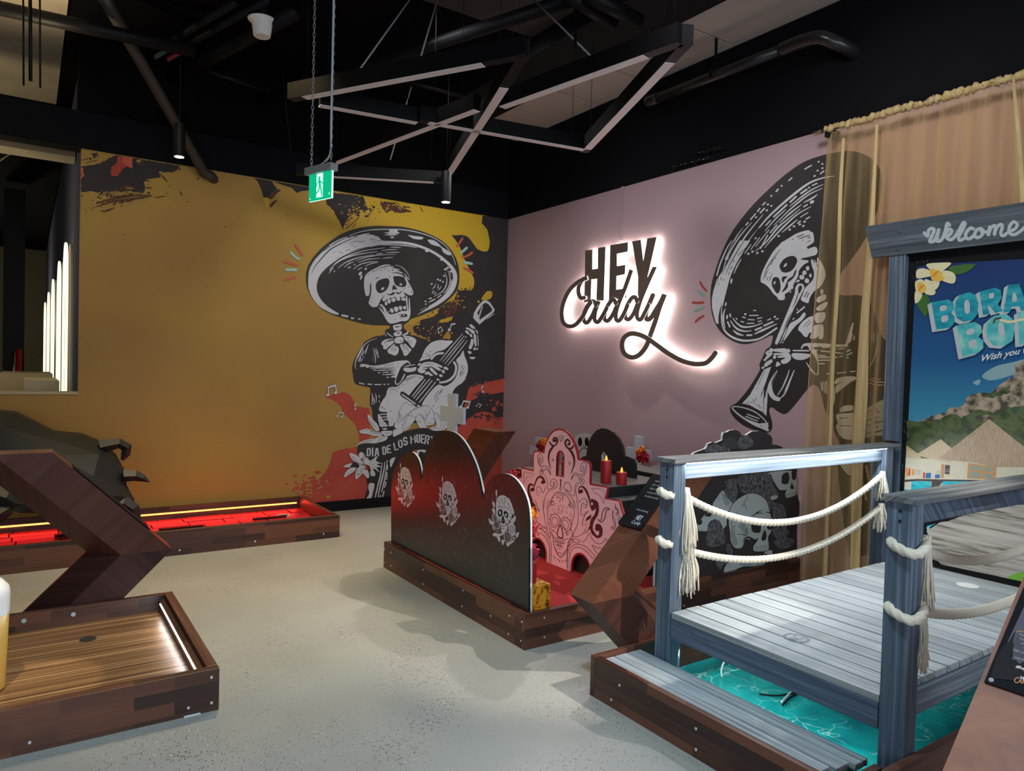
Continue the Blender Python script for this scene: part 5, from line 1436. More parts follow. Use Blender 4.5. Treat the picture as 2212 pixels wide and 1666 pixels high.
hw = H1[0].y-H1[-1].y; hc1 = (H1[0].y+H1[-1].y)/2; htop = max(p.z for p in H1)
def archpoly(cy, w, z0, ztop, n=12):
    r = w/2; return [Vector((PX, cy+r, z0))]+[Vector((PX, cy+r*cos(pi*i/n), ztop-r*1.05+r*1.05*sin(pi*i/n))) for i in range(n+1)]+[Vector((PX, cy-r, z0))]
hc2 = at(*C2(360, 690), x=PX).y
arch_r = archpoly(hc1, hw, .171, htop); arch_l = archpoly(hc2, hw, .171, htop)
win = archpoly(at(*C1(755, 800), x=PX).y, at(*C1(690, 900), x=PX).y-at(*C1(818, 930), x=PX).y, at(*C1(750, 1075), x=PX).z, at(*C1(755, 625), x=PX).z)
# outline with the two door notches, window as a hole (two faces split at the middle of the window)
def board_mesh(Q, wins, x, th, mface, medge):
    lo = [q for q in Q]
    # put notches in the bottom edge: bottom edge runs from y small to y large
    i0 = len(outl)+1
    poly = lo[:i0+1] + list(reversed(arch_r)) + list(reversed(arch_l)) + lo[i0+1:]
    poly = [Vector((x, p.y, p.z)) for p in poly]; W_ = [[Vector((x, p.y, p.z)) for p in w_] for w_ in wins]
    mb = MB(); off = Vector((th, 0, 0))
    loops = [poly]+W_; flat = [v for l_ in loops for v in l_]
    t = tessellate_polygon([[Vector((p.y, p.z, 0)) for p in l_] for l_ in loops])
    mb.add(flat, [tuple(a) for a in t], mface); mb.add([v+off for v in flat], [tuple(a) for a in t], 'black')
    for l_ in loops:
        n = len(l_); mb.add(l_+[p+off for p in l_], [(i, (i+1) % n, n+(i+1) % n, n+i) for i in range(n)], medge)
    return mb
board_mesh(Q, [win], PX, .018, 'pinkboard', 'rededge').build('board', pb)
PA = Art('x', PX, -1)
def edge_line(P, w, closed=True):
    q = [Vector((p.y, p.z)) for p in P]
    if closed: q += [q[0], q[1]]
    vs, fs = ribbon(q, w)
    PA.mb.add([Vector((PX-.0006, v.x, v.y)) for v in vs], fs, 'rededge')
edge_line(Q[:len(outl)], .012, False)
for w_ in (arch_r, arch_l): edge_line(w_, .014, False)
edge_line(win, .012)
PA.lay = 2
PA.run('''
@ 1120 900 8.3308
ink t 24 40 8 560 460 590 510 630 530 600 570 560 640 540 740 555 850 585 940
ink t 20 34 30 630 530 680 500 700 440 680 390 640 390 625 430 650 450
ink t 30 42 8 985 530 960 570 915 585 960 650 1000 750 1000 860 970 960 945 1025
ink t 30 34 20 915 585 860 540 840 470 870 420 905 430 920 480 895 500
ink d 46 650 440 900 500
ink s 5 745 345 800 340 815 375 765 450 725 375 745 345
ink s 4 725 375 815 375
ink s 4 750 375 765 450 785 375 765 345
ink o 8 600 780 618 760 632 785 615 805
ink o 8 900 840 918 818 935 845 915 868
ink o 8 345 720 380 670 420 700 440 780 430 830 410 835 395 800 405 770 390 740 375 760 370 820 400 880 460 890 510 900 560 970 578 1050 540 980 500 945 460 960 440 1010 420 1045 390 1040 380 990 400 955 430 980 410 1000 430 940 400 900 360 840
ink o 8 1220 950 1215 850 1170 825 1130 860 1110 930 1120 985 1145 990 1160 950 1155 910 1175 900 1185 950 1170 1020 1130 1050 1080 1040 1020 1010 980 1050 950 1138 1000 1060 1050 1050 1080 1090 1100 1160 1130 1220 1165 1220 1180 1160 1160 1125 1130 1150 1150 1180 1110 1100 1160 1080 1200 1020
ink p 740 1128 778 1130 768 1150 765 1260 748 1260 750 1150
ink o 8 735 1305 755 1270 775 1290 765 1320
ink s 5 100 995 265 1035 230 1080 160 1090 90 1190 100 995
ink s 5 1310 1290 1530 1335 1530 1565 1480 1450 1420 1395 1360 1370 1310 1290
ink t 8 34 40 270 1320 290 1230 340 1110 400 1085 450 1130 450 1190
ink d 60 435 1185 240 1320
ink t 30 40 60 260 1240 210 1220 180 1290 190 1400 225 1500 240 1700
ink p 240 1520 330 1620 300 1600 270 1640 240 1640
ink t 10 40 10 1080 1330 1100 1270 1160 1270 1220 1340 1270 1470 1300 1620 1330 1700
ink d 66 1105 1355
ink d 60 1335 1660
ink t 20 40 40 1300 1540 1350 1510 1410 1560 1420 1680
ink t 6 8 6 455 1045 500 1100 520 1200 525 1310 590 1290 650 1260 655 1200 630 1175 630 1240 600 1260 575 1230 575 1170 610 1130 660 1130 695 1180 690 1260 640 1300 560 1330 500 1400 470 1500 450 1666
ink t 6 8 6 1085 1195 1040 1200 1010 1300 1000 1430 900 1370 850 1300 890 1340 940 1340 945 1280 910 1200 860 1185 820 1220 820 1290 860 1370 940 1440 1000 1540 1040 1666
ink t 6 8 6 320 1320 330 1280 370 1260 410 1310 445 1375 490 1250
ink o 4 320 1370 330 1410 370 1410 385 1370 360 1330
ink t 6 8 6 1090 1550 1060 1480 1030 1350 1040 1260 1090 1195
ink t 6 8 6 1090 1555 1140 1490 1200 1480 1235 1560 1210 1640 1170 1620
ink t 6 10 6 530 1666 560 1560 620 1430 680 1370 740 1358 820 1390 900 1470 960 1580 985 1666
ink m 11 700 1380 720 1420 740 1370 750 1420 790 1380 770 1430 830 1400 790 1440 660 1410 700 1450 690 1470 740 1440 820 1480 790 1440 740 1540 750 1470 800 1530 780 1460 600 1480 640 1450 620 1520 580 1560 560 1600 610 1590 900 1520 930 1560 890 1600 940 1590 670 1560 680 1570 820 1600 825 1590
ink o 7 580 1540 610 1510 635 1560 600 1590
ink t 5 10 5 1740 1580 1745 1640 1800 1720
@ 1120 1080 8.3308
ink t 6 8 6 450 0 440 120 460 260 480 400 520 510
ink t 6 10 6 530 0 515 120 520 250 530 380 530 430 555 480 560 560 600 610 625 700 640 830 700 970 765 1028 860 930 880 840 905 740 960 650 970 580 940 520 970 380 1000 280 1000 150 985 0
ink t 6 8 6 1040 0 1070 150 1075 300 1060 440 1010 560 975 660 1060 660 1160 600 1230 480
ink o 9 570 400 575 300 640 260 710 280 745 350 720 450 650 490 600 470
ink o 7 600 400 610 330 650 310 700 340 705 400 660 455 620 440
ink o 9 765 360 800 320 870 330 930 390 945 470 910 550 860 560 800 490 770 430
ink o 7 790 380 830 360 880 390 900 460 880 520 850 530 810 470
ink m 11 640 250 640 225 680 255 690 230 600 280 580 260 820 320 820 290 870 330 890 305 920 370 945 350 575 350 550 340 560 420 540 430 590 490 580 510 660 500 660 520 720 460 735 475 760 440 745 450 800 520 780 530 860 580 850 600 930 540 950 555
ink o 16 745 455 705 560 700 640 730 670 790 680 795 600 775 510
ink m 10 650 680 830 700 650 740 830 790 670 700 665 760 700 700 695 780 730 700 725 790 760 710 755 800 790 710 785 800 820 720 810 790 670 800 800 850 690 790 690 830 720 790 715 845 750 800 745 850 780 810 770 850
ink m 10 700 870 710 890 730 870 735 895 760 870 765 890 580 520 680 600 600 560 640 540 600 600 610 640 830 580 900 640 860 560 870 640 890 590 930 600 640 830 700 960 860 900 780 980 740 940 700 980 740 940 770 990 830 720 900 690 650 700 620 640
ink o 6 705 180 720 120 760 95 795 140 790 210 760 248 725 230
ink m 6 725 160 735 190 740 150 735 190 755 190 765 215 780 180 760 200 550 20 600 60 610 10 580 80 640 90 600 110 620 100 670 95 560 130 570 100 900 70 960 120 920 80 930 140 870 130 900 160 830 120 860 150 550 190 570 220 600 160 620 210 650 150 660 210 830 200 850 240 870 200 880 260 900 250 950 300 560 240 540 260 940 230 970 330
ink o 6 900 90 930 60 970 100 950 140
ink m 14 632 1015 640 1028 658 1040 664 1058 702 1060 706 1085 736 1080 738 1120 778 1085 782 1110 818 1095 822 1115 852 1085 856 1100
ink p 215 0 250 60 320 150 340 340 300 290 260 200 225 100
ink s 40 1320 0 1360 60 1370 140 1330 170
ink d 62 1325 130 1420 530
ink t 50 62 30 1410 60 1420 180 1390 280 1330 370 1310 480 1330 590 1400 660
ink t 30 66 40 1330 560 1400 660 1470 640 1480 540 1450 470 1410 460 1400 530
ink p 1300 330 1200 390 1230 320 1310 260
ink p 1290 440 1240 560 1170 610 1220 590 1300 500
ink o 13 1430 345 1450 375 1490 350 1500 260 1530 180 1580 140 1640 170 1580 190 1560 290 1530 370 1480 400
ink o 8 1705 185 1690 280 1740 380 1740 500 1690 530 1670 490 1700 500 1720 420 1690 330
ink o 7 1745 80 1740 130 1790 180 1800 260 1790 200 1740 150
ink o 7 1755 240 1780 225 1785 265 1760 275
ink o 7 1840 330 1810 300 1790 350 1830 460 1800 400
ink t 6 8 6 250 510 400 520 500 620 575 760 590 900 585 1130
ink t 6 8 6 270 580 400 600 500 700 550 820 560 1000 550 1130
ink t 6 8 6 890 1260 885 1000 920 880 1000 810 1100 800 1220 850 1320 950 1390 1030
ink t 6 8 6 925 1280 915 1050 940 930 1010 860 1100 855 1200 910 1290 1000 1350 1070
ink t 6 8 6 870 1240 870 1000 900 830 960 680
ink t 6 8 6 1150 770 1220 700 1270 600 1310 680 1400 780 1500 780 1570 690 1590 760
ink t 6 8 6 970 695 1120 740 1010 770 970 695
ink t 6 8 6 905 830 980 750 940 720 905 830
ink t 6 8 6 385 500 510 520 480 580 385 500
ink t 6 8 6 520 590 570 690 570 600 520 590
ink t 6 8 6 1320 810 1420 860 1520 870
ink t 6 8 6 1320 810 1370 900 1430 980
ink t 6 8 6 1260 210 1140 280 1120 200 1150 60 1220 100 1240 20
ink t 6 8 6 1250 420 1160 460 1150 400 1210 230 1260 210
ink t 6 8 6 290 290 340 400 450 480 515 500
ink t 6 8 6 300 0 340 120 375 210 330 150
''')
PA.build('ink_drawing', pb)

# marigold block with candle
mg = patches('marigold_print', [(.09, .015, .004), (.42, .12, .006), (.72, .28, .01), (.68, .36, .02)], 30, .55, detail=5, pos=[.34, .42, .50, .62])
M['marig'] = mg
o = MB().box(2.348, 2.48, 3.2265, 3.43, .1705, .333, 'marig').build('marigold_print_block')
tag(o, 'small block printed with orange marigolds at the front corner of the altar box', 'block')
def candle(name, c, r, h, label, group=None, fl=.04):
    t = thing('red_candle', c, label, 'candle', group)
    MB().lathe(c, [(r*.98, 0), (r, .004), (r, h-.006), (r*.93, h), (r*.7, h-.001), (r*.3, h-.004)], 'candlewax', 24).build('wax', t)
    MB().lathe(Vector(c)+Vector((0, 0, h-.004)), [(.004, 0), (.0095*fl/.04, .010), (.0085*fl/.04, fl*.5), (.004, fl*.8), (.0006, fl)], 'flame', 10).build('flame', t)
c = at(1158, 1265, z=.334); candle('c', (2.395, 3.30, .3335), .032, .115, 'red candle on the marigold block beside the black scalloped board')

# tiered black altar
ta = thing('tiered_black_altar', (3.9, 4.2, .17), 'stepped black altar platform behind the pink board, carrying candles and arches', 'altar')
M['altartop'] = mat('worn_dark_grey_top', (.13, .13, .12), .35, bscale=8); M['altarside'] = mat('matt_black_side', (.016, .018, .018), .6)
def tier(x0, x1, y0, y1, z0, z1):
    m = MB().box(x0, x1, y0, y1, z0, z1-.006, 'altarside'); m.box(x0, x1, y0, y1, z1-.0055, z1, 'altartop'); m.build('tier', ta)
tier(3.145, 3.85, 3.47, 4.65, .171, .705); tier(3.15, 3.80, 3.585, 4.60, .7055, .778)
tier(3.86, 4.10, 3.585, 4.9, .171, .80)
candle('a', (3.323, 3.731, .7785), .037, .155, 'tall red candle on the black altar tier in front of the black arch')
candle('b', (3.371, 3.625, .7785), .037, .085, 'short red candle on the front corner of the black altar tier')
candle('d', (3.30, 4.14, .7785), .037, .10, 'red candle half hidden behind the right shoulder of the pink bell-tower board')
candle('e', (3.36, 4.36, .7785), .035, .15, 'red candle seen through the narrow window of the pink board')
candle('f', (2.42, 4.93, .171), .04, .60, 'tall red pillar candle peeping over the far arch of the black scalloped board', fl=.06)
# black arch board on the altar
KX = 3.66
KP = [(1372, 1040), (1372, 1003), (1368, 992), (1357, 987), (1347, 985), (1344, 965), (1336, 947), (1325, 934), (1312, 927), (1300, 925), (1288, 930), (1277, 943), (1270, 960), (1266, 985), (1258, 987), (1250, 995), (1248, 1040)]
K3 = [at(a, b, x=KX) for a, b in KP]
for p in (K3[0], K3[-1]): p.z = .779
hole = [at(a, b, x=KX) for a, b in ((1300, 1010), (1299, 984), (1303, 976), (1308, 979), (1310, 1012))]
o = thing('black_bell_arch_board', (KX, 4.1, .778), 'plain black arched board with a narrow window standing on the altar tiers', 'altar board')
mb = MB(); loops = [K3, hole]; flat = [v for l_ in loops for v in l_]; off = Vector((.02, 0, 0))
t_ = tessellate_polygon([[Vector((p.y, p.z, 0)) for p in l_] for l_ in loops])
mb.add(flat, t_, 'altarside'); mb.add([v+off for v in flat], t_, 'altarside')
for l_ in loops:
    n = len(l_); mb.add(l_+[p+off for p in l_], [(i, (i+1) % n, n+(i+1) % n, n+i) for i in range(n)], 'cream_edge' if l_ is hole else 'altarside')
mb.build('board', o)
# skull printed fans
def skullfan(pts, x, label):
    P = [at(a, b, x=x) for a, b in cr([Vector((a, b, 0)) for a, b in pts], True, 4) and [(p.x, p.y) for p in cr([Vector((a, b, 0)) for a, b in pts], True, 4)]]
    o = thing('skull_print_cutout', P[0], label, 'cutout board')
    MB().prism(P, (.012, 0, 0), 'skw', 'black').build('board', o)
    a_ = Art('x', x, -1); cx = sum(p[0] for p in pts)/len(pts); cy = sum(p[1] for p in pts)/len(pts); rd = random.Random(int(cx))
    xs = [p[0] for p in pts]; ys = [p[1] for p in pts]; wx = (max(xs)-min(xs)); hy = (max(ys)-min(ys))
    for k in range(3): a_.line('ink', [(cx+wx*(rd.uniform(-.3, .3)), cy+hy*rd.uniform(-.25, .3)), (cx+wx*rd.uniform(-.3, .3), cy+hy*rd.uniform(-.2, .3))], .8)
    for dx in (-.22, .1): a_.poly('black', [(cx+wx*(dx+.10*cos(t)), cy+hy*(-.10+.16*sin(t))) for t in [i*pi/5 for i in range(10)]])
    a_.line('black', [(cx-wx*.3, cy+hy*.30), (cx-wx*.1, cy+hy*.12), (cx+wx*.12, cy+hy*.14), (cx+wx*.28, cy+hy*.34)], 1.6)
    a_.build('skull_print', o)
skullfan([(1240, 950), (1248, 940), (1260, 936), (1276, 937), (1285, 945), (1284, 990), (1270, 1000), (1240, 990)], 4.08, 'white skull-print disc board between the pink board and the black arch')
skullfan([(1388, 1040), (1392, 1022), (1402, 1010), (1416, 1005), (1432, 1006), (1445, 1020), (1448, 1050), (1425, 1060), (1400, 1052)], 4.08, 'white skull-print disc board low on the altar beside the dock post')
# crosses
def blossom(parent, c, r, m, name, seed, n=(-1, 0, 0)):
    rd = random.Random(seed); mb = MB(); c = Vector(c)
    for k in range(70):
        ph = rd.uniform(0, 2*pi); ct = rd.uniform(-.5, 1); st = (1-ct*ct)**.5
        d = Vector((-ct, st*cos(ph), st*sin(ph))); a_ = d.orthogonal().normalized(); b_ = d.cross(a_)
        ang = rd.uniform(0, 6.28); a2 = a_*cos(ang)+b_*sin(ang); b2 = d.cross(a2); q = r*rd.uniform(.35, .5)
        base = c+d*r*rd.uniform(.35, .75)
        mb.add([base, base+a2*q*.6+d*q*.3, base+a2*q+b2*q*.5+d*q*.6, base+a2*q*.6+b2*q+d*q*.55, base+b2*q*.6+d*q*.3], [(0, 1, 2, 3, 4)], m)
    mb.lathe(c+Vector((r*.2, 0, 0)), [(r*.6, 0), (r*.7, r*.3), (r*.4, r*.6)], m, 10, (-1, 0, 0))
    mb.build(name, parent)
def cross(x, cy, ztop, w, bar, h, armz, th, z0, label, fx=None, full=1):
    o = thing('white_cross', (x, cy, z0), label, 'cross')
    mb = MB(); t = w/2; L2 = bar/2
    P = [(cy+t, z0), (cy+t, armz-t), (cy+L2, armz-t), (cy+L2, armz+t), (cy+t, armz+t), (cy+t, ztop), (cy-t, ztop), (cy-t, armz+t), (cy-L2, armz+t), (cy-L2, armz-t), (cy-t, armz-t), (cy-t, z0)]
    mb.prism([Vector((x, a, b)) for a, b in P], (th, 0, 0), 'whitepaint'); mb.build('cross_board', o)
    return o
M['flowerred'] = mat('deep_red_petal', (.38, .006, .015), .6); M['floworange'] = mat('orange_petal', (.85, .26, .01), .6); M['flowpink'] = mat('crimson_petal', (.45, .02, .06), .6)
cc = at(1388, 985, x=4.70)
k1 = cross(4.70, 4.845, .955, .10, .31, 0, .79, .025, .175, 'white cross with a red flower, to the right of the black arch')
k2 = cross(4.70, 6.42, .80, .10, .30, 0, .64, .025, .02, 'white cross by the pink wall half hidden left of the pink board')
k3 = cross(2.47, 4.405, 1.362, .115, .33, 0, 1.215, .02, .171, 'plain white cross rising above the tall middle arch of the black board')
fl = thing('fabric_flower', at(1387, 984, x=4.66), 'deep red and orange fabric flower pinned to the white cross beside the black arch', 'flower')
blossom(fl, at(1388, 987, x=4.66), .065, 'flowerred', 'red_bloom', 1); blossom(fl, at(1387, 971, x=4.67), .035, 'floworange', 'orange_bloom', 2); blossom(fl, at(1378, 976, x=4.67), .026, 'floworange', 'orange_bloom', 3)
fl = thing('fabric_flower', at(1170, 965, x=4.66), 'red and orange fabric flower on the cross left of the pink bell-tower board', 'flower')
blossom(fl, at(1171, 963, x=4.66), .07, 'flowerred', 'red_bloom', 4); blossom(fl, at(1176, 955, x=4.64), .05, 'floworange', 'orange_bloom', 5)
fl = thing('flower_garland', (2.372, 3.6, .4), 'string of crimson and orange fabric flowers hanging on the back of the black scalloped board', 'garland')
for i, (a, b, m_) in enumerate(((1152, 1199, 'flowpink'), (1151, 1188, 'flowpink'), (1148, 1137, 'flowerred'), (1147, 1110, 'floworange'), (1149, 1150, 'flowerred'), (1110, 1027, 'flowerred'))):
    blossom(fl, at(a, b, x=2.39), .042, m_, 'bloom', 10+i)

# skull cut-out board on the front edge of the altar course
kb = thing('skull_cutout_board', (4.2, 3.235, AH), 'grey and black cut-out board of skulls and roses on the box behind the dock rope', 'cutout board')
SY = 3.214
C7 = lambda x, y: (1470+x/6.407, 1000+y/6.407)
C3 = lambda x, y: (1340+x/9.217, 900+y/9.217)
bo = [C3(1480, 720), C3(1560, 690), C3(1620, 670), C3(1700, 640), C3(1730, 600), C3(1745, 545), C3(1830, 510), C3(1900, 525), C3(1960, 500), C3(2030, 470), C3(2040, 380), C3(2060, 320), (1570, 934), (1577, 930), (1587, 929), (1597, 932), (1602, 940), (1609, 944), (1615, 938), (1625, 932), (1640, 931), (1655, 936), (1664, 940), (1669, 948), (1668, 960), (1680, 962), (1690, 966), (1694, 990), (1712, 996), C7(1615, 100), C7(1620, 250), C7(1590, 400), C7(1620, 440), C7(1648, 560), C7(1645, 700), C7(1615, 820), C7(1610, 1000), C7(1615, 1300)]
Bq = [at(a, b, y=SY) for a, b in bo]; Bq[-1].z = AH+.001
Bq += [Vector((3.3, SY, AH+.001)), Vector((3.3, SY, .70)), Vector((3.42, SY, .84)), Vector((3.52, SY, .97))]
MB().prism(Bq, (0, .018, 0), 'D', 'cream_edge', 'black').build('board', kb)
SA = Art('y', SY, -1)
M['bone'] = mat('bone_grey_print', (.42, .47, .47), .5, bscale=6); M['bone2'] = mat('bone_shade_print', (.27, .31, .32), .5); M['leaf'] = patches('grey_rose_print', [(.03, .03, .035), (.09, .09, .10), (.15, .15, .165)], 40, .5, pos=[.35, .5, .65])
SA.run('''
@ 1470 1000 6.407
leaf b 810 180 1180 130 1290 170 1280 300 1350 400 1340 480 1200 500 1050 440 900 430 820 350
leaf b 620 260 760 220 790 340 770 500 700 560 600 420 640 330
leaf b 1250 540 1330 560 1420 590 1460 700 1470 900 1500 960 1420 1060 1300 1020 1260 900 1280 700
leaf b 1290 1090 1420 1030 1560 1060 1570 1110 1500 1170 1400 1190 1320 1150
leaf b 350 1100 370 960 390 860 450 800 540 800 590 900 620 1050 600 1120 500 1160 400 1160
leaf b 480 1350 560 1290 680 1290 700 1380 600 1400 540 1480
leaf b 640 1130 690 1130 720 1220 700 1300 640 1240
leaf b 1150 480 1240 460 1270 560 1240 680 1180 600
@ 1340 900 9.217
leaf b 1740 600 1800 560 1900 540 1950 570 2030 600 2170 640 2160 800 1700 720
leaf b 2040 560 2080 540 2160 620 2180 690 2060 690
@ 1560 930 6
leaf b 220 110 300 60 380 100 400 190 300 240 210 230
G3 b 20 110 120 90 200 150 180 230 40 220
L+
@ 1470 1000 6.407
bone p 640 480 590 380 560 400 450 560 440 620 620 700 700 640 720 560
bone p 330 720 400 680 500 700 640 760 640 860 590 920 570 860 540 800 480 780 420 800 380 860 370 940 350 950 190 940 190 900 260 820
bone b 940 425 1060 430 1160 490 1210 570 1240 690 1262 770 1265 850 1255 960 1215 1030 1225 1130 1215 1210 1120 1230 1020 1225 1005 1160 1060 1070 970 1070 900 1060 880 1110 855 1170 800 1190 740 1170 690 1080 680 950 665 820 680 660 740 550 840 470
bone b 1190 150 1300 120 1450 110 1590 115 1612 170 1610 290 1590 390 1600 440 1540 470 1470 485 1450 440 1460 380 1400 385 1350 350 1290 250 1250 160
bone b 600 1500 640 1400 720 1330 900 1330 1150 1340 1160 1400 1000 1430 860 1440 760 1480 640 1520
bone b 1160 1240 1230 1210 1270 1220 1260 1270 1180 1260
bone b 1250 470 1330 450 1340 490 1260 515
L+
bone2 b 850 840 900 860 930 960 890 1000 850 930 800 880
bone2 b 690 990 740 900 760 1000 790 1120 740 1150 700 1060
bone2 b 800 1370 900 1350 1000 1360 980 1420 850 1430
bone2 p 560 400 600 560 640 600 690 560 640 470
K b 980 870 1000 820 1080 800 1110 840 1110 940 1080 970 1000 955
K b 1190 860 1240 840 1262 860 1255 920 1210 920
K b 1120 1060 1140 980 1170 930 1190 1000 1180 1060 1150 1080
K t 4 30 4 860 1110 880 1060 930 1030 980 1050 1040 1075 1070 1040 1040 1090
K p 1400 180 1440 140 1490 130 1510 200 1490 290 1440 300 1400 280
K b 1540 120 1590 110 1605 170 1590 230 1550 230
K p 1515 350 1540 270 1575 350 1545 370
K t 4 26 4 1380 380 1440 390 1470 370
K s 6 910 440 925 490 890 530 880 580 905 600 905 630 920 660
K s 6 880 580 845 605
K s 5 790 680 770 730
K s 6 720 800 705 860 725 900 700 930 700 970
K s 6 725 895 765 870
K t 5 10 5 790 990 860 990 890 1010 930 990
K s 8 930 900 915 940 930 980
K t 5 16 5 1000 740 1060 690 1140 650
K t 5 16 5 1180 680 1220 690 1250 700
K t 6 14 6 975 750 1060 700 1150 700
K o 7 940 425 1060 430 1160 490 1210 570 1240 690 1262 770 1265 850 1255 960 1215 1030 1225 1130 1215 1210 1120 1230 1020 1225 1005 1160 1060 1070 970 1070 900 1060 880 1110 855 1170 800 1190 740 1170 690 1080 680 950 665 820 680 660 740 550 840 470
K m 5 1040 1170 1040 1225 1075 1170 1075 1228 1110 1165 1112 1228 1150 1160 1152 1220 1180 1155 1185 1215 1010 1165 1220 1150
K m 5 1470 440 1475 485 1500 430 1505 480 1530 425 1535 470 1560 415 1565 460 1590 410 1592 440 1455 445 1600 400
K m 5 220 910 222 940 250 910 252 945 285 915 288 948 320 915 322 948
K b 240 850 290 790 300 830 270 860
K b 330 730 400 690 430 720 400 745
K m 4 620 1430 680 1420 640 1450 720 1430 630 1400 700 1390 1020 1390 1100 1400 1050 1370 1130 1380 540 470 530 510 540 500 560 490 600 430 640 500
leaf b 420 810 480 780 530 830 500 880 430 860
bone2 m 5 400 960 440 1010 440 1010 480 960 460 1060 500 1020 500 1100 540 1040 390 1020 400 1100 560 900 600 960 820 300 880 320 900 340 960 310 1000 240 1040 320 1020 190 1060 300 1110 290 1140 180 1130 230 1170 170 1220 400 1300 350 1300 560 1320 640 1360 600 1380 700 1300 980 1380 1000 1400 920 1440 980 1420 1180 1520 1150
bone2 m 9 670 330 700 280 700 350 720 300 740 380 730 470 430 1090 470 1060 500 990 540 930
''')
SA.build('skull_and_rose_print', kb)
# ================================================================ the dock
dk = thing('timber_dock_walkway', (3.5, 1.87, 0), 'blue-grey weathered timber dock with rope railings standing over painted water, right foreground', 'dock')
dx0, dy0, dy1, DZ, RT_ = 2.55, 1.365, 2.38, .410, 1.142
PWX, PWY = .080, .092
# deck planks run along y
npl = 20; pw = .1015; rd = random.Random(2)
for i in range(npl):
    a = dx0+i*pw
    MB().box(a+.0045, a+pw-.0045, dy0+rd.uniform(0, .003), dy1-rd.uniform(0, .006), DZ-.028, DZ, 'dockdeck').build('deck_plank', dk, .0025)
MB().box(dx0+.002, dx0+.042, dy0+.004, dy1-.004, DZ-.125, DZ-.029, 'bluebeamY').build('front_beam', dk, .002)
MB().box(dx0+.043, 4.60, dy0-.014, dy0+.024, DZ-.125, DZ-.029, 'bluebeamX').build('side_beam', dk, .002)
MB().box(dx0+.043, 4.60, dy1-.03, dy1-.002, DZ-.125, DZ-.029, 'bluebeamX').build('side_beam', dk)
def post(x, y, z0, z1, nm='post'):
    m = MB().box(x, x+PWX, y, y+PWY, z0, z1, 'bluepost'); return m.build(nm, dk, .003)
post(dx0, dy1+.001, .02, RT_-.022); post(dx0, dy0-PWY-.001, .02, RT_-.024)
post(4.43, dy1+.001, .02, RT_-.022); post(4.43, dy0-PWY-.001, .02, RT_-.024)
def rail(y0, y1, top, inner_y, led):
    MB().box(dx0-.015, 4.56, y0, y1, top-.022, top, 'cap').build('rail_cap', dk, .002)
    MB().box(dx0+PWX, 4.43, inner_y, inner_y+.035, top-.107, top-.0225, 'bluebeamX' if led else 'bluebeamY').build('rail_beam', dk, .002)
rail(dy1-.018, dy1+PWY+.012, RT_, dy1+.03, True)
rail(dy0-PWY-.02, dy0+.012, RT_-.004, dy0-.06, False)
MB().box(dx0+PWX+.01, 4.42, dy1-.003, dy1+.009, RT_-.028, RT_-.0225, 'led_white').build('led_strip', dk)
light('rail_strip_glow', 'AREA', (3.5, dy1-.010, RT_-.030), (3.5, dy1+.02, RT_-.5), 4.5, (.93, .96, 1), 1.75, .012)
light('rail_strip_glow', 'AREA', (3.5, dy1-.012, RT_-.032), (3.5, dy0+.3, DZ), 5, (.93, .96, 1), 1.75, .012)
for z in (RT_-.056, RT_-.092):
    for yy in (dy1+.045, dy0-.05):
        MB().lathe((dx0-.0005, yy, z), [(.006, 0), (.006, .002)], 'screw_dark', 12, (-1, 0, 0)).build('bolt_hole', dk)
# emblem burnt in the deck and the far cup
em = Art('z', DZ, 1, .0005)
e0 = at(1720, 1379, z=DZ)
em.fn = lambda p, off: Vector((e0.x+p[0], e0.y+p[1], DZ+.0008))
M['burn'] = mat('burnt_mark', (.09, .10, .10), .7)
for r_ in (.052, .045): em.line('burn', [(r_*cos(t), r_*sin(t)) for t in [i*pi/12 for i in range(24)]], .0025, closed=True)
for P in ([(-.026, .018), (-.026, -.018)], [(-.008, .018), (-.008, -.018)], [(-.026, 0), (-.008, 0)], [(.026, .014), (.012, .020), (.002, 0), (.012, -.02), (.026, -.014)]): em.line('burn', P, .003)
em.build('burnt_emblem', dk)
hp = at(2090, 1265, z=DZ)
MB().lathe((hp.x, hp.y, DZ+.0005), [(.055, 0), (.055, .0012)], 'whiteplast', 30).build('cup_cover', dk)
# ropes ------------------------------------------------------------------
def rope(parent, pts, r=.0185, name='rope', pitch=38, k=16):
    q = cr(pts, False, k); return MB().tube(q, r, 'rope', 14, twist=pitch*1.55).build(name, parent)
def tassel(parent, p, L_, w, seed, n=46, name='frayed_end'):
    rd = random.Random(seed); mb = MB(); p = Vector(p)
    for i in range(n):
        a = rd.uniform(0, 6.28); r0 = rd.uniform(.1, 1)*.014; r1 = rd.uniform(.2, 1)*w; l_ = L_*rd.uniform(.62, 1)
        P = [p+Vector((cos(a)*r0, sin(a)*r0, .02)), p+Vector((cos(a)*r1*.6+rd.uniform(-.004, .004), sin(a)*r1*.6, -l_*.3)), p+Vector((cos(a)*r1*.9+rd.uniform(-.006, .006), sin(a)*r1*.9, -l_*.65)), p+Vector((cos(a)*r1+rd.uniform(-.01, .01), sin(a)*r1+rd.uniform(-.01, .01), -l_))]
        mb.tube(cr(P, False, 3), rd.uniform(.0022, .0042), 'rope', 5)
    return mb.build(name, parent)
def swag(label, group, pl, pr, midp, y, side):
    """rope hung between the posts; pixel hints for its two ends and its lowest point on the plane y"""
    t = thing('dock_rope', pl, label, 'rope', group)
    A_ = at(*pl2[0], y=y) if False else None
    return t
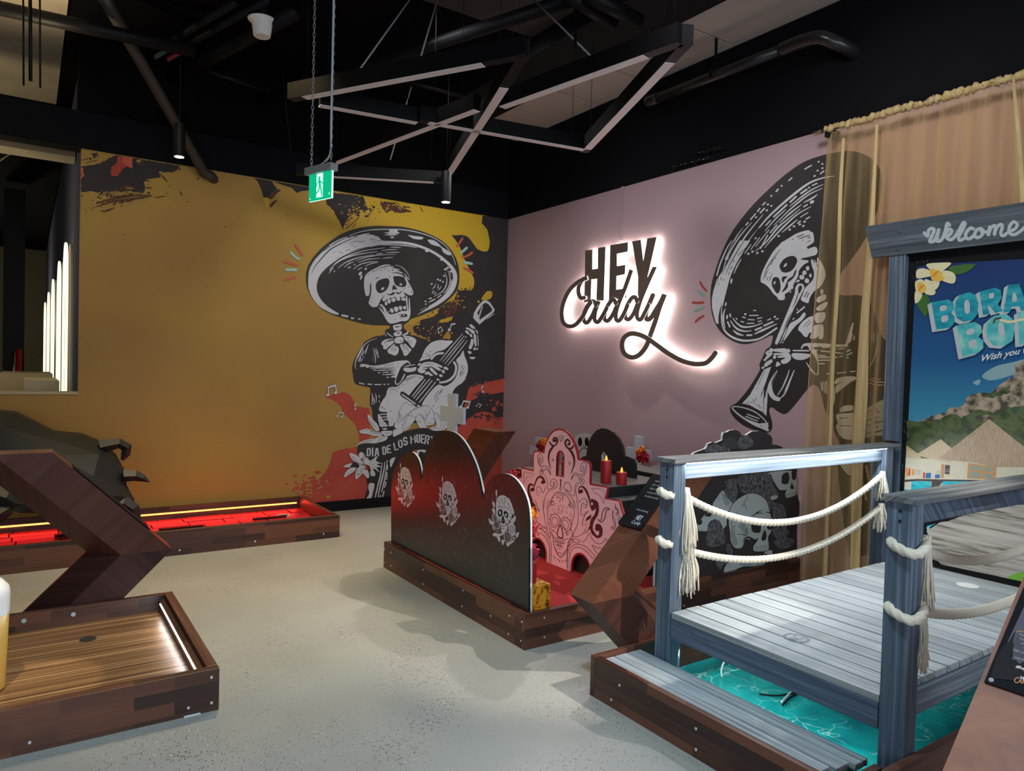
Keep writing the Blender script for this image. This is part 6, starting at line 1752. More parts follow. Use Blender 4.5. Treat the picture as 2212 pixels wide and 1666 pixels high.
def hang(name_label, xa, za, xb, zb, sag, y, knot, r=.0185):
    t = thing('dock_rope', ((xa+xb)/2, y, min(za, zb)-sag), name_label, 'rope')
    P = []
    for i in range(13):
        u = i/12; P.append(Vector((xa+(xb-xa)*u, y, za+(zb-za)*u-sag*4*u*(1-u))))
    rope(t, P, r, 'rope', 40, 28)
    return t
yF = dy1+.02
fa = at(1500, 1080, y=yF); fb = at(1900, 1035, y=yF); fm = at(1690, 1130, y=yF)
t = hang('upper cream rope sagging along the far side of the dock, frayed tassel ends', dx0+PWX+.02, fa.z+.02, 4.40, fb.z+.015, (fa.z+fb.z)/2+.018-fm.z, yF, True)
pz = at(1425, 1063, x=dx0-.02).z
rope(t, [Vector((dx0+.01, dy1+.075, pz)), Vector((dx0-.020, dy1+.066, pz+.006)), Vector((dx0-.026, dy1+.045, pz)), Vector((dx0-.022, dy1+.024, pz-.008)), Vector((dx0+.01, dy1+.016, pz-.010))], .020, 'knot', 40, 6)
tassel(t, (dx0+PWX+.022, yF-.004, pz+.0), .36, .060, 1, 90); tassel(t, (4.395, yF-.015, fb.z+.03), .17, .045, 2)
fa = at(1510, 1186, y=yF); fb = at(1888, 1104, y=yF); fm = at(1650, 1208, y=yF)
t = hang('lower cream rope sagging along the far side of the dock, frayed tassel ends', dx0+PWX+.02, fa.z+.01, 4.40, fb.z+.01, (fa.z*.6+fb.z*.4)+.01-fm.z+.01, yF, True)
pz = at(1423, 1168, x=dx0-.02).z
rope(t, [Vector((dx0+.01, dy1+.075, pz)), Vector((dx0-.020, dy1+.066, pz+.006)), Vector((dx0-.026, dy1+.045, pz)), Vector((dx0-.022, dy1+.024, pz-.008)), Vector((dx0+.01, dy1+.016, pz-.010))], .020, 'knot', 40, 6)
tassel(t, (dx0+PWX+.034, yF-.01, pz-.02), .25, .068, 3, 90); tassel(t, (4.395, yF-.015, fb.z+.025), .16, .045, 4)
# near ropes loop round the front of the near post
yN = dy0-PWY/2
nyf = dy0-PWY-.018
for k, (pa, pb_, lab, mid) in enumerate((((1945, 1178), (1250, 0), 'upper cream rope looped round the near dock post, long frayed end hanging', (2120, 1228)), ((1937, 1318), (0, 0), 'lower cream rope looped round the near dock post, frayed end hanging', (2120, 1340)))):
    z0 = at(*pa, x=dx0).z
    t = thing('dock_rope', (dx0+.05, yN, z0), lab, 'rope')
    rope(t, [Vector((dx0+.012, dy0-.020, z0+.004)), Vector((dx0-.014, dy0-.030, z0+.006)), Vector((dx0-.020, dy0-.055, z0-.006)), Vector((dx0-.016, nyf+.012, z0-.018)), Vector((dx0+.012, nyf, z0-.020)), Vector((dx0+.045, nyf-.002, z0-.010)), Vector((dx0+PWX+.006, nyf+.010, z0+.004)), Vector((dx0+PWX+.016, nyf+.04, z0+.01))], .0175, 'loop', 40, 8)
    zm = at(*mid, y=yN).z
    P = [Vector((dx0+PWX-.01, yN, z0-.008))]
    for i in range(1, 13):
        u = i/12; x = dx0+PWX+.01+(4.42-dx0-PWX)*u; s_ = (z0-zm+ (.03 if k == 0 else .01))
        P.append(Vector((x, yN, z0-.010-s_*2.3*u*(1-u)*(1.5-.7*u))))
    rope(t, P, .0195, 'rope', 40, 28)
    tassel(t, (dx0+PWX+.028-.012*k, nyf+.02, z0+.01), .27 if k == 0 else .24, .030 if k == 0 else .024, 6+k, 60)

# course box round the dock, with step and painted water
wbx = thing('water_golf_course', (3.5, 1.95, 0), 'dark hardwood box with turquoise painted water floor beneath the dock', 'mini golf course')
wx0, wx1, wy0, wy1, WH = 2.247, 4.79, 1.31, 2.592, .193
MB().box(wx0, wx0+.032, wy0+.031, wy1-.031, 0, WH, 'butY').build('left_board', wbx, .002)
MB().box(wx0, wx1, wy1-.030, wy1, 0, WH, 'butX').build('back_board', wbx, .002)
MB().box(wx0, 2.49, wy0, wy0+.030, 0, WH, 'rimX').build('front_board', wbx, .002)
MB().box(2.40, wx1, 1.236, 1.268, 0, WH+.038, 'rimX').build('front_board', wbx, .002)
MB().box(wx0+.001, wx0+.031, wy0+.0, wy0+.0305, WH, WH+.001, 'rimY')
def water_mat():
    m, nt, b = newmat('painted_turquoise_water')
    tc = N(nt, 'ShaderNodeTexCoord'); no = N(nt, 'ShaderNodeTexNoise'); no.inputs['Scale'].default_value = 3; no.inputs['Detail'].default_value = 3; no.inputs['Distortion'].default_value = 1
    L(nt, tc.outputs['Object'], no.inputs['Vector'])
    r = ramp(nt, [(.3, (.004, .19, .21)), (.5, (.008, .38, .38)), (.7, (.02, .50, .47))]); L(nt, no.outputs[0], r.inputs[0])
    n2 = N(nt, 'ShaderNodeTexNoise'); n2.inputs['Scale'].default_value = 6; n2.inputs['Detail'].default_value = 2; L(nt, tc.outputs['Object'], n2.inputs['Vector'])
    ad = N(nt, 'ShaderNodeVectorMath', operation='ADD'); L(nt, tc.outputs['Object'], ad.inputs[0])
    sc = N(nt, 'ShaderNodeVectorMath', operation='SCALE'); sc.inputs['Scale'].default_value = .35; L(nt, n2.outputs['Color'], sc.inputs[0]); L(nt, sc.outputs[0], ad.inputs[1])
    v = N(nt, 'ShaderNodeTexVoronoi', feature='DISTANCE_TO_EDGE'); v.inputs['Scale'].default_value = 6; L(nt, ad.outputs[0], v.inputs['Vector'])
    n3 = N(nt, 'ShaderNodeTexNoise'); n3.inputs['Scale'].default_value = 3.5; L(nt, tc.outputs['Object'], n3.inputs['Vector'])
    th = N(nt, 'ShaderNodeMath', operation='MULTIPLY_ADD'); th.inputs[1].default_value = .11; th.inputs[2].default_value = -.045; L(nt, n3.outputs[0], th.inputs[0])
    lt = N(nt, 'ShaderNodeMath', operation='LESS_THAN'); L(nt, v.outputs['Distance'], lt.inputs[0]); L(nt, th.outputs[0], lt.inputs[1])
    mu = N(nt, 'ShaderNodeMath', operation='MULTIPLY'); mu.inputs[1].default_value = .6; L(nt, lt.outputs[0], mu.inputs[0])
    mx = N(nt, 'ShaderNodeMix', data_type='RGBA'); mx.inputs[7].default_value = (.45, .78, .72, 1); L(nt, mu.outputs[0], mx.inputs[0]); L(nt, r.outputs[0], mx.inputs[6])
    L(nt, mx.outputs[2], b.inputs['Base Color']); b.inputs['Roughness'].default_value = .28
    return m
M['water'] = water_mat()
MB().box(2.50, wx1-.02, 1.269, wy1-.031, .004, .020, 'water').build('water_floor', wbx)
MB().box(wx0+.033, 2.499, wy0+.031, wy1-.031, .0, .02, 'black').build('base_strip', wbx)
screws(wbx, [at(x, y, x=wx0-.001) for x, y in ((1338, 1481), (1320, 1512), (1503, 1575), (1503, 1620))], .006, (-1, 0, 0))
light('water_strip_glow', 'AREA', (2.62, 1.95, .20), (3.6, 1.95, .02), 3.0, (.75, 1, 1), .9, .03)
st = thing('dock_step', (2.41, 1.95, .02), 'low step of three grey weathered planks in front of the dock deck', 'step')
for i, (a, b) in enumerate(((2.286, 2.366), (2.372, 2.452), (2.458, 2.538))):
    MB().box(a, b, wy0+.12-.02*i, wy1-.034-.0*i, .148, .174, 'dockstep').build('step_plank', st, .003)
MB().box(2.29, 2.535, wy0+.125, wy0+.16, .021, .147, 'bluebeamX').build('step_riser', st)
MB().box(2.29, 2.535, wy1-.07, wy1-.036, .021, .147, 'bluebeamX').build('step_riser', st)
def cable(label, pts, r, m, name='cable'):
    q = cr(pts, False, 6); o = MB().tube(q, r, m, 8).build(name); return tag(o, label, 'cable')
wz = .022
W_ = lambda x, y, dz=.006: at(x, y, z=wz+dz)
cable('white cable arching up under the dock from the painted water', [W_(1560, 1463), W_(1558, 1450, .03), W_(1561, 1437, .06), W_(1566, 1428, .08)], .0042, 'whiteplast')
cable('black cable bent over the painted water behind the step', [W_(1640, 1500), W_(1680, 1503), W_(1722, 1497), W_(1706, 1508), W_(1690, 1524)], .004, 'black')
cable('white cable joint crossing the black cable on the painted water', [W_(1688, 1517, .01), W_(1700, 1504, .012), W_(1709, 1494, .014)], .0045, 'whiteplast')

# ================================================================ welcome sign and poster
sn = thing('welcome_sign_stand', (4.62, 1.6, DZ), 'blue-grey timber sign frame with a Welcome header holding the BORA BORA poster', 'sign stand')
SX = 4.62
MB().box(SX-.010, SX+.022, .9, 2.385, DZ+.001, 2.36, 'black').build('backing_panel', sn)
hz0, hz1 = 2.335, 2.545
P = [(2.655, hz1), (2.600, hz0), (.6, hz0), (.6, hz1)]
MB().prism([Vector((SX-.062, a, b)) for a, b in P], (.03, 0, 0), 'headwood').build('header_board', sn, .003)
MB().box(SX-.030, SX-.0115, 2.386, 2.50, hz0-.012, hz1-.02, 'black').build('header_cleat', sn)
MB().box(SX-.052, SX-.030, 2.388, 2.492, RT_+.012, 2.40, 'bluepost').build('front_post_board', sn, .002)
MB().box(SX-.029, SX+.02, 2.388, 2.42, DZ+.001, 2.40, 'bluepost').build('inner_post', sn)
screws(sn, [at(x, y, x=SX-.0625) for x, y in ((1943, 500), (1939, 538))], .011, (-1, 0, 0), 'headwood')
HA = Art('x', SX-.063, -1)
M['shadowgrey'] = mat('letter_shadow', (.09, .13, .15), .6); M['palelet'] = mat('pale_letter', (.40, .48, .50), .5)
HA.crop(1860, 430, 2.4858)
# script word traced by hand
WEL = [([(340, 182), (358, 200), (362, 170), (380, 158), (392, 168), (378, 205), (368, 228), (392, 225), (410, 190), (418, 158), (410, 200), (408, 226), (432, 218), (450, 180), (462, 132), (474, 140)], 18),
       ([(462, 205), (482, 185), (486, 168), (472, 162), (458, 185), (462, 212), (484, 218), (508, 196), (530, 160), (548, 128), (558, 132), (545, 165), (524, 205), (530, 222), (552, 212)], 17),
       ([(602, 160), (588, 156), (566, 178), (562, 205), (580, 214), (606, 196)], 18),
       ([(640, 158), (620, 168), (610, 192), (622, 208), (646, 196), (656, 170), (640, 158), (650, 178), (676, 176)], 17),
       ([(690, 150), (682, 198), (694, 160), (716, 142), (722, 156), (714, 194), (728, 154), (750, 136), (758, 150), (750, 184), (762, 198), (784, 182)], 17),
       ([(792, 176), (826, 160), (838, 136), (818, 122), (796, 150), (796, 180), (820, 192), (856, 172), (890, 140)], 17)]
for dx_, dy_, m_ in ((7, 3, 'shadowgrey'), (0, 0, 'palelet')):
    HA.lay += 1
    for P_, w_ in WEL: HA.line(m_, [(a+dx_, b+dy_) for a, b in P_], w_)
HA.build('welcome_lettering', sn)
# poster print
PO = Art('x', SX-.010, -1, .0006)
def sky_mat():
    m, nt, b = newmat('poster_sky_print'); tc = N(nt, 'ShaderNodeTexCoord'); sp = N(nt, 'ShaderNodeSeparateXYZ'); L(nt, tc.outputs['Object'], sp.inputs[0])
    mr = N(nt, 'ShaderNodeMapRange'); mr.inputs[1].default_value = .3; mr.inputs[2].default_value = 1.9; L(nt, sp.outputs[2], mr.inputs[0])
    r = ramp(nt, [(0, (.28, .55, .60)), (.35, (.05, .28, .42)), (.6, (.016, .10, .26)), (1, (.012, .028, .13))]); L(nt, mr.outputs[0], r.inputs[0])
    no = N(nt, 'ShaderNodeTexNoise'); no.inputs['Scale'].default_value = 14; no.inputs['Detail'].default_value = 8; L(nt, tc.outputs['Object'], no.inputs['Vector'])
    gt = N(nt, 'ShaderNodeMath', operation='GREATER_THAN'); gt.inputs[1].default_value = .74; L(nt, no.outputs[0], gt.inputs[0])
    mx = N(nt, 'ShaderNodeMix', data_type='RGBA'); mx.inputs[7].default_value = (.4, .5, .55, 1); L(nt, gt.outputs[0], mx.inputs[0]); L(nt, r.outputs[0], mx.inputs[6]); L(nt, mx.outputs[2], b.inputs['Base Color'])
    b.inputs['Roughness'].default_value = .35
    return m
M['psky'] = sky_mat()
M['phill'] = patches('poster_hill_green', [(.03, .05, .025), (.06, .09, .03), (.10, .13, .05), (.04, .09, .05)], 16, .4, pos=[.35, .45, .55, .65])
M['prock'] = patches('poster_rock', [(.06, .05, .035), (.26, .21, .15), (.40, .33, .24)], 22, .4, pos=[.4, .5, .6])
M['pthatch'] = patches('poster_thatch', [(.36, .26, .17), (.50, .38, .25)], 30, .4, stretch=(1, 6, 1)); M['pthatch2'] = patches('poster_thatch_pale', [(.52, .40, .24), (.62, .50, .32)], 30, .4, stretch=(1, 6, 1))
M['pwall'] = mat('poster_hut_wall', (.62, .58, .44), .4); M['pwater'] = patches('poster_lagoon', [(.01, .30, .42), (.02, .45, .55), (.12, .58, .55)], 14, .35, stretch=(1, 1, 5))
M['pplank'] = grain('poster_pier_planks', 'Y', (.13, .12, .09), (.36, .34, .29), (.50, .48, .42), 1.5, 32, .4, 0, p=(.4, .48, .6)); M['pframe'] = mat('poster_window_frame', (.55, .28, .10), .4); M['pglass'] = mat('poster_window_glass', (.28, .32, .24), .4)
M['ppetal'] = mat('poster_petal', (.72, .68, .42), .4); M['ppetal2'] = mat('poster_petal_yellow', (.75, .48, .08), .4); M['pcore'] = mat('poster_petal_core', (.75, .28, .03), .4); M['pleaf'] = mat('poster_leaf', (.05, .15, .03), .4); M['pleaf2'] = mat('poster_bright_leaf', (.17, .42, .04), .4)
M['plet'] = patches('poster_letter_fill', [(.006, .20, .30), (.01, .32, .42), (.06, .42, .46)], 12, .4, stretch=(1, 1, 3)); M['pletside'] = mat('poster_letter_side', (.45, .52, .55), .4); M['pcloud'] = mat('poster_cloud', (.25, .40, .44), .4)
M['plet2'] = patches('poster_letter_fill_water', [(.02, .36, .42), (.10, .50, .50), (.30, .64, .60)], 14, .4)
M['porange'] = mat('poster_orange', (.80, .28, .06), .4); M['pdkred'] = mat('poster_red', (.5, .05, .02), .4); M['pblue'] = mat('poster_blue', (.02, .14, .40), .4); M['pdark'] = mat('poster_dark_wood', (.06, .055, .05), .4); M['rockscuff'] = mat('white_scuffs', (.35, .36, .38), .5)
PO.run('''
@ 1860 430 2.4858
psky p 296 366 360 352 875 322 1300 300 1300 1500 236 1530
L+
pcloud b 650 950 720 900 800 880 900 860 880 920 800 950 700 975
pcloud b 600 985 640 970 630 1000
prock r 10 250 1190 300 1195 350 1180 400 1160 450 1150 480 1120 545 1110 560 1075 600 1050 640 1040 700 1045 740 1000 780 975 820 960 830 890 860 870 1300 700 1300 1500 250 1500
L+
phill r 12 245 1195 330 1200 400 1185 470 1160 560 1165 640 1130 720 1150 790 1120 875 1110 1300 1100 1300 1500 245 1500
prock r 8 500 1140 540 1120 560 1150 540 1180
prock r 8 600 1170 680 1160 740 1190 640 1190
phill r 8 640 1060 720 1040 800 1000 800 1040 700 1070
L+
pthatch2 p 244 1322 305 1368 330 1400 240 1395
pwall p 240 1392 700 1400 1300 1430 1300 1560 232 1560
pthatch2 p 428 1290 500 1350 480 1420 310 1380 300 1370
L+
pthatch p 688 1182 875 1330 1300 1400 1300 1500 875 1440 720 1440 600 1415 480 1405 418 1392
pframe p 575 1418 728 1440 722 1508 568 1500
pglass p 588 1428 650 1436 646 1460 586 1456
pglass p 660 1438 712 1444 708 1468 658 1462
pglass p 584 1464 644 1470 640 1498 582 1494
pglass p 656 1472 706 1478 702 1502 654 1500
pframe p 430 1424 448 1426 444 1500 428 1498
pdark p 452 1428 478 1430 474 1480 448 1476
porange b 240 1448 250 1445 256 1480 244 1490
porange p 274 1450 286 1450 286 1484 274 1484
pdkred p 258 1446 266 1448 262 1486 254 1486
pblue p 348 1472 376 1470 374 1500 346 1500
pblue p 398 1480 424 1480 422 1500 396 1500
pdkred p 334 1468 344 1468 342 1500 332 1500
rockscuff m 4 296 1450 296 1480 304 1452 304 1482 312 1454 312 1484 292 1462 322 1462 292 1474 322 1474 400 1466 470 1452 400 1472 474 1462
L+
pdark p 232 1508 300 1504 1300 1520 1300 1535 300 1514 232 1520
pwater p 270 1516 375 1516 372 1570 268 1570
pwall p 246 1568 268 1530 270 1570
pwater p 440 1516 580 1518 560 1550 430 1560
pwater p 232 1560 500 1560 500 1640 232 1650
L+
pdark p 380 1514 440 1516 400 1560 375 1570
pleaf b 470 370 520 355 610 350 600 370 560 395 510 405
pleaf b 300 560 330 515 362 525 368 560 352 628 325 610
L+
ppetal b 352 350 420 342 482 342 470 362 430 392 400 400 370 380
ppetal b 298 385 330 372 372 385 385 410 350 420 300 425
ppetal b 420 395 460 384 500 400 508 435 490 455 440 440 420 420
ppetal b 345 430 380 440 415 430 420 460 395 490 350 480 340 455
ppetal b 290 450 320 430 345 450 340 480 300 500
ppetal b 330 480 370 480 400 495 390 515 350 512
ppetal b 290 500 318 495 328 520 310 550 290 558
L+
ppetal2 b 370 375 410 385 440 400 420 425 390 430 375 410
ppetal2 b 375 420 410 410 450 420 430 440 390 440
ppetal2 b 300 455 330 450 350 480 335 505 310 500
L+
pcore t 4 14 4 385 420 400 400 418 385
pcore t 4 14 4 310 490 325 472 338 462
@ 1850 950 2.326
L+
pplank p 355 490 470 405 640 345 1100 300 1100 760 842 712 435 640 370 560
psky p 352 440 372 430 360 480
L+
pwater p 355 432 378 428 400 420 360 445
pplank p 352 460 420 415 500 405 480 420 370 495
pleaf2 b 760 700 790 675 842 664 900 660 900 735 842 722
rockscuff m 4 550 570 553 572 700 550 702 553 640 590 645 592 530 500 532 502 600 620 603 622 720 600 724 603 560 460 563 462
L+
black p 425 628 640 672 842 715 1100 760 1100 800 842 745 640 700 425 648
''')
# frame specks
PO.run('''
@ 1860 460 10.41
rockscuff m 8 1265 1125 1290 1105 1390 1080 1410 1105 1480 1090 1500 1060 1150 1430 1165 1420 1200 1555 1230 1525 1330 1210 1335 1210 1180 1480 1190 1470
@ 1860 900 9.255
rockscuff m 8 870 100 885 70 860 260 865 290 880 300 885 330 830 640 835 650 820 960 845 1000 820 1030 830 1060 810 1100 812 1110 780 1230 790 1240 790 1360 788 1375 770 1410 775 1425 815 1160 817 1165 850 430 856 445 825 770 828 780
''')
PO.lay += 1
PO.crop(1860, 430, 2.4858)
def block(m, ms, polys, dx=-22, dy=14):
    for P_ in polys:
        n = len(P_)
        for i in range(n):
            a = P_[i]; b = P_[(i+1) % n]
            q = [a, b, (b[0]+dx, b[1]+dy), (a[0]+dx, a[1]+dy)]
            PO.sub += .5; PO.put([Vector(v) for v in q], [(0, 1, 2, 3)], ms)
        PO.sub += 1; PO.poly(ms, [(a+dx, b+dy) for a, b in P_])
    PO.lay += 1
    for P_ in polys: PO.poly(m, P_)
    PO.lay -= 1
b1 = [(378, 555), (470, 540), (496, 560), (500, 590), (484, 612), (502, 630), (502, 665), (480, 690), (404, 702)]
o1 = [(508, 550), (530, 515), (580, 500), (615, 515), (630, 560), (625, 620), (600, 650), (550, 660), (515, 640), (502, 600)]
r1 = [(636, 498), (720, 476), (750, 490), (756, 530), (735, 565), (762, 600), (720, 612), (690, 572), (680, 574), (690, 618), (655, 625)]
a1 = [(790, 462), (850, 455), (900, 600), (860, 600), (850, 575), (808, 580), (800, 606), (764, 610)]
b2 = [(514, 680), (610, 660), (645, 680), (650, 715), (630, 740), (655, 760), (658, 800), (630, 825), (545, 848)]
o2 = [(680, 660), (720, 625), (780, 618), (815, 645), (825, 700), (815, 760), (770, 790), (710, 785), (680, 750), (672, 700)]
r2 = [(842, 610), (960, 590), (980, 680), (960, 720), (1000, 770), (920, 775), (900, 730), (880, 735), (885, 778), (850, 782)]
block('plet', 'pletside', [b1, o1, r1, a1])
PO.lay += 2
block('plet2', 'pletside', [b2, o2, r2])
PO.lay += 2
for P_ in ([(424, 578), (455, 572), (458, 595), (428, 602)], [(432, 632), (464, 625), (466, 652), (436, 662)], [(556, 552), (578, 545), (585, 600), (570, 618), (556, 600)], [(688, 510), (712, 505), (714, 528), (690, 535)],
           [(568, 705), (602, 696), (606, 722), (572, 730)], [(578, 765), (616, 757), (618, 790), (584, 800)], [(738, 670), (760, 664), (772, 720), (752, 748), (738, 715)], [(815, 510), (828, 505), (838, 545), (812, 550)]):
    PO.poly('pletside', P_, True)
PO.poly('porange', [(716, 652), (726, 645), (722, 660)], True); PO.line('pdark', [(712, 665), (722, 645), (750, 640)], 10); PO.line('ppetal', [(750, 650), (800, 660), (850, 650), (900, 640)], 14)
PO.lay += 1
art_text(PO, 'whiteplast', 'Wish you were', (650, 872), (980, 806), 34, .015, .4)
PO.build('bora_bora_print', sn)

# ================================================================ ceiling services
def pipe(label, pts, r, m='blackpipe', name='ceiling_pipe', cat='pipe', k=1, n=14):
    q = cr(pts, False, k) if k > 1 else [Vector(p) for p in pts]
    o = MB().tube(q, r, m, n).build(name); return tag(o, label, cat)
pp = thing('drain_pipe', (4.5, 3.9, 3.9), 'glossy black drain pipe with elbows high beside the pink wall', 'pipe')
pa_ = at(1412, 216, x=4.55); pb2 = at(1700, 103, x=4.55)
a_, b_ = pa_, pb2
MB().tube([a_, a_.lerp(b_, .5), b_], .042, 'blackpipe', 20).build('pipe_run', pp)
MB().tube(cr([a_+Vector((0, -.05, 0)), a_+Vector((0, .04, .0)), a_+Vector((.04, .10, .03)), a_+Vector((.14, .13, .08)), a_+Vector((.22, .13, .12))], False, 5), .046, 'blackpipe', 20).build('elbow', pp)
MB().tube(cr([b_+Vector((0, .05, 0)), b_+Vector((0, -.12, 0)), b_+Vector((.01, -.26, -.02)), b_+Vector((.06, -.34, -.07)), b_+Vector((.16, -.38, -.10)), b_+Vector((.235, -.38, -.11))], False, 5), .048, 'blackpipe', 20).build('elbow', pp)
c_ = at(1545, 160, x=4.55)
MB().tube([c_+Vector((0, -.02, 0)), c_+Vector((0, .02, 0))], .052, 'blackmetal', 20).build('clamp', pp)
MB().box(c_.x-.008, c_.x+.008, c_.y-.008, c_.y+.008, c_.z+.04, 4.236, 'blackmetal').build('clamp_rod', pp)
# sloping fat conduit on the left, bent into the mural wall
e1 = at(463, 384, y=WA-.03); e0_ = at(222, -10, z=4.2)
q0 = at(425, 345, y=7.1)
pipe('brown-black sloping pipe running down from the ceiling and bending into the ochre wall', cr([e0_, e0_.lerp(q0, .5), q0, at(440, 372, y=7.2), at(455, 380, y=WA-.05), e1+Vector((.01, .06, -.01))], False, 6), .045, 'pipebrown' if 'pipebrown' in M else 'blackpipe')
def rods(px, z, r, label, m='blackmetal'):
    return pipe(label, [at(*px[0], z=z[0]), at(*px[1], z=z[1])], r, m, 'ceiling_pipe')
rods([(640, 25), (250, 235)], (4.12, 4.12), .055, 'thin dark service pipe crossing the ceiling left of the white dome')
rods([(580, 0), (180, 218)], (4.18, 4.18), .03, 'slim dark ceiling pipe, second from the far left')
rods([(510, 5), (170, 205)], (4.20, 4.20), .03, 'slim dark ceiling pipe nearest the warm-lit concrete')
rods([(1230, 0), (400, 270)], (4.10, 4.10), .05, 'long dark duct pipe crossing behind the angular light frame')
rods([(0, 18), (420, 110)], (3.95, 3.95), .05, 'dark pipe crossing in front of the warm-lit concrete ceiling')
rods([(450, 155), (580, 196)], (4.0, 4.0), .022, 'short dark rail hanging beyond the white dome')
rods([(885, 178), (1025, 215)], (4.05, 4.05), .02, 'short dark cable tray seen inside the light frame')
rods([(1225, -10), (1325, 52)], (4.0, 4.0), .045, 'thick black conduit at the top edge above the light frame')
rods([(1270, -10), (1380, 45)], (4.0, 4.0), .05, 'thick black conduit beside its twin at the top edge, further right')
for i, (a, b, lab) in enumerate((((888, -5), (770, 160), 'thin grey stay wire slanting down left above the light frame'), ((946, -5), (906, 133), 'thin grey stay wire falling towards the light frame'), ((892, 175), (843, 345), 'thin grey wire inside the light frame, tied off at its foot'), ((1148, -5), (1280, 125), 'thin grey stay wire slanting down right above the light frame'), ((1243, 0), (1243, 110), 'black drop wire above the light frame'), ((606, 125), (628, 325), 'dark hanging rod left of the exit sign chains'))):
    pipe(lab, [at(*a, z=4.2), at(*b, z=3.45 if i != 2 else 3.3)] if i != 2 else [at(*a, z=4.1), at(*b, z=3.32)], .006 if i < 4 else .010, 'grey' if i < 4 else 'blackmetal', 'hanging_wire', 'wire', n=6)
# pipes and tray near the left opening
rods([(-10, 352), (82, 290)], (3.5, 3.7), .012, 'bright metal rail leaning under the beam at the left edge', 'brass')
rods([(40, 330), (95, 296)], (3.5, 3.65), .012, 'second bright metal rail leaning under the beam at the left edge', 'brass')
for x_, y_ in ((50, 185), (86, 190), (65, 175)):
    pipe('thin black hanger rod in front of the warm-lit concrete ceiling, at %s' % {50: 'its left', 86: 'its right', 65: 'its middle with clips'}[x_], [at(x_, -10, y=5.6), at(x_+1, y_, y=5.6)], .006 if x_ != 65 else .011, 'blackmetal', 'hanging_rod', 'rod', n=6)
# white dome
dm = at(566, 62, z=4.05)
o = thing('ceiling_dome', dm, 'white cup-shaped ceiling speaker with a round flange near the top left', 'speaker')
MB().lathe(dm+Vector((0, 0, -.02)), [(.055, -.04), (.062, -.035), (.075, .06), (.10, .075), (.105, .085), (.06, .10)], 'whiteplast', 28).build('housing', o)
MB().tube([dm+Vector((0, 0, .07)), dm+Vector((0, 0, .245))], .03, 'black', 12).build('stem', o)
# stickers on pipes
for (a, b, c_, m_, lab) in (((333, 122), (374, 98), 7, 'stickg', 'green and white pipe label on a dark ceiling pipe'), ((360, 127), (398, 106), 7, 'stickr', 'pink-red pipe label just below the green one')):
    M.setdefault('stickg', mat('green_label', (.10, .22, .17), .5)); M.setdefault('stickr', mat('red_label', (.38, .07, .10), .5))
    P = [at(a[0], a[1], z=4.04), at(b[0], b[1], z=4.04), at(b[0]+3, b[1]+c_, z=4.04), at(a[0]+3, a[1]+c_, z=4.04)]
    o = MB().prism(P, (0, 0, .012), m_).build('pipe_label'); tag(o, lab, 'label')
# angular light frame ----------------------------------------------------
ZS = 3.30
lf = thing('angular_light_frame', at(1050, 250, z=ZS), 'suspended zigzag star of black light bars with pale unlit diffusers below', 'ceiling light')
def bar(p, q, e0, e1, name='light_bar'):
    a = at(*p, z=ZS); b = at(*q, z=ZS); d = (b-a).normalized(); s_ = Vector((-d.y, d.x, 0))*.033; h = Vector((0, 0, .105)); Ln = (b-a).length
    mb = MB(); c0 = [a+s_, a-s_, b-s_, b+s_]
    mb.add(c0+[v+h for v in c0], [(3, 2, 1, 0), (4, 5, 6, 7), (0, 1, 5, 4), (1, 2, 6, 5), (2, 3, 7, 6), (3, 0, 4, 7)], 'blackmetal'); mb.build(name, lf)
    a2 = a+d*e0*Ln; b2 = b-d*e1*Ln; t_ = s_*.9; dz = Vector((0, 0, -.004))
    mb = MB(); c1 = [a2+t_+dz, a2-t_+dz, b2-t_+dz, b2+t_+dz]; mb.add(c1+[v-dz*.9 for v in c1], [(3, 2, 1, 0), (4, 5, 6, 7), (0, 1, 5, 4), (1, 2, 6, 5), (2, 3, 7, 6), (3, 0, 4, 7)], 'diffuser'); mb.build('diffuser', lf)
    for u in (.08, .9):
        w_ = a.lerp(b, u)
        MB().tube([w_+h, w_+Vector((0, 0, 4.28-ZS if w_.x < 3.3 else 4.1-ZS))], .002, 'blackmetal', 5).build('suspension_wire', lf)
bar((628, 217), (1138, 122), .07, .16); bar((690, 228), (900, 266), .0, .0); bar((1030, 238), (700, 362), .0, .0)
bar((905, 262), (1268, 325), .05, .02); bar((1262, 330), (1485, 95), .05, .12); bar((1470, 95), (1085, 232), .16, .0)
bar((962, 388), (1132, 122), .0, .17); bar((640, 378), (962, 396), .22, .08)
# pendants ---------------------------------------------------------------
def pendant(px, lab, d, p, wall):
    v = at(*px, z=3.0) if False else None
    dd = (RT*((px[0]-1106)/FPX)-UP*((px[1]-833)/FPX)+FW); k = d/hypot(dd.x, dd.y); c = CAM+dd*k
    o = thing('pendant_downlight', c, lab, 'pendant light')
    MB().lathe(c, [(.043, 0), (.043, .25), (.040, .255)], 'blackmetal', 24).build('housing', o)
    MB().lathe(c+Vector((0, 0, -.002)), [(.034, 0), (.034, .004)], 'lampface', 24).build('lamp_face', o)
    MB().tube([c+Vector((0, 0, .25)), c+Vector((0, 0, 4.29-c.z))], .003, 'blackmetal', 6).build('cord', o)
    light('pendant_beam', 'SPOT', c+Vector((0, 0, -.03)), c+Vector((0, .05, -2)), p, (1, .80, .52), .03, spot=78, blend=.7)
pendant((387, 339), 'black tube pendant light hanging at the top left before the ochre wall', 6.2, 42, 0)
pendant((963, 437), 'black tube pendant light hanging above the painted hat of the guitar player', 6.1, 34, 0)
# exit sign --------------------------------------------------------------
dd = (RT*((694-1106)/FPX)-UP*((400-833)/FPX)+FW); c = CAM+dd*(4.3/hypot(dd.x, dd.y))
ex = thing('exit_sign', c, 'green running-man exit sign hanging on two chains', 'exit sign')
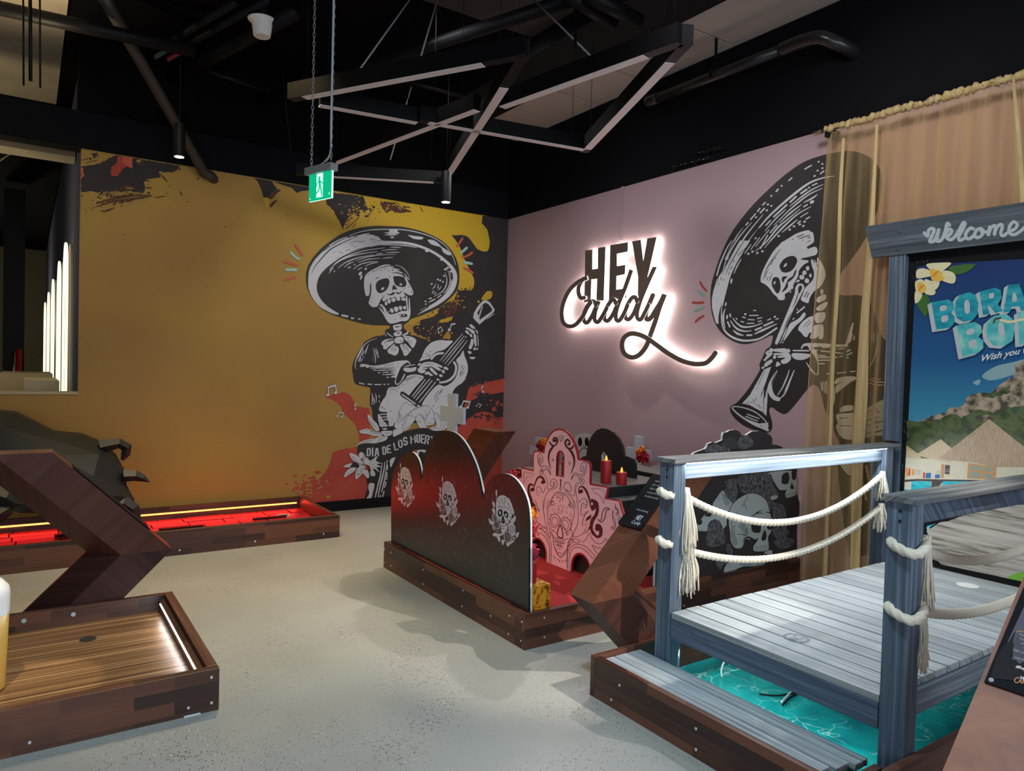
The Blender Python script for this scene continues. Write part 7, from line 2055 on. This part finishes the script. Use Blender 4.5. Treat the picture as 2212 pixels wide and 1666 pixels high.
# plane of the sign: turned so that it is seen obliquely
XD = {}
def solve_plane():
    # vertical plane through c with horizontal direction u
    return Vector((cos(radians(-72)), sin(radians(-72)), 0))
eu = solve_plane(); en = eu.cross(Vector((0, 0, 1))); 
if en.dot(CAM-c) < 0: en = -en
def onex(px, py, off=0):
    d = RT*((px-1106)/FPX)-UP*((py-833)/FPX)+FW; p0 = c+en*off
    return CAM+d*((p0-CAM).dot(en)/d.dot(en))
F4 = [onex(668, 381), onex(717, 366), onex(718, 424), onex(672, 438)]
zt_ = (F4[0].z+F4[1].z)/2; zb_ = (F4[2].z+F4[3].z)/2
h0 = (F4[0]-c).dot(eu); h1 = (F4[1]-c).dot(eu)
E2 = lambda a, b, off=0: c+eu*(h0+(h1-h0)*a)+Vector((0, 0, zb_+(zt_-zb_)*b-c.z))+en*off
MB().prism([E2(0, 0), E2(1, 0), E2(1, 1), E2(0, 1)], en*-.012, 'green', 'exitwhite').build('green_panel', ex)
MB().prism([E2(-.10, 1.0, .02), E2(1.06, 1.0, .02), E2(1.06, 1.27, .02), E2(-.10, 1.27, .02)], en*-.052, 'grey').build('housing', ex, .004)
MB().prism([E2(.72, 1.27, .012), E2(1.06, 1.27, .012), E2(1.06, 1.33, .012), E2(.72, 1.33, .012)], en*-.03, 'black').build('clip', ex)
EA = Art('x', 0, 1); EA.fn = lambda p, off: E2(p[0], p[1], .0008*EA.lay)
EA.poly('exitwhite', [(.34, .10), (.62, .10), (.62, .98), (.34, .98)]); EA.lay += 1
EA.poly('green', [(.47+.045*cos(t), .82+.06*sin(t)) for t in [i*pi/6 for i in range(12)]])
for P_, w_ in (([(.47, .74), (.50, .52)], .09), ([(.50, .54), (.56, .36), (.58, .16)], .055), ([(.48, .50), (.44, .36), (.34, .26)], .055), ([(.46, .72), (.36, .62), (.35, .52)], .04), ([(.49, .72), (.58, .62), (.66, .60)], .04)): EA.line('green', P_, w_)
EA.lay += 1
for P_ in ([(.06, .08), (.07, .12)], [(.90, .14), (.93, .20)]): EA.line('exitwhite', P_, .02)
EA.build('running_man_pictogram', ex)
def chain(px, py0, bottom, name='chain'):
    mb = MB(); top = Vector((bottom.x, bottom.y, 4.28)); n = int((top.z-bottom.z)/.026)
    for i in range(n):
        z = bottom.z+.026*i+.013; a = Vector((1, 0, 0)) if i % 2 else Vector((0, 1, 0))
        P_ = [Vector((bottom.x, bottom.y, z))+a*.0065*cos(t)+Vector((0, 0, 1))*.017*sin(t) for t in [k*pi/4 for k in range(8)]]
        mb.tube(P_, .0019, 'grey', 5, closed=True)
    mb.build(name, ex)
b0 = E2(.06, 1.27, -.005); b1_ = E2(.92, 1.33, -.005)
chain(0, 0, b0); chain(0, 0, b1_)
cd_ = b1_+Vector((0, 0, .0))
MB().tube(cr([E2(.35, 1.27, -.005), E2(.62, 1.40, -.01), E2(.85, 1.75, -.012), Vector((cd_.x-.006, cd_.y-.006, b1_.z+.25)), Vector((cd_.x-.006, cd_.y-.006, 3.8)), Vector((cd_.x-.006, cd_.y-.006, 4.28))], False, 5), .006, 'conduit', 8).build('power_cable', ex)
# ================================================================ beyond the opening
for i, (y, dyw) in enumerate(((8.65, .72), (10.4, .8), (12.9, .9), (15.6, 1.0), (18.6, 1.2))):
    o = thing('arched_neon_lamp', (XL-.05, y, .9), 'glowing arched light on the side wall beyond the opening, %s' % ['nearest of five', 'second nearest of five', 'middle of five', 'second farthest of five', 'farthest of five'][i], 'wall light', 'arched lights beyond the opening')
    P_ = [Vector((XL-.055, y+dyw/2, .95))]
    for k in range(13):
        t = pi*k/12; P_.append(Vector((XL-.055, y+dyw/2*cos(t), 2.25+.45*sin(t))))
    P_.append(Vector((XL-.055, y-dyw/2, .95)))
    MB().tube(P_, .012, 'led_warm', 10).build('light_tube', o)
    MB().prism([Vector((XL-.022, p.y, p.z)) for p in P_], (.02, 0, 0), 'archback').build('back_plate', o) if 'archback' in M else None
o = thing('ledge_block', (.1, 8.6, .6), 'pale ledge block lit by the arched lights beyond the opening', 'ledge')
MB().box(-.02, XL-.12, 7.9, 9.2, .001, 1.32, 'sill').build('block', o)
o = thing('ledge_block', (-.1, 10.6, .6), 'second pale ledge block further back beyond the opening', 'ledge')
MB().box(-.25, XL-.12, 10.0, 11.4, .001, 1.34, 'sill').build('block', o)
o = thing('fire_pipe', (-1.2, 12.5, 0), 'red vertical fire pipe with a brass valve seen through the opening', 'pipe')
rp = at(41, 755, y=12.5); rb = at(42, 852, y=12.5)
MB().tube([Vector((rp.x, 12.5, 0)), Vector((rp.x, 12.5, rp.z))], .04, 'red', 12).build('pipe', o)
vv = at(30, 800, y=12.4)
MB().tube([vv+Vector((0, 0, -.4)), vv+Vector((0, 0, .25))], .018, 'brass', 8).build('valve', o)
o = MB().box(at(8, 500, y=13).x, at(55, 500, y=13).x, 13, 13.2, 0, 4.0, 'blackmetal').build('dark_column'); tag(o, 'dark column beyond the opening behind the red pipe', 'column')
